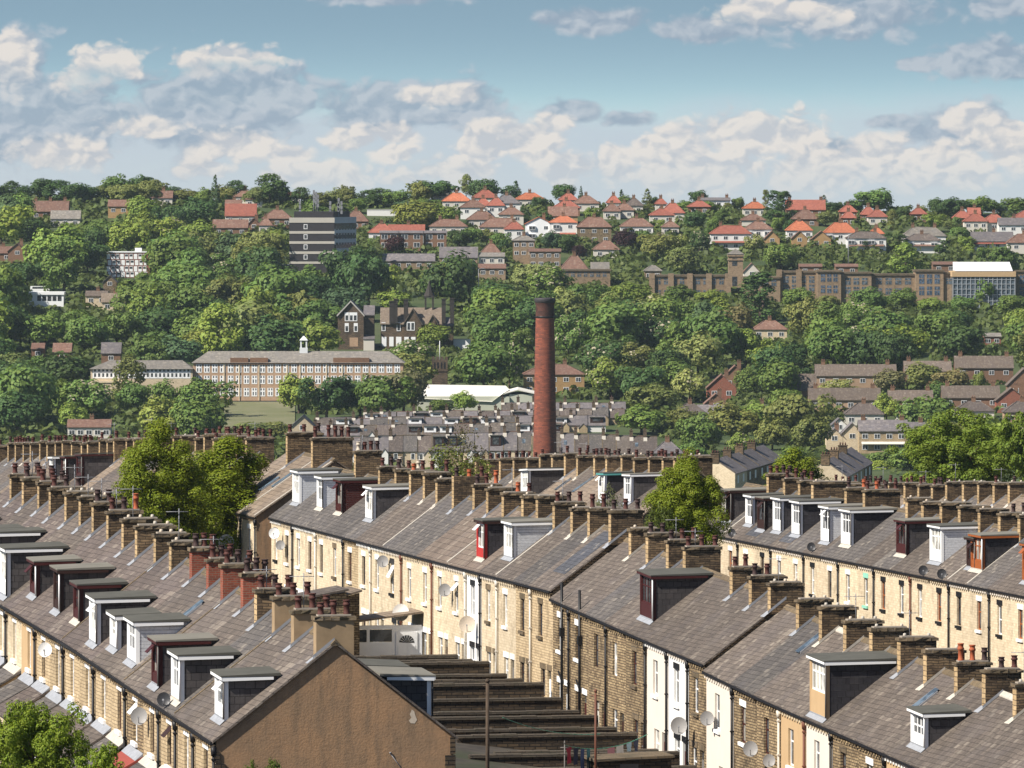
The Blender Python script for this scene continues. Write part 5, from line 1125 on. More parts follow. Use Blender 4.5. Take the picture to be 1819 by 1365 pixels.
# --- college: clock-less tower, long wings, glass hall
root, s, Y = big(1307, 520, 'stone_tower', 'square brown stone tower with pyramid roof beside the long college wing', 'tower'); z = lambda y: (520 - y) / s; w = 13 / s
m = MB(); m.box(-w, w, 0, 2 * w, -4, z(456)); m.box(-w - .25, w + .25, -.25, 2 * w + .25, z(463), z(461)); m.box(-w - .3, w + .3, -.3, 2 * w + .3, z(456) + .01, z(452)); obj('wall', m, 'college stone', root)
r = MB(); a = w + .45; r.face([(-a, -.45, z(452)), (a, -.45, z(452)), (0, w, z(442))]); r.face([(a, -.45, z(452)), (a, 2 * w + .45, z(452)), (0, w, z(442))]); r.face([(a, 2 * w + .45, z(452)), (-a, 2 * w + .45, z(452)), (0, w, z(442))]); r.face([(-a, 2 * w + .45, z(452)), (-a, -.45, z(452)), (0, w, z(442))]); obj('roof', r, 'school slate', root)
for px, yy, h in ((-2, 466, 2.4), (-2, 500, 3)): 
    f = MB(); f.box(px / s - .8, px / s + .8, -.05, -.004, z(yy) - h / 2, z(yy) + h / 2); obj('window', f, 'window glass', root)
BOX.append((1292, 1322, 442, 506))
def wing(x0_, x1_, yt, yb, vis, label, n, wy, h, wins='sky glass', piers=0, pm='college stone', roofy=None, yoff=0):
    root, s, Y = big((x0_ + x1_) / 2, yb, 'college_wing', label); W = (x1_ - x0_) / s; zz = lambda y: (yb - y) / s
    m = MB(); m.box(-W / 2, W / 2, 0, 14, -4, zz(yt + 3)); obj('wall', m, pm, root)
    c = MB(); c.box(-W / 2 - .3, W / 2 + .3, -.4, 14.3, zz(yt + 3) + .01, zz(yt)); obj('parapet', c, 'coping stone', root)
    for yy, hh in zip(wy, h): win_strip(root, -W / 2 + .8, W / 2 - .8, 0, [zz(yy)], n, W / n * .62, hh, 'college stone', wins)
    p = MB()
    for k in range(piers + 1 if piers else 0):
        u = -W / 2 + W * k / piers; p.box(u - .9, u + .9, -.7, -.003, -4, zz(yt - 3))
    if piers: obj('pier', p, pm, root)
    BOX.append((x0_, x1_, yt, vis)); return root
wing(1158, 1293, 489, 532, 514, 'long low brown stone wing left of the square tower', 9, [500, 521], [2.2, 2.2], piers=4)
wing(1322, 1386, 492, 536, 500, 'short brown stone wing right of the square tower', 4, [503], [2.2])
wing(1384, 1454, 482, 536, 505, 'brown college wing with dark ribbon windows above the poplar', 4, [497, 512], [2.4, 2.4], piers=2)
wing(1452, 1494, 481, 540, 528, 'projecting college bay with blue glazing and white sill bands', 3, [494, 514], [2.6, 2.6], 'blue glass')
wing(1494, 1548, 484, 540, 524, 'plain brown college wall between the two glazed bays', 3, [500, 516], [2.4, 2.4])
wing(1548, 1626, 487, 540, 512, 'low brown college wing with square windows', 4, [500, 518], [2.3, 2.3])
wing(1626, 1676, 480, 542, 532, 'projecting college bay with dark roof plant and white sill band', 3, [496, 517], [3.2, 3.0], 'blue glass')
wing(1676, 1694, 484, 542, 534, 'narrow brown stone pier block beside the glass hall', 1, [500], [2.0])
for px_ in (1460,): pass
root, s, Y = big(1748, 548, 'glass_hall', 'large gridded glass hall with a bright white roof'); W = 110 / s; zz = lambda y: (548 - y) / s
m = MB(); m.box(-W / 2, W / 2, .3, 20, -4, zz(492)); obj('glazing', m, 'sky glass', root)
m = MB()
for k in range(15): u = -W / 2 + W * k / 14; m.box(u - .12, u + .12, .05, .299, -4, zz(492))
for yy in (497, 505, 514, 524, 535): m.box(-W / 2, W / 2, .1, .297, zz(yy) - .1, zz(yy) + .1)
obj('glazing_bars', m, 'grey cladding', root)
m = MB(); m.box(-W / 2 - .3, W / 2 + .3, -.2, 20, zz(492) + .01, zz(483)); obj('fascia', m, 'tan render', root)
m = MB(); m.extr([(3, zz(482)), (19, zz(468)), (19.2, zz(467)), (19.4, zz(482))], 'x', -W / 2 + 1, W / 2 - .5); obj('roof', m, 'white paint', root); BOX.append((1693, 1804, 467, 535))
root = wing(1804, 1860, 481, 545, 535, 'college bay at the right edge beside the glass hall', 3, [497, 518], [3.0, 3.0], 'blue glass')
fhouse(1321, 1350, 468, 484, 500, 'cream wall', 'brown tile', 'front', chim=0, cols=1, desc='pale gabled chapel end right of the square tower')
fhouse(1145, 1175, 472, 482, 497, 'college stone', 'school slate', 'hip', chim=0, cols=2, desc='small pale hipped lodge left of the college wing')
fhouse(1420, 1460, 470, 474, 490, 'brown brick', 'brown tile', 'gable', chim=0, cols=2, desc='brown rooftop block above the college wings'); fhouse(1484, 1524, 470, 474, 490, 'brown brick', 'brown tile', 'gable', chim=0, cols=2, desc='brown rooftop block above the college wings')
fhouse(1657, 1700, 466, 470, 490, 'brown brick', 'brown tile', 'gable', chim=0, cols=2, desc='brown rooftop block left of the white roof')
fhouse(911, 950, 419, 428, 470, 'college stone', 'school slate', 'hip', chim=1, cols=3, rows=2, desc='brown stone tower house with pyramid roof')
fhouse(940, 996, 443, 447, 474, 'college stone', 'brown tile', 'gable', chim=0, cols=4, rows=2, desc='brown stone house with row of dark windows')
fhouse(996, 1044, 455, 479, 500, 'college stone', 'brown tile', 'hip', chim=1, cols=3, desc='brown house with steep roof and tall chimney')
root = wing(985, 1084, 479, 512, 494, 'long flat roofed brown building behind the mill chimney', 8, [488], [1.7]); fhouse(1050, 1082, 467, 478, 492, 'cream wall', 'cream wall' if False else 'school slate', 'gable', chim=0, cols=2, desc='pale roofed building above the mill chimney')
fhouse(781, 848, 440, 458, 474, 'college stone', 'valley slate', 'gable', chim=0, cols=4, depth=12, desc='stone hall with long dark slate barn roof'); fhouse(680, 772, 452, 464, 484, 'college stone', 'valley slate', 'gable', chim=0, cols=5, depth=10, desc='long stone building with grey slate roof')
# --- square dark tower with flagpole
root, s, Y = big(781, 694, 'stone_tower', 'dark square battlemented tower carrying a white flagpole', 'tower'); z = lambda y: (694 - y) / s; w = 14 / s
m = MB(); m.box(-w, w, 0, 2 * w, -4, z(640))
for k in range(4): m.box(-w + k * 2 * w / 3.6, -w + k * 2 * w / 3.6 + .8, -.003, 1, z(640), z(634)); 
m.box(-w - .2, w + .2, -.2, 2 * w + .2, z(660), z(658)); obj('wall', m, 'gothic stone', root)
for u in (-1.4, -.5, .5, 1.4): f = MB(); f.box(u - .22, u + .22, -.05, -.004, z(655), z(644)); obj('belfry_opening', f, 'black paint', root)
m = MB(); m.tube((0, w, z(640)), (0, w, z(606)), .13, .08); obj('flagpole', m, 'white paint', root); BOX.append((766, 797, 630, 684))
# --- white industrial shed
root, s, Y = big(850, 730, 'industrial_shed', 'cream roofed industrial shed with pale green walls behind the valley terraces'); z = lambda y: (730 - y) / s; x = lambda p: (p - 850) / s
m = MB(); m.box(x(741), x(905), 0, 24, -3, z(705)); m.box(x(905) + .01, x(948), 1, 24, -3, z(701)); obj('wall', m, 'shed wall', root)
r = MB(); r.face([(x(738), -.5, z(708)), (x(874), -.5, z(714)), (x(898), 20, z(689)), (x(760), 20, z(687))]); r.face([(x(874), -.5, z(714)), (x(894), -.5, z(699)), (x(905), 8, z(694)), (x(898), 20, z(689))])
r.extr([(x(893), z(701)), (x(920), z(694)), (x(952), z(701)), (x(952), z(700) + .1), (x(920), z(692)), (x(893), z(700) + .1)], 'y', .5, 24); obj('roof', r, 'shed roof', root); BOX.append((765, 948, 686, 716))
# --- mill chimney
X, Y, Z = P(968, 1120, 1750); Z = -24; sc = F / 1750
root = thing('mill_chimney', 'tall round red brick mill chimney with blackened top', 'chimney', (X, Y, Z))
zz = lambda y: CZ - (y - HY) / sc - Z
m = MB(); pr = [(3.1, -3), (2.9, zz(900)), (2.62, zz(805)), (2.42, zz(720)), (2.22, zz(620)), (2.06, zz(565))]
m.cyl = 2.5; m.lathe(pr, 32, cap=False); obj('shaft', m, 'mill brick', root)
m = MB(); m.lathe([(2.12, zz(565)), (2.2, zz(563.6)), (2.2, zz(562.4)), (2.06, zz(562))], 32, cap=False); obj('iron_band', m, 'black paint', root)
m = MB(); m.lathe([(2.06, zz(562)), (2.04, zz(545)), (2.1, zz(541)), (2.22, zz(538))], 32, cap=False); m.cyl = 2.1; m.lathe([(2.08, zz(553.5)), (2.1, zz(553)), (2.08, zz(552.5))], 32, cap=False); obj('neck', m, 'sooty mill brick', root)
m = MB(); m.lathe([(2.22, zz(538)), (2.34, zz(537)), (2.36, zz(531)), (2.26, zz(529.5)), (1.75, zz(529.3)), (1.7, zz(536))], 32, cap=False); obj('cap', m, 'dark cladding', root)
BOX.append((945, 991, 525, 810))

# --- valley terraces: rows of small slate-roofed houses
def vrow(n, key, x0, x1, yr, ye, yb, group, wordrow, seed, chmat='gothic stone', dormp=.15):
    rng = random.Random(seed); k = n
    for i in range(k):
        a, b = x0 + (x1 - x0) * i / k, x0 + (x1 - x0) * (i + 1) / k
        fl = lambda p: (p - x0) / (x1 - x0)
        d1, d2, d3 = (yy[0] + (yy[1] - yy[0]) * (i + .5) / k if isinstance(yy, tuple) else yy for yy in (yr, ye, yb))
        jj = rng.uniform(-1.2, 1.2); d1 += jj; d2 += jj * .8
        X, Y, Z, s = far((a + b) / 2, d3); W = (b - a) / s; H = (d3 - d2) / s; rise = (d2 - d1) / s; D = 8.5
        root = thing('valley_house', f'grey roofed house, {ordw(i + 1)} from left in the {wordrow}', 'house', (X, Y, Z), 0, group)
        wl = rng.choice(['cream stone', 'cream stone', 'golden stone', 'sooty stone', 'white render'])
        hw = W / 2 - .004; m = MB(); m.wallgrid(lambda u, v, d: (u, d, v), [-hw, hw], [-4, H], [], .1, 0)
        if i in (0, k - 1):
            q = -hw if i == 0 else hw; m.face([(q, 0, -4), (q, D, -4), (q, D, H), (q, D / 2, H + rise - .05), (q, 0, H)])
        obj('wall', m, wl, root)
        r = MB(); rm = rng.choice(['valley slate', 'valley slate', 'grey slate', 'brown slate', 'plum slate'])
        for sg in (0, 1):
            f = (lambda y: y) if sg == 0 else (lambda y: D - y)
            r.extr([(f(-.25), H - .15), (f(D / 2), H + rise), (f(D / 2), H + rise + .12), (f(-.25), H - .03)], 'x', -hw, hw, 0)
        ro = obj('roof', r, rm, root)
        rt = MB(); rt.box(-hw, hw, D / 2 - .16, D / 2 + .16, H + rise + .06, H + rise + .22); obj('ridge_tiles', rt, rng.choice(['brown tile', 'valley slate', 'coping stone']), ro)
        if rng.random() < .6: vg = MB(); vg.extr([(-.25, H - .02), (D / 2, H + rise + .13), (D / 2, H + rise + .2), (-.25, H + .06)], 'x', -hw, -hw + .25, 0); obj('verge', vg, 'coping stone', ro)
        if rng.random() < .82:
            c = MB(); ch = rng.uniform(1.0, 1.7); c.box(-hw, -hw + .8, D / 2 - .7, D / 2 + .7, H + rise - .9, H + rise + ch); c.box(-hw - .1, -hw + .9, D / 2 - .8, D / 2 + .8, H + rise + ch + .001, H + rise + ch + .15)
            for q in (-.4, 0, .4): c.lathe([(.14, H + rise + ch + .15), (.12, H + rise + ch + .6)], 6, (-hw + .4, D / 2 + q, 0), 1)
            obj('chimney', c, [chmat, 'pot clay'], ro)
            c = MB(); gq = rise / (D / 2); c.extr([(D / 2 - 1.3, H + rise - 1.3 * gq + .16), (D / 2 - .7, H + rise - .7 * gq + .16), (D / 2 - .7, H + rise - .7 * gq + .5), (D / 2 - .8, H + rise - .8 * gq + .5)], 'x', -hw, -hw + .95, 0); obj('flashing', c, 'mortar', ro)
        if rng.random() < dormp:
            kd = rng.choice(['white paint', 'white paint', 'dark brown paint']); dw = min(hw * .75, 1.7); zt = H + rise * .85; zb_ = H + rise * .22
            yq = D / 2 * .2
            d = MB(); d.box(-dw, dw, yq, D / 2 * .9, zb_ - .5, zt); do = obj('dormer', d, kd, root); d = MB(); d.box(-dw - .2, dw + .2, yq - .25, D / 2 * .95, zt + .002, zt + .16); obj('dormer_roof', d, 'roof felt', do)
            d = MB(); d.face([(-dw * .6, yq - .01, zb_ + .5), (dw * .6, yq - .01, zb_ + .5), (dw * .6, yq - .01, zt - .25), (-dw * .6, yq - .01, zt - .25)]); obj('pane', d, 'window glass', do)
        elif rng.random() < .35:
            d = MB(); u = rng.uniform(-.8, .8); yy = D / 2 * .35; g_ = rise / (D / 2); d.face([(u - .4, yy, H + g_ * yy + .2), (u + .4, yy, H + g_ * yy + .2), (u + .4, yy + 1, H + g_ * (yy + 1) + .2), (u - .4, yy + 1, H + g_ * (yy + 1) + .2)]); obj('skylight', d, 'sky glass', ro)
        if rng.random() < .45 and seed != 1:                    # outshut at the back with its own small roof
            eh = H * rng.uniform(.55, .9); ew = hw * rng.uniform(.8, 1.0); el = rng.uniform(2.0, 4.0); sx = rng.choice((-1, 1)); xa, xb = (-hw + .05, -hw + .05 + ew) if sx < 0 else (hw - .05 - ew, hw - .05)
            e = MB(); e.box(xa, xb, -el, -.004, -4, eh); e.face([(xa, -el, eh), (xb, -el, eh), ((xa + xb) / 2, -el, eh + 1.2)]); eo = obj('outshut', e, rng.choice(['cream stone', 'golden stone', 'sooty stone', 'white render']), root)
            e = MB()
            for q0 in (xa - .15, xb + .15): e.extr([(q0, eh - .1), ((xa + xb) / 2, eh + 1.25), ((xa + xb) / 2, eh + 1.38), (q0, eh + .03)], 'y', -el - .15, -.01, 0)
            obj('outshut_roof', e, rng.choice(['valley slate', 'grey slate', 'brown slate']), eo)
        if H > 2.0:
            for u in rng.choice([(-W * .22, W * .22), (-W * .25,), (W * .2,), (0,)]):
                f = MB(); f.box(u - .5, u + .5, -.05, -.004, H - 2.0, H - .5, 0); f.face([(u - .38, -.06, H - 1.9), (u + .38, -.06, H - 1.9), (u + .38, -.06, H - .6), (u - .38, -.06, H - .6)], 1); obj('window', f, ['white paint', 'window glass'], root)
    yy0 = yr[0] if isinstance(yr, tuple) else yr
    BOX.append((x0, x1, yy0 - 6, (yb[0] if isinstance(yb, tuple) else yb)))
VG = 'slate roofed houses of the valley terraces'
vrow(9, 'a', 946, 1168, (768, 778), (802, 806), (832, 836), VG, 'front row right of the mill chimney', 1, dormp=.12)
vrow(13, 'b', 614, 944, (779, 768), (803, 800), (832, 830), VG, 'front row left of the mill chimney', 2, dormp=.15)
vrow(16, 'c', 556, 1000, (758, 752), (774, 770), (788, 790), VG, 'second valley row from the front', 3, dormp=.5)
vrow(16, 'd', 560, 1076, (745, 740), (758, 756), (770, 768), VG, 'third valley row from the front', 4, dormp=.35)
vrow(16, 'e', 645, 1110, (735, 727), (748, 741), (760, 754), VG, 'fourth valley row from the front', 5, dormp=.2)
vrow(8, 'f', 890, 1112, 717, 728, 742, VG, 'hindmost row beside the mill chimney', 6, dormp=.2)
fhouse(519, 556, 740, 757, 792, 'cream stone', 'new slate', 'front', chim=0, cols=1, rows=2, desc='gabled end house with dark roof', depth=14)
fhouse(1160, 1212, 786, 806, 836, 'golden stone', 'valley slate', 'hip', chim=1, cols=2, desc='hipped end house at the right of the front valley row')
# terraces running away from us, right of centre: (near-left corner, ...)
def arow(n, px0, y_r0, px1, y_r1, hgt, drop, halfpx, group, wordrow, seed, Y0, Y1):
    rng = random.Random(seed)
    for i in range(n):
        u0, u1 = i / n, (i + 1) / n
        Ya, Yb = Y0 + (Y1 - Y0) * u0, Y0 + (Y1 - Y0) * u1
        pa, pb = px0 + (px1 - px0) * u0, px0 + (px1 - px0) * u1; ra, rb = y_r0 + (y_r1 - y_r0) * u0, y_r0 + (y_r1 - y_r0) * u1
        A = Vector(P(pa, ra, Ya)); Bv = Vector(P(pb, rb, Yb)); d = Bv - A
        ang = math.atan2(-d.x, d.y); L = math.hypot(d.x, d.y); g = d.z / L
        root = thing('sloping_terrace_house', f'slate roofed house, {ordw(i + 1)} from the gable in the {wordrow}', 'house', (A.x, A.y, A.z - hgt), ang, group)
        hw = 4.0; H = hgt - drop; m = MB(g)
        for sd in (-1, 1): m.face([(sd * hw, .003, -9), (sd * hw, L - .003, -9), (sd * hw, L - .003, H), (sd * hw, .003, H)])
        if i in (0, n - 1):
            yq = .003 if i == 0 else L - .003
            m.face([(-hw, yq, -9), (hw, yq, -9), (hw, yq, H), (0, yq, hgt - .05), (-hw, yq, H)])
        obj('wall', m, 'cream stone' if i == 0 else rng.choice(['sooty stone', 'golden stone']), root)
        r = MB(g); sl = drop / hw
        for sd in (-1, 1): r.extr([(sd * (hw + .2), H - .2 * sl), (0, hgt), (0, hgt + .1), (sd * (hw + .2), H - .2 * sl + .1)], 'y', .003, L - .003, 0)
        ro = obj('roof', r, 'valley slate', root)
        c = MB(g); c.box(-.8, .8, -.1, .6, hgt - .7, hgt + 1.1); c.box(-.9, .9, -.2, .7, hgt + 1.101, hgt + 1.25)
        for q in (-.5, 0, .5): c.lathe([(.14, hgt + 1.25), (.12, hgt + 1.75)], 6, (q, .25, 0), 1)
        obj('chimney', c, ['chimney stone', 'pot clay'], ro)
        w = MB(g)
        for q in (.25, .7): w.box(hw + .004, hw + .05, L * q - .45, L * q + .45, H - 2, H - .5, 0)
        obj('window', w, 'white paint', root)
        vg = MB(g)
        for sd in (1,): vg.extr([(sd * hw, H + .1), (0, hgt + .11), (0, hgt + .18), (sd * hw, H + .17)], 'y', .05, .35, 0)
        obj('verge', vg, 'coping stone', ro)
arow(4, 1270, 817, 1356, 791, 9, 2.6, 0, 'houses of the sloping valley terraces', 'sloping terrace beside the conifer', 51, 1500, 1530)
arow(3, 1466, 820, 1512, 795, 9, 2.8, 0, 'houses of the sloping valley terraces', 'sloping terrace before the teal gable', 52, 1450, 1474)
BOX += [(1266, 1400, 775, 860), (1460, 1580, 790, 860)]
# playing field, street lamps
def patch(name, pts, mat, kind='structure', lift=.25):
    m = MB(); n = 10
    (xa, xb, ya, yb) = pts
    for i in range(n):
        for j in range(4):
            q = []
            for (a, b) in ((i, j), (i + 1, j), (i + 1, j + 1), (i, j + 1)):
                px, py = xa + (xb - xa) * a / n, ya + (yb - ya) * b / 4
                X, Y, Z, s = far(px, py); q.append((X, Y, Z + lift))
            m.face(q)
    o = obj(name, m, mat); tag(o, kind=kind); return o
patch('playing_field', (398, 524, 708, 766), 'pitch grass')
BOX.append((404, 524, 708, 764))
root, s, Y = big(462, 716, 'retaining_wall', 'long pale retaining wall along the top of the playing field', 'wall'); m = MB(); m.box(-58 / s, 62 / s, 0, .5, -2, 3 / s); obj('wall', m, 'pale concrete', root); m = MB(); m.box(-58.4 / s, 62.4 / s, -.1, .6, 3.05 / s, 4 / s); obj('coping', m, 'coping stone', root)
def lamp(px, y0, y1, label, arm=1):
    X, Y, Z, s = far(px, y1); root = thing('street_lamp', label, 'street lamp', (X, Y, Z)); h = (y1 - y0) / s
    m = MB(); m.tube((0, 0, -1), (0, 0, h), .16, .1); obj('post', m, 'metal', root)
    m = MB(); m.tube((0, 0, h - .1), (1.1 * arm, 0, h + .15), .08); m.box(min(1.0 * arm, 1.9 * arm), max(1.0 * arm, 1.9 * arm), -.2, .2, h + .05, h + .25); obj('lamp_head', m, 'metal', root)
for px, y0, y1, lb in ((1507, 420, 476, 'tall pole above the college wings'), (850, 478, 560, 'white post in the woods right of the gothic manor')): lamp(px, y0, y1, lb)
# ------------------------------------------------------------------ trees
def fast_quads(name, C, N, S, rng, mats, slot=None, asp=1.0, tri=False):
    """C centres, N normals, S sizes -> one mesh of separate leaf-clump faces"""
    n = len(C); r = rng.normal(size=(n, 3)); T = np.cross(N, r); T /= np.linalg.norm(T, axis=1, keepdims=True) + 1e-9; B = np.cross(N, T)
    hs = (S * .5)[:, None]
    k = rng.uniform(.6, 1.15, size=(4, n, 1))
    V = np.stack([C - T * hs * k[0], C - B * hs * asp * k[1] + N * hs * .25, C + T * hs * k[2], C + B * hs * asp * k[3] + N * hs * .25 * 0], 1).reshape(-1, 3)
    me = bpy.data.meshes.new(name); me.vertices.add(4 * n); me.vertices.foreach_set('co', V.ravel())
    me.loops.add(4 * n); me.loops.foreach_set('vertex_index', np.arange(4 * n)); me.polygons.add(n); me.polygons.foreach_set('loop_start', np.arange(0, 4 * n, 4)); me.polygons.foreach_set('loop_total', np.full(n, 4))
    for m_ in mats: me.materials.append(MATS[m_])
    if slot is not None: me.polygons.foreach_set('material_index', slot)
    me.update(); return me
def clumps_crown(rng, kind):
    """clump centres and radii for a crown of unit height and about unit width, base at z=0"""
    cl = []
    if kind == 'round':
        n = 30
        for i in range(n):
            ph = rng.uniform(0, 2 * math.pi); u = rng.uniform(-.75, 1.0); rr = math.sqrt(max(0, 1 - u * u)); q = rng.uniform(.62, .92)
            cl.append((.46 * q * rr * math.cos(ph) * (1.05 if u > -.2 else .9), .46 * q * rr * math.sin(ph), .56 + .40 * q * u, rng.uniform(.13, .21)))
        for i in range(8): cl.append((rng.uniform(-.15, .15), rng.uniform(-.15, .15), rng.uniform(.35, .75), .2))
    elif kind == 'broad':
        n = 36; lobes = [(rng.uniform(-.34, .34), rng.uniform(-.3, .3), rng.uniform(.38, .72), rng.uniform(.2, .3)) for _ in range(6)]
        for i in range(n):
            l = lobes[i % 6]; ph = rng.uniform(0, 6.283); u = rng.uniform(-.6, 1); rr = math.sqrt(1 - u * u)
            cl.append((l[0] + l[3] * .85 * rr * math.cos(ph), l[1] + l[3] * .85 * rr * math.sin(ph), l[2] + l[3] * .8 * u, rng.uniform(.10, .175)))
        for i in range(6): cl.append((rng.uniform(-.2, .2), rng.uniform(-.2, .2), rng.uniform(.3, .6), .18))
    elif kind == 'tall':
        for i in range(48):
            z = rng.uniform(.12, 1) ; w = .30 * math.sin(math.pi * min(1, .15 + z * .85)) ** .6 + .03; ph = rng.uniform(0, 6.283); q = rng.uniform(.5, .95)
            cl.append((w * q * math.cos(ph), w * q * math.sin(ph), z * .93, rng.uniform(.07, .13)))
    elif kind == 'conifer':
        for i in range(70):
            z = rng.uniform(0.04, .97); w = .27 * (1 - z) ** .85 + .012; ph = rng.uniform(0, 6.283); q = rng.uniform(.55, 1.0)
            cl.append((w * q * math.cos(ph), w * q * math.sin(ph), z * .95, .035 + .06 * (1 - z)))
    elif kind == 'column':
        for i in range(60):
            z = rng.uniform(0.02, .97); w = .15 * (math.sin(math.pi * (.12 + .85 * z)) ** .5); ph = rng.uniform(0, 6.283); q = rng.uniform(.4, .95)
            cl.append((w * q * math.cos(ph), w * q * math.sin(ph), z * .95, rng.uniform(.035, .07)))
    elif kind == 'bush':
        for i in range(26):
            ph = rng.uniform(0, 6.283); u = rng.uniform(-.1, 1); rr = math.sqrt(1 - u * u)
            cl.append((.6 * rr * math.cos(ph) * .8, .6 * rr * math.sin(ph) * .8, .3 + .55 * u, rng.uniform(.16, .26)))
    return np.array(cl)
def crown_mesh(seed, kind, nq, qs, mats=('foliage',), blossom=False, flat=.85):
    rng = np.random.default_rng(seed); cl = clumps_crown(rng, kind)
    w = cl[:, 3] ** 2; idx = rng.choice(len(cl), nq, p=w / w.sum())
    d = rng.normal(size=(nq, 3)); d[:, 2] += .25; d /= np.linalg.norm(d, axis=1, keepdims=True)
    rad = cl[idx, 3] * rng.uniform(.70, 1.06, nq)
    C = cl[idx, :3] + d * rad[:, None] * np.array([1, 1, flat])
    ctr = np.array([0, 0, .5]); N = d * .8 + (C - ctr) * .9 + np.array([0, 0, .25]) + rng.normal(size=(nq, 3)) * .26; N /= np.linalg.norm(N, axis=1, keepdims=True)
    S = qs * rng.uniform(.6, 1.3, nq)
    slot = None
    if blossom:
        slot = ((rng.random(nq) < .30) & (d[:, 2] > -.1)).astype(np.int32)
    return fast_quads('crown', C, N, S, rng, mats, slot)
def trunk_mesh(seed, r=.022, h=.5, limbs=6, spread=.28):
    rng = random.Random(seed); m = MB()
    p = Vector((0, 0, -.08)); pr = r * 1.35
    for k in range(4):
        q = Vector((rng.uniform(-.015, .015) * k, rng.uniform(-.015, .015) * k, h * (k + 1) / 4)); m.tube(p, q, pr, pr * .8, 7); p, pr = q, pr * .8
    for k in range(limbs):
        a = k * 6.283 / limbs + rng.uniform(-.4, .4); z = h * rng.uniform(.45, 1); b = Vector((0, 0, z)); e = Vector((spread * math.cos(a), spread * math.sin(a), z + rng.uniform(.15, .32)))
        mid = b.lerp(e, .5) + Vector((0, 0, .03)); m.tube(b, mid, r * .55, r * .38, 5); m.tube(mid, e, r * .38, r * .12, 5)
    return m.mesh('trunk', ['bark'])
PROTO = {}
for k, (kind, cnt, nq, qs) in {'round': ('round', 4, 3400, .074), 'broad': ('broad', 4, 3400, .070), 'tall': ('tall', 3, 2800, .050), 'conifer': ('conifer', 2, 2600, .042), 'column': ('column', 2, 2200, .036), 'bush': ('bush', 3, 1300, .10)}.items():
    PROTO[k] = [(crown_mesh(100 + 7 * i + len(k), kind, nq, qs), trunk_mesh(50 + i, .02 if k in ('conifer', 'column', 'tall') else .026, .5 if k != 'bush' else .25, 6 if k not in ('conifer', 'column') else 2, .25 if k != 'bush' else .2)) for i in range(cnt)]
PROTO['blossom'] = [(crown_mesh(300 + i, 'round', 3400, .072, ('foliage', 'blossom foliage'), True), PROTO['round'][i][1]) for i in range(2)]
GREENS = {'dark green': (0.057, 0.114, 0.044), 'mid green': (0.106, 0.184, 0.056), 'bright green': (0.171, 0.262, 0.067), 'yellow green': (0.187, 0.24, 0.07), 'olive green': (0.146, 0.19, 0.074), 'bluish green': (0.071, 0.132, 0.076), 'rusty green': (0.141, 0.151, 0.087), 'purple': (0.033, 0.013, 0.02), 'pale green': (0.211, 0.278, 0.123)}
NAMES = {'round': 'broadleaf_tree', 'broad': 'broadleaf_tree', 'tall': 'broadleaf_tree', 'conifer': 'conifer_tree', 'column': 'columnar_tree', 'bush': 'shrub', 'blossom': 'chestnut_tree'}
SHAPEW = {'round': 'round tree', 'broad': 'spreading tree', 'tall': 'tall tree', 'conifer': 'pointed conifer', 'column': 'columnar tree', 'bush': 'shrub', 'blossom': 'flowering chestnut tree'}
GRP = {'round': 'broadleaf trees on the hillside', 'broad': 'broadleaf trees on the hillside', 'tall': 'broadleaf trees on the hillside', 'conifer': 'conifers on the hillside', 'column': 'columnar trees on the hillside', 'bush': 'shrubs on the hillside', 'blossom': 'flowering chestnuts on the hillside'}
TREES = []
def tree(px, pyb, hpx, wpx, kind, col, rng, tid=None):
    """a tree standing at (px, pyb) on the hillside, hpx tall and wpx wide as seen"""
    rng = random.Random(tid * 13 + 5)
    if tid in SKIP: TREES.append((px, pyb, hpx, wpx)); return
    X, Y, Z, s = far(px, pyb); h = hpx / s; w = wpx / s
    cm, tm = PROTO[kind][rng.randrange(len(PROTO[kind]))]
    r = thing(NAMES[kind], None, 'tree' if kind != 'bush' else 'shrub', (X, Y, Z - .2), rng.uniform(0, 6.28), GRP[kind])
    nw = {'round': .92, 'broad': 1.0, 'tall': .62, 'conifer': .54, 'column': .30, 'bush': 1.15, 'blossom': .92}[kind]
    sx = w / nw; r.scale = (sx, sx, h)
    g = GREENS[col]; j = rng.uniform(.82, 1.2); k = rng.uniform(.92, 1.08)
    link('trunk', tm, r); c = link('crown', cm, r); c.color = (g[0] * j * k * 1.18, g[1] * j * 1.02, g[2] * j / k * .72, 1)
    if tid is not None: r['tid'] = tid
    LABQ.append((r, f"{col} {SHAPEW[kind]}", px, pyb - hpx * .55)); TREES.append((px, pyb, hpx, wpx))
rng = random.Random(77)
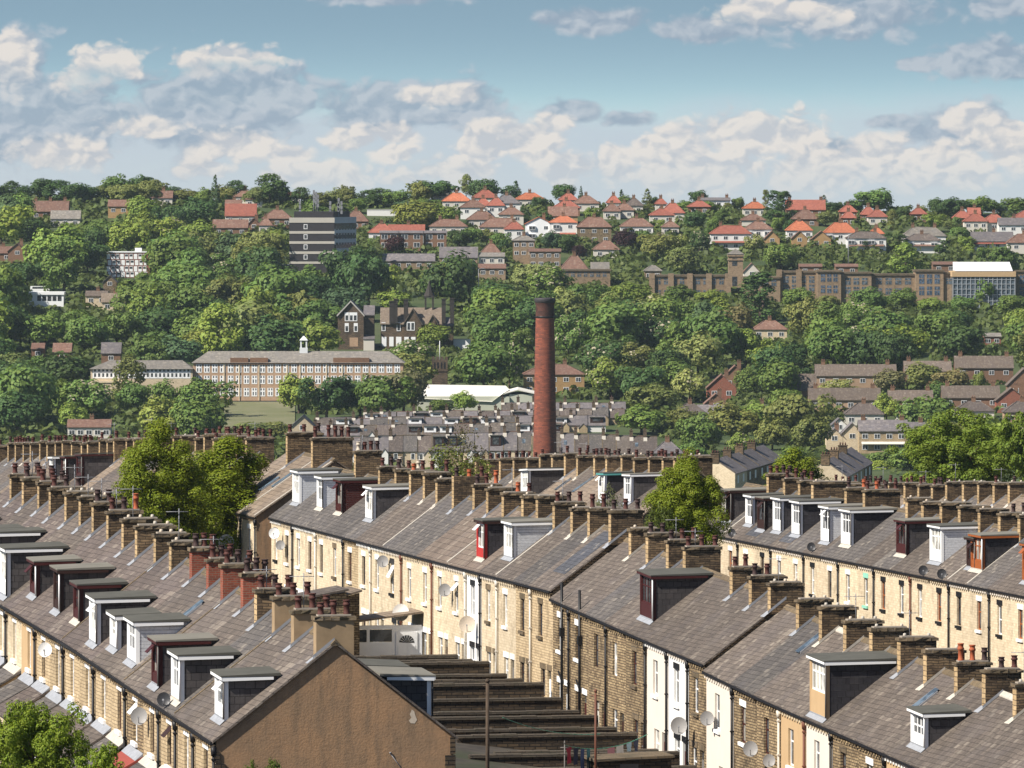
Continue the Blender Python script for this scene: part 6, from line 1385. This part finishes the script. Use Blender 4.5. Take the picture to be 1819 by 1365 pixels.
# distinctive trees first: px, base y, height, width, kind, colour
NAMED = [(1205, 541, 36, 66, 'broad', 'mid green'), (1265, 546, 34, 58, 'round', 'bright green'), (1418, 552, 44, 60, 'round', 'mid green'), (1478, 556, 34, 50, 'broad', 'olive green'), (1546, 556, 46, 64, 'round', 'mid green'), (1602, 552, 42, 56, 'broad', 'mid green'), (1655, 560, 34, 52, 'round', 'bright green'), (1710, 556, 30, 44, 'round', 'mid green'), (1795, 560, 40, 56, 'round', 'mid green'), (1120, 545, 46, 70, 'round', 'bright green'), (1192, 700, 62, 70, 'round', 'mid green'), (1216, 770, 48, 60, 'round', 'olive green'), (1345, 770, 62, 60, 'round', 'bright green'), (1372, 800, 58, 62, 'broad', 'olive green'), (1280, 770, 44, 50, 'round', 'mid green'), (1330, 705, 50, 50, 'round', 'mid green'), (1405, 840, 50, 70, 'bush', 'mid green'), (1580, 840, 46, 70, 'round', 'mid green'), (1620, 850, 60, 70, 'round', 'mid green'), (1560, 846, 30, 50, 'bush', 'bright green'), (1445, 850, 40, 60, 'bush', 'olive green'), (1668, 720, 46, 52, 'round', 'mid green'), (1630, 745, 40, 50, 'round', 'bright green'), (1480, 760, 34, 40, 'round', 'olive green'), (1230, 830, 46, 60, 'round', 'mid green'), (1395, 740, 54, 56, 'round', 'bright green'), (382, 368, 62, 22, 'conifer', 'bluish green'), (480, 366, 60, 62, 'tall', 'dark green'), (402, 372, 30, 16, 'conifer', 'dark green'), (252, 352, 44, 42, 'round', 'dark green'), (205, 356, 46, 56, 'round', 'mid green'), (768, 362, 48, 84, 'broad', 'dark green'), (828, 352, 44, 26, 'tall', 'olive green'), (862, 360, 46, 52, 'round', 'dark green'), (738, 412, 60, 76, 'round', 'yellow green'), (782, 412, 52, 54, 'round', 'bright green'),
 (916, 354, 36, 26, 'conifer', 'bluish green'), (905, 358, 30, 34, 'tall', 'bluish green'), (1000, 358, 34, 40, 'round', 'dark green'), (1032, 352, 24, 10, 'conifer', 'dark green'), (1104, 364, 30, 18, 'conifer', 'dark green'), (1150, 372, 40, 26, 'conifer', 'olive green'), (1240, 366, 28, 34, 'round', 'dark green'), (1379, 394, 60, 36, 'column', 'dark green'), (1392, 396, 60, 30, 'column', 'dark green'), (1360, 384, 50, 14, 'column', 'olive green'), (1464, 372, 28, 20, 'conifer', 'bluish green'), (1553, 382, 46, 70, 'round', 'mid green'), (1516, 380, 26, 34, 'round', 'dark green'), (1694, 388, 40, 52, 'round', 'dark green'), (1744, 384, 38, 62, 'round', 'mid green'), (1806, 382, 34, 60, 'round', 'mid green'),
 (702, 454, 38, 38, 'round', 'purple'), (1112, 446, 38, 44, 'round', 'purple'), (1030, 462, 28, 26, 'round', 'purple'), (1500, 690, 30, 44, 'round', 'purple'), (1600, 450, 36, 26, 'column', 'dark green'), (1643, 444, 34, 18, 'column', 'dark green'), (930, 392, 32, 24, 'conifer', 'dark green'), (950, 376, 28, 16, 'conifer', 'dark green'), (1676, 452, 28, 16, 'column', 'dark green'), (1538, 450, 24, 14, 'column', 'dark green'),
 (1352, 578, 100, 56, 'column', 'dark green'), (1336, 572, 86, 50, 'column', 'dark green'), (300, 442, 58, 66, 'blossom', 'bright green'), (400, 500, 50, 66, 'blossom', 'mid green'), (905, 690, 84, 60, 'blossom', 'mid green'), (928, 630, 50, 50, 'blossom', 'mid green'), (1132, 660, 52, 64, 'blossom', 'olive green'), (975, 530, 56, 76, 'blossom', 'mid green'), (1225, 716, 60, 54, 'blossom', 'pale green'), (1010, 640, 80, 60, 'blossom', 'mid green'), (1490, 706, 34, 60, 'blossom', 'pale green'), (1515, 530, 38, 46, 'blossom', 'olive green'), (1318, 812, 44, 46, 'blossom', 'bright green'),
 (625, 552, 118, 90, 'broad', 'dark green'), (655, 556, 112, 92, 'broad', 'dark green'), (802, 556, 108, 100, 'round', 'dark green'), (560, 612, 92, 116, 'broad', 'mid green'), (690, 530, 64, 60, 'broad', 'bright green'), (770, 622, 50, 60, 'round', 'bright green'), (700, 560, 48, 56, 'round', 'bright green'), (280, 620, 80, 92, 'round', 'dark green'), (720, 700, 80, 96, 'round', 'olive green'), (640, 742, 72, 96, 'broad', 'dark green'), (580, 748, 84, 96, 'broad', 'dark green'), (690, 752, 90, 100, 'broad', 'mid green'), (825, 734, 40, 44, 'round', 'bright green'), (780, 740, 34, 46, 'round', 'mid green'), (1140, 772, 54, 104, 'broad', 'bright green'), (1158, 738, 60, 86, 'round', 'olive green'), (1245, 806, 72, 76, 'round', 'mid green'), (1300, 790, 76, 96, 'round', 'olive green'), (1415, 790, 104, 112, 'broad', 'olive green'), (1440, 810, 76, 64, 'round', 'olive green'), (1650, 790, 94, 104, 'round', 'mid green'), (1575, 752, 52, 48, 'round', 'bright green'), (1582, 702, 50, 62, 'round', 'rusty green'), (1690, 706, 50, 70, 'round', 'rusty green'), (1640, 694, 50, 62, 'round', 'olive green'), (232, 724, 96, 66, 'tall', 'olive green'), (365, 742, 72, 90, 'broad', 'mid green'), (292, 738, 64, 56, 'round', 'mid green'), (236, 742, 64, 56, 'round', 'mid green'), (440, 714, 36, 62, 'broad', 'mid green'), (130, 766, 52, 52, 'round', 'bright green'), (30, 776, 86, 92, 'round', 'dark green'), (120, 706, 78, 90, 'round', 'dark green'), (1385, 716, 84, 76, 'round', 'mid green'), (1590, 668, 88, 70, 'round', 'dark green'), (1540, 662, 84, 80, 'round', 'dark green'), (1480, 660, 86, 88, 'round', 'mid green'), (1745, 546, 64, 62, 'broad', 'mid green'), (860, 702, 90, 92, 'round', 'mid green'), (445, 790, 44, 76, 'round', 'olive green'), (490, 780, 34, 50, 'bush', 'olive green'), (1740, 700, 40, 22, 'round', 'yellow green'), (1760, 722, 34, 40, 'round', 'mid green')]
rs = random.Random(3)
for k in range(27):
    px = -14 + k * 29 + rs.uniform(-8, 8)
    if 500 < px < 640: py = ysky(px) + rs.uniform(8, 12)
    else: py = ysky(px) + rs.uniform(4, 12)
    NAMED.append((px, py, rs.uniform(28, 44), rs.uniform(34, 58), rs.choice(['round', 'broad', 'round', 'tall']), rs.choice(['dark green', 'mid green', 'olive green', 'dark green'])))
for k in range(20):
    px = 780 + k * 54 + rs.uniform(-16, 16); NAMED.append((px, ysky(px) + rs.uniform(3, 8), rs.uniform(14, 24), rs.uniform(22, 38), rs.choice(['round', 'broad']), rs.choice(['dark green', 'mid green', 'olive green'])))
for i, e in enumerate(NAMED): tree(*e, rng, tid=5000 + i)
# the rest fills the wooded slope, front to back, keeping clear of the buildings
def clear(px, pyb, hpx, wpx):
    x0, x1, y0 = px - wpx * .46, px + wpx * .46, pyb - hpx
    for (a, b, t, bs) in BOX:
        if x1 > a and x0 < b and y0 < bs - 2 and pyb > t + (bs - t) * .5:
            ov = (min(x1, b) - max(x0, a)) * max(0, min(pyb, bs) - max(y0, t))
            if ov > .10 * (b - a) * (bs - t) + 0 or ov > .35 * hpx * wpx: return False
    return True
pts = []
cnt = 0
def dens(px, py):
    if 500 < px < 1215 and py > 742: return 0
    if py > 800 and (px < 1180 or 1262 < px < 1370 or 1455 < px < 1560): return 0
    if 396 < px < 526 and 700 < py < 770: return 0
    if py < 445 and px > 640: return .5
    return 1
tries = 0
while cnt < 228 and tries < 30000:
    tries += 1
    px = rng.uniform(-30, 1850); py = 352 + (850 - 352) * rng.random() ** .95
    if py < ysky(px) + 2: continue
    if rng.random() > dens(px, py): continue
    sub = py < 450 and px > 640
    s = F / Yg(px, py)
    w = rng.uniform(11.5, 21) * s * (.56 if sub else 1) * (.85 if py < 400 else 1); h = w * rng.uniform(.82, 1.12)
    if any(abs(px - a) < (w + c) * .29 and abs(py - b) < 15 for a, b, c in pts): continue
    if any(abs(px - t[0]) < (w * .5 + t[3] * .5) * .62 and -12 < py - t[1] < 12 for t in TREES[:len(NAMED)]): continue
    if not clear(px, py, h, w): continue
    # keep the named trees visible
    if any(py > t[1] + 4 and abs(px - t[0]) < (w + t[3]) * .36 and py - h < t[1] - t[2] * .55 for t in TREES[:len(NAMED)]): continue
    kind = rng.choices(['round', 'broad', 'tall', 'conifer', 'blossom'], [46, 36, 8, 3 if py < 480 else 1, 6 if 420 < py else 1])[0]
    if kind == 'conifer': w *= .5
    if kind == 'tall': w *= .75; h *= 1.1
    west = px < 560
    col = rng.choices(['dark green', 'mid green', 'bright green', 'yellow green', 'olive green', 'bluish green', 'rusty green', 'pale green'], [26, 34, 16, 2, 12, 8, 1, 3] if py < 520 else [18, 36, 20, 2, 14, 5, 1, 5])[0]
    if kind == 'conifer': col = 'bluish green'
    pts.append((px, py, w)); tree(px, py, h, w, kind, col, rng, tid=6000 + cnt); cnt += 1
# garden bushes between the hilltop houses
rb = random.Random(15); nb = 0; tr2 = 0
while nb < 60 and tr2 < 4000:
    tr2 += 1; px = rb.uniform(640, 1830); py = rb.uniform(ysky(px) + 4, 452)
    if any(a + 3 < px < b - 3 and t < py < bs - 2 for a, b, t, bs in BOX): continue
    w = rb.uniform(11, 24); tree(px, py, w * rb.uniform(.7, 1.1), w, 'bush', rb.choice(['dark green', 'mid green', 'mid green', 'olive green', 'bright green', 'dark green']), rb, tid=7000 + nb); nb += 1
# undergrowth covering the slope between the trees
nr = np.random.default_rng(5); CC, NN, SS = [], [], []
k = 0
while k < 9000:
    px, py = nr.uniform(-80, 1900), nr.uniform(346, 870)
    if py < ysky(px) - 2 or (396 < px < 530 and 700 < py < 770): continue
    if any(a < px < b and t < py < bs + 10 for a, b, t, bs in BOX): 
        k += .05; continue
    X, Y, Z, s = far(px, py); k += 1
    R0 = nr.uniform(1.2, 3.2); n = 20
    d = nr.normal(size=(n, 3)); d[:, 2] = abs(d[:, 2]); d /= np.linalg.norm(d, axis=1, keepdims=True)
    CC.append(np.array([X, Y, Z]) + d * R0 * nr.uniform(.6, 1, (n, 1)) * np.array([1.2, 1.2, 1])); NN.append(d + nr.normal(size=(n, 3)) * .3); SS.append(np.full(n, R0 * .75))
NN = np.concatenate(NN); NN /= np.linalg.norm(NN, axis=1, keepdims=True)
o = link('undergrowth', fast_quads('undergrowth', np.concatenate(CC), NN, np.concatenate(SS), nr, ['foliage'])); o.color = (.09, .118, .03, 1); tag(o, 'low green scrub and hedges between the hillside trees', 'undergrowth', kind='stuff')

# ------------------------------------------------------------------ near trees, leaf by leaf
def near_tree(name, label, cat, px, py_top, py_base, Y, wpx, kind, nq, qs, col, seed, o_rz=0, trunk=None):
    s = F / Y; h = (py_base - py_top) / s; w = wpx / s
    X, _, Z = P(px, py_base, Y)
    r = thing(name, label, cat, (X, Y, Z), o_rz)
    nw = {'round': .92, 'broad': 1.0, 'tall': .62, 'conifer': .54, 'bush': 1.15, 'flame': .6}[kind]
    r.scale = (w / nw, w / nw, h)
    link('trunk', trunk_mesh(seed, .02, .55, 9) if kind != 'flame' else trunk_mesh(seed, .03, .35, 2, .05), r)
    c = link('crown', crown_big(seed, kind, nq, qs), r); c.color = (*col, 1)
    return r
def crown_big(seed, kind, nq, qs):
    rng = np.random.default_rng(seed)
    if kind == 'flame':
        base = []
        tips = [(0, 0, 1.0), (-.12, .05, .86), (.13, -.04, .84), (.04, .14, .8), (-.16, -.1, .7), (.18, .1, .66)]
        for t in tips:
            for i in range(46):
                z = rng.uniform(.03, 1) ; w = .20 * (math.sin(math.pi * (.22 + .78 * z)) ** .8) + .012; ph = rng.uniform(0, 6.283); q = rng.uniform(.25, 1.0)
                base.append((t[0] * (.6 + .4 * z) + w * q * math.cos(ph), t[1] * (.6 + .4 * z) + w * q * math.sin(ph), z * t[2] * .97, rng.uniform(.045, .085)))
        cl = np.array(base)
    else:
        big_ = clumps_crown(rng, kind); out = []
        for b in big_:
            for i in range(7):
                d = rng.normal(size=3); d /= np.linalg.norm(d); out.append((*(b[:3] + d * b[3] * .8), b[3] * rng.uniform(.25, .5)))
        cl = np.array(out)
    w = cl[:, 3] ** 2; idx = rng.choice(len(cl), nq, p=w / w.sum()); d = rng.normal(size=(nq, 3)); d[:, 2] += .2; d /= np.linalg.norm(d, axis=1, keepdims=True)
    C = cl[idx, :3] + d * (cl[idx, 3] * rng.uniform(.72, 1.03, nq))[:, None]
    N = d * 1.0 + (C - np.array([0, 0, .45])) * .5 + np.array([0, 0, .12]) + rng.normal(size=(nq, 3)) * .24; N /= np.linalg.norm(N, axis=1, keepdims=True)
    return fast_quads('crown', C, N, qs * rng.uniform(.6, 1.3, nq), rng, ['foliage'])
LEY = (.165, .205, .014)
near_tree('conifer_tree', 'tall bright green bushy conifer left of the gabled row with rooflights', 'tree', 284, 752, 985, 445, 170, 'flame', 90000, .0135, LEY, 3)
near_tree('conifer_tree', 'lower bright green bushy conifer beside the gabled row with rooflights', 'tree', 405, 776, 985, 452, 215, 'flame', 84000, .014, LEY, 4, 1.0)
near_tree('conifer_tree', 'dense bright green conifer between the middle and right terraces', 'tree', 1222, 796, 985, 420, 142, 'flame', 84000, .014, LEY, 5, 2.0)
near_tree('shrub', 'low green shrub at the foot of the conifer by the right terrace', 'shrub', 1170, 900, 985, 418, 60, 'bush', 5000, .045, (.085, .11, .02), 6)
near_tree('conifer_tree', 'small bright green conifer behind the chimney pots of the right terrace', 'tree', 1412, 798, 900, 640, 110, 'flame', 20000, .024, LEY, 7)
near_tree('broadleaf_tree', 'large dark green broadleaf tree beyond the back right terrace', 'tree', 1712, 730, 912, 690, 230, 'round', 60000, .018, (.15, .205, .024), 8)
near_tree('broadleaf_tree', 'broadleaf tree cut off by the right edge beyond the back right terrace', 'tree', 1850, 738, 900, 680, 120, 'broad', 16000, .034, (.135, .19, .022), 9)
near_tree('broadleaf_tree', 'bright green tree at the bottom left corner in front of the lean-tos', 'tree', 62, 1248, 1500, 246, 190, 'round', 52000, .019, (.17, .23, .02), 10)
near_tree('shrub', 'bright green bush beside the lean-tos right of the corner tree', 'shrub', 178, 1325, 1440, 244, 90, 'bush', 7000, .05, (.17, .235, .02), 12)
near_tree('shrub', 'green shrub tip peeping up at the foot of the brown gable', 'shrub', 484, 1352, 1420, 258, 40, 'bush', 3000, .06, (.1, .14, .02), 13)
near_tree('shrub', 'small green shrub tip left of the other at the foot of the brown gable', 'shrub', 446, 1352, 1420, 258, 30, 'bush', 3000, .06, (.1, .14, .02), 14)
near_tree('shrub', 'loose pale green climber between chimney pots on the crest', 'shrub', 800, 792, 900, 470, 150, 'bush', 2600, .036, (.13, .15, .03), 15)
near_tree('broadleaf_tree', 'wispy light leaved tree above the crest chimney pots', 'tree', 820, 752, 900, 520, 90, 'tall', 1500, .022, (.14, .13, .06), 16)
near_tree('shrub', 'pale flowering bush in front of the teal trimmed dormer', 'shrub', 1085, 868, 980, 440, 60, 'bush', 2200, .045, (.12, .13, .06), 17)
# ------------------------------------------------------------------ ground sheet
cols = [-4000, -2200, -1200, -600] + list(range(-300, 2150, 70)) + [2500, 3200, 4200, 6000]
rowsY = [60, 120, 180, 220] + list(range(240, 660, 10)) + list(range(680, 1900, 40)) + list(range(1905, 2900, 14)) + [2920, 2960, 3020, 3100, 3250, 3500, 4000, 5000]
m = MB(); gv = []
for Y in rowsY:
    for c in cols:
        X = (c - CX) * Y / F; z = ground_z(X, Y)
        if Y > 2850 and c: z = min(z, 62)
        gv.append((X, Y, z))
nc = len(cols); gf = [(r * nc + c, r * nc + c + 1, (r + 1) * nc + c + 1, (r + 1) * nc + c) for r in range(len(rowsY) - 1) for c in range(nc - 1)]
me = bpy.data.meshes.new('ground'); me.from_pydata(gv, [], gf); me.materials.append(MATS['ground cover']); me.polygons.foreach_set('use_smooth', [True] * len(gf)); me.update()
o = link('ground', me); tag(o, kind='structure')

# ------------------------------------------------------------------ labels for hillside houses and trees
LM = [('tower block', 573, 420), ('gothic manor', 700, 575), ('mill chimney', 968, 665), ('brick school', 500, 668), ('square stone tower', 1307, 475), ('glass hall', 1748, 503), ('industrial shed', 845, 702), ('chequered flats', 228, 468), ('white orange-roofed pair', 978, 408), ('white minibus', 71, 520), ('big oak', 1712, 790), ('battlemented tower', 781, 658), ('playing field', 462, 738), ('slate barn roof', 815, 450), ('skyline poplars', 1385, 365), ('teal gabled house', 1514, 780)]
LM = [(a if a != 'big oak' else 'large oak-like tree', b, c) for a, b, c in LM]; LM = [l for l in LM if l[0] not in ('large oak-like tree', 'teal gabled house')]
groups = {}
for (o_, desc, px, py) in LABQ:
    nm, lx, ly = min(LM, key=lambda l: math.hypot(l[1] - px, (l[2] - py) * 1.4)); dx, dy = px - lx, py - ly
    rel = ('right of' if dx > 0 else 'left of') if abs(dx) > abs(dy) * 1.0 else ('below' if dy > 0 else 'above')
    groups.setdefault((desc, rel, nm), []).append((math.hypot(dx, dy), o_))
for (desc, rel, nm), L_ in groups.items():
    L_.sort(key=lambda q: q[0])
    for i, (d, o_) in enumerate(L_):
        o_['label'] = f"{desc} {rel} the {nm}" + ('' if len(L_) == 1 else (', nearest of these' if i == 0 else f', {ordw(i + 1)} nearest'))

# ------------------------------------------------------------------ camera, light, sky, air
cam = bpy.data.cameras.new('camera'); co = bpy.data.objects.new('camera', cam); COL.objects.link(co)
co.location = (0, 0, CZ); co.rotation_euler = (R(90), 0, 0)
cam.sensor_fit = 'HORIZONTAL'; cam.sensor_width = 36; cam.lens = 36 * F / 1819.0; cam.shift_y = -(682.5 - HY) / 1819.0; cam.clip_start = 1; cam.clip_end = 30000
scene.camera = co
SAZ, SEL = R(30), R(44)         # sun from the left, a little behind the camera
Ld = Vector((-math.cos(SAZ) * math.cos(SEL), -math.sin(SAZ) * math.cos(SEL), math.sin(SEL)))
sun = bpy.data.lights.new('sun', 'SUN'); sun.energy = 5.0; sun.angle = R(.53); sun.color = (1, .94, .85)
so = bpy.data.objects.new('sun', sun); COL.objects.link(so); so.rotation_euler = Ld.to_track_quat('Z', 'Y').to_euler(); so.location = (-200, -100, 300)

world = bpy.data.worlds.new('World'); scene.world = world; world.use_nodes = True
t = NT(world.node_tree); bg = t.n['Background']
geo = t.new('ShaderNodeTexCoord'); sp = t.new('ShaderNodeSeparateXYZ'); t.lk(geo.outputs['Generated'], sp.inputs[0])
sky = t.new('ShaderNodeTexSky', sky_type='NISHITA'); sky.sun_disc = False; sky.sun_elevation = SEL; sky.sun_rotation = R(240); sky.altitude = 150; sky.air_density = 1.0; sky.dust_density = .6; sky.ozone_density = 2.2
# the lowest degrees of sky, seen through a long lens, keep the blue of the air higher up
el = t.math('MULTIPLY', sp.outputs[2], 1.0)
lift = t.math('MULTIPLY_ADD', t.ramp(el, -.004, .024), .34, t.math('MULTIPLY', t.math('MAXIMUM', el, 0.0), .66))
cb = t.new('ShaderNodeCombineXYZ'); t.lk(sp.outputs[0], cb.inputs[0]); t.lk(sp.outputs[1], cb.inputs[1]); t.lk(t.math('ADD', lift, .05), cb.inputs[2])
nv = t.new('ShaderNodeVectorMath', operation='NORMALIZE'); t.lk(cb.outputs[0], nv.inputs[0]); t.lk(nv.outputs[0], sky.inputs[0])
# direction -> angles (in the photograph's units, 14000 to the radian)
inv = t.math('DIVIDE', F, t.math('MAXIMUM', sp.outputs[1], .05))
u = t.math('ADD', t.math('MULTIPLY', sp.outputs[0], inv), CX); v = t.math('SUBTRACT', HY, t.math('MULTIPLY', sp.outputs[2], inv))
uv = t.new('ShaderNodeCombineXYZ'); t.lk(u, uv.inputs[0]); t.lk(v, uv.inputs[1])
def scaled(vec, sx, sy, off=(0, 0, 0)):
    mp = t.new('ShaderNodeMapping'); mp.inputs['Scale'].default_value = (sx, sy, 1); mp.inputs['Location'].default_value = off; t.lk(vec, mp.inputs[0]); return mp.outputs[0]
def blobfield(lst, mode='MAXIMUM'):
    acc = None
    for (cx, cy, rx, ry, *a) in lst:
        s1 = scaled(uv.outputs[0], 1 / rx, 1 / ry, (-cx / rx, -cy / ry, 0))
        ln = t.new('ShaderNodeVectorMath', operation='LENGTH'); t.lk(s1, ln.inputs[0])
        b = t.math('SUBTRACT', 1.0, ln.outputs['Value'])
        if a: b = t.math('MULTIPLY', b, a[0])
        acc = b if acc is None else t.math(mode, acc, b)
    return acc
# billows: two sizes of noise fold into one another, the finer riding on the warped coarser one
base_uv = scaled(uv.outputs[0], 1 / 100.0, 1 / 72.0)
wn = t.new('ShaderNodeTexNoise'); wn.inputs['Scale'].default_value = 1.3; wn.inputs['Detail'].default_value = 4; t.lk(base_uv, wn.inputs['Vector'])
wsub = t.new('ShaderNodeVectorMath', operation='SUBTRACT'); t.lk(wn.outputs[1], wsub.inputs[0]); wsub.inputs[1].default_value = (.5, .5, .5)
wsc = t.new('ShaderNodeVectorMath', operation='SCALE'); t.lk(wsub.outputs[0], wsc.inputs[0]); wsc.inputs[3].default_value = .75
wad = t.new('ShaderNodeVectorMath', operation='ADD'); t.lk(base_uv, wad.inputs[0]); t.lk(wsc.outputs[0], wad.inputs[1])
def billow(vec, sc):
    vo = t.new('ShaderNodeTexVoronoi', feature='F1'); vo.inputs['Scale'].default_value = sc; t.lk(vec, vo.inputs['Vector'])
    return vo.outputs['Distance']
def field(vec):
    n = t.noise(vec, 1.0, 7, .56)
    b = t.math('ADD', t.math('MULTIPLY', billow(vec, 1.7), -.42), t.math('MULTIPLY', billow(vec, 4.2), -.20))
    return t.math('ADD', t.math('ADD', n, b), .36)
nz = field(wad.outputs[0])
sh = t.new('ShaderNodeVectorMath', operation='ADD'); t.lk(wad.outputs[0], sh.inputs[0]); sh.inputs[1].default_value = (-.09, -.16, 0)
nz2 = field(sh.outputs[0])
nl = t.noise(scaled(uv.outputs[0], 1 / 330, 1 / 150, (3.3, 1.7, 4)), 1.0, 5, .6)
def layer(blobs, lo, hi, amp):
    f = blobfield(blobs); f = t.math('ADD', f, t.math('MULTIPLY', t.math('SUBTRACT', nz, .5), amp)); f = t.math('ADD', f, t.math('MULTIPLY', t.math('SUBTRACT', nl, .5), .6))
    return f, t.ramp(f, lo, hi)
grey = [(-40, 200, 330, 110), (90, 215, 260, 95), (370, 200, 210, 105), (30, 110, 75, 80), (470, 165, 90, 60), (760, 185, 210, 52), (640, 205, 90, 40), (1010, 195, 70, 26), (1120, 212, 55, 20), (680, -4, 140, 18), (1060, 38, 130, 28), (1260, 52, 150, 30), (1480, 28, 220, 50), (1790, 6, 70, 30), (1640, 113, 60, 16), (1740, 104, 110, 40), (1850, 112, 90, 36), (1585, 216, 62, 15), (1710, 232, 120, 52), (1470, 262, 60, 20)]
lit = [(185, 112, 74, 44), (135, 140, 50, 36), (400, 104, 95, 26), (468, 102, 44, 24), (345, 112, 50, 28), (22, 104, 48, 62), (1320, 240, 130, 44), (1200, 262, 90, 48), (1395, 244, 90, 44), (930, 252, 90, 46), (1085, 290, 50, 46), (700, 240, 54, 22), (520, 275, 70, 26), (620, 250, 70, 28), (1560, 280, 100, 46), (1690, 290, 120, 54), (1800, 268, 90, 50), (1450, 300, 90, 44), (1715, 218, 48, 34), (1400, 22, 150, 34), (1310, 24, 60, 28), (860, 262, 60, 30), (1800, 230, 46, 22), (1250, 305, 120, 44), (980, 218, 40, 22), (690, 272, 60, 26), (370, 300, 60, 20), (120, 275, 120, 34), (430, 262, 110, 34), (570, 305, 120, 30), (800, 305, 110, 36), (1010, 300, 90, 40), (240, 228, 80, 26), (790, 170, 70, 22)]
fg, ag = layer(grey, -.03, .42, 1.35); fl, al = layer(lit, -.02, .40, 1.6)
under = blobfield([(a, b + d * .75, c * 1.15, d * .9) for a, b, c, d in lit if b < 165])       # the bases dissolve into the haze below
al = t.math('MULTIPLY', al, t.math('MULTIPLY_ADD', t.ramp(under, .05, .75), -.62, 1.0)); al = t.math('MULTIPLY', al, t.math('MULTIPLY_ADD', t.ramp(v, 262, 350), -.60, 1.0))
band = t.math('ADD', t.ramp(v, 110, 270), t.math('MULTIPLY', t.math('SUBTRACT', nl, .5), 1.0)); band = t.math('MULTIPLY', t.ramp(band, .15, .95), .93)
relief = t.math('MULTIPLY', t.math('SUBTRACT', nz, nz2), 2.4)
mul = lambda c, k: tuple(x * k for x in c[:3]) + (1,)
KS = 9.2
c_band = mul((.56, .63, .71), KS); c_dark = mul((.33, .415, .515), KS); c_mid = mul((.53, .58, .645), KS); c_lite = mul((.86, .80, .74), KS); c_soft = mul((.58, .60, .64), KS)
tint = t.mix(1.0, sky.outputs[0], (1.86, 1.72, 1.27, 1), 'MULTIPLY')
col = t.mix(band, tint, c_band)
gcol = t.mix(t.math('ADD', t.math('MULTIPLY_ADD', relief, 1.6, .35), t.math('MULTIPLY', t.math('SUBTRACT', nl, .45), 1.4), clamp=True), c_dark, c_mid)
col = t.mix(t.math('MULTIPLY', ag, .88), col, gcol)
lcol = t.mix(t.math('MULTIPLY_ADD', relief, 2.2, .60, clamp=True), c_soft, c_lite)
col = t.mix(t.math('MULTIPLY', al, .90), col, lcol)
front = t.ramp(sp.outputs[1], .90, .96)
col = t.mix(front, sky.outputs[0], col)
t.lk(col, bg.inputs[0]); bg.inputs[1].default_value = .062

# ------------------------------------------------------------------ air over the valley
xs = [v_[0] for v_ in gv]; ys = [v_[1] for v_ in gv]; zsq = [v_[2] for v_ in gv]
m = MB(); m.box(min(xs) - 20, max(xs) + 20, -60, max(ys) + 20, min(zsq) - 1, 100)
hm = bpy.data.materials.new('haze'); hm.use_nodes = True; MATS['haze'] = hm; ht = NT(hm.node_tree)
for n_ in list(ht.n):
    if n_.type == 'BSDF_PRINCIPLED': ht.n.remove(n_)
pv = ht.new('ShaderNodeVolumePrincipled'); pv.inputs['Color'].default_value = (.72, .87, 1, 1); pv.inputs['Density'].default_value = .000022; pv.inputs['Anisotropy'].default_value = .2
ht.lk(pv.outputs[0], ht.n['Material Output'].inputs['Volume'])
o = obj('haze', m, 'haze'); tag(o, kind='stuff')

vs = scene.view_settings; vs.view_transform = 'Standard'; vs.look = 'None'; vs.exposure = 0.75; vs.gamma = 1; vs.use_curve_mapping = False
cy = scene.cycles; cy.max_bounces = 5; cy.diffuse_bounces = 2; cy.glossy_bounces = 2; cy.transmission_bounces = 2; cy.transparent_max_bounces = 4; cy.volume_bounces = 1
cy.use_denoising = True; cy.denoiser = 'OPENIMAGEDENOISE'; cy.volume_max_steps = 32; cy.volume_step_rate = 10
cy.use_adaptive_sampling = False; cy.sample_clamp_indirect = 4
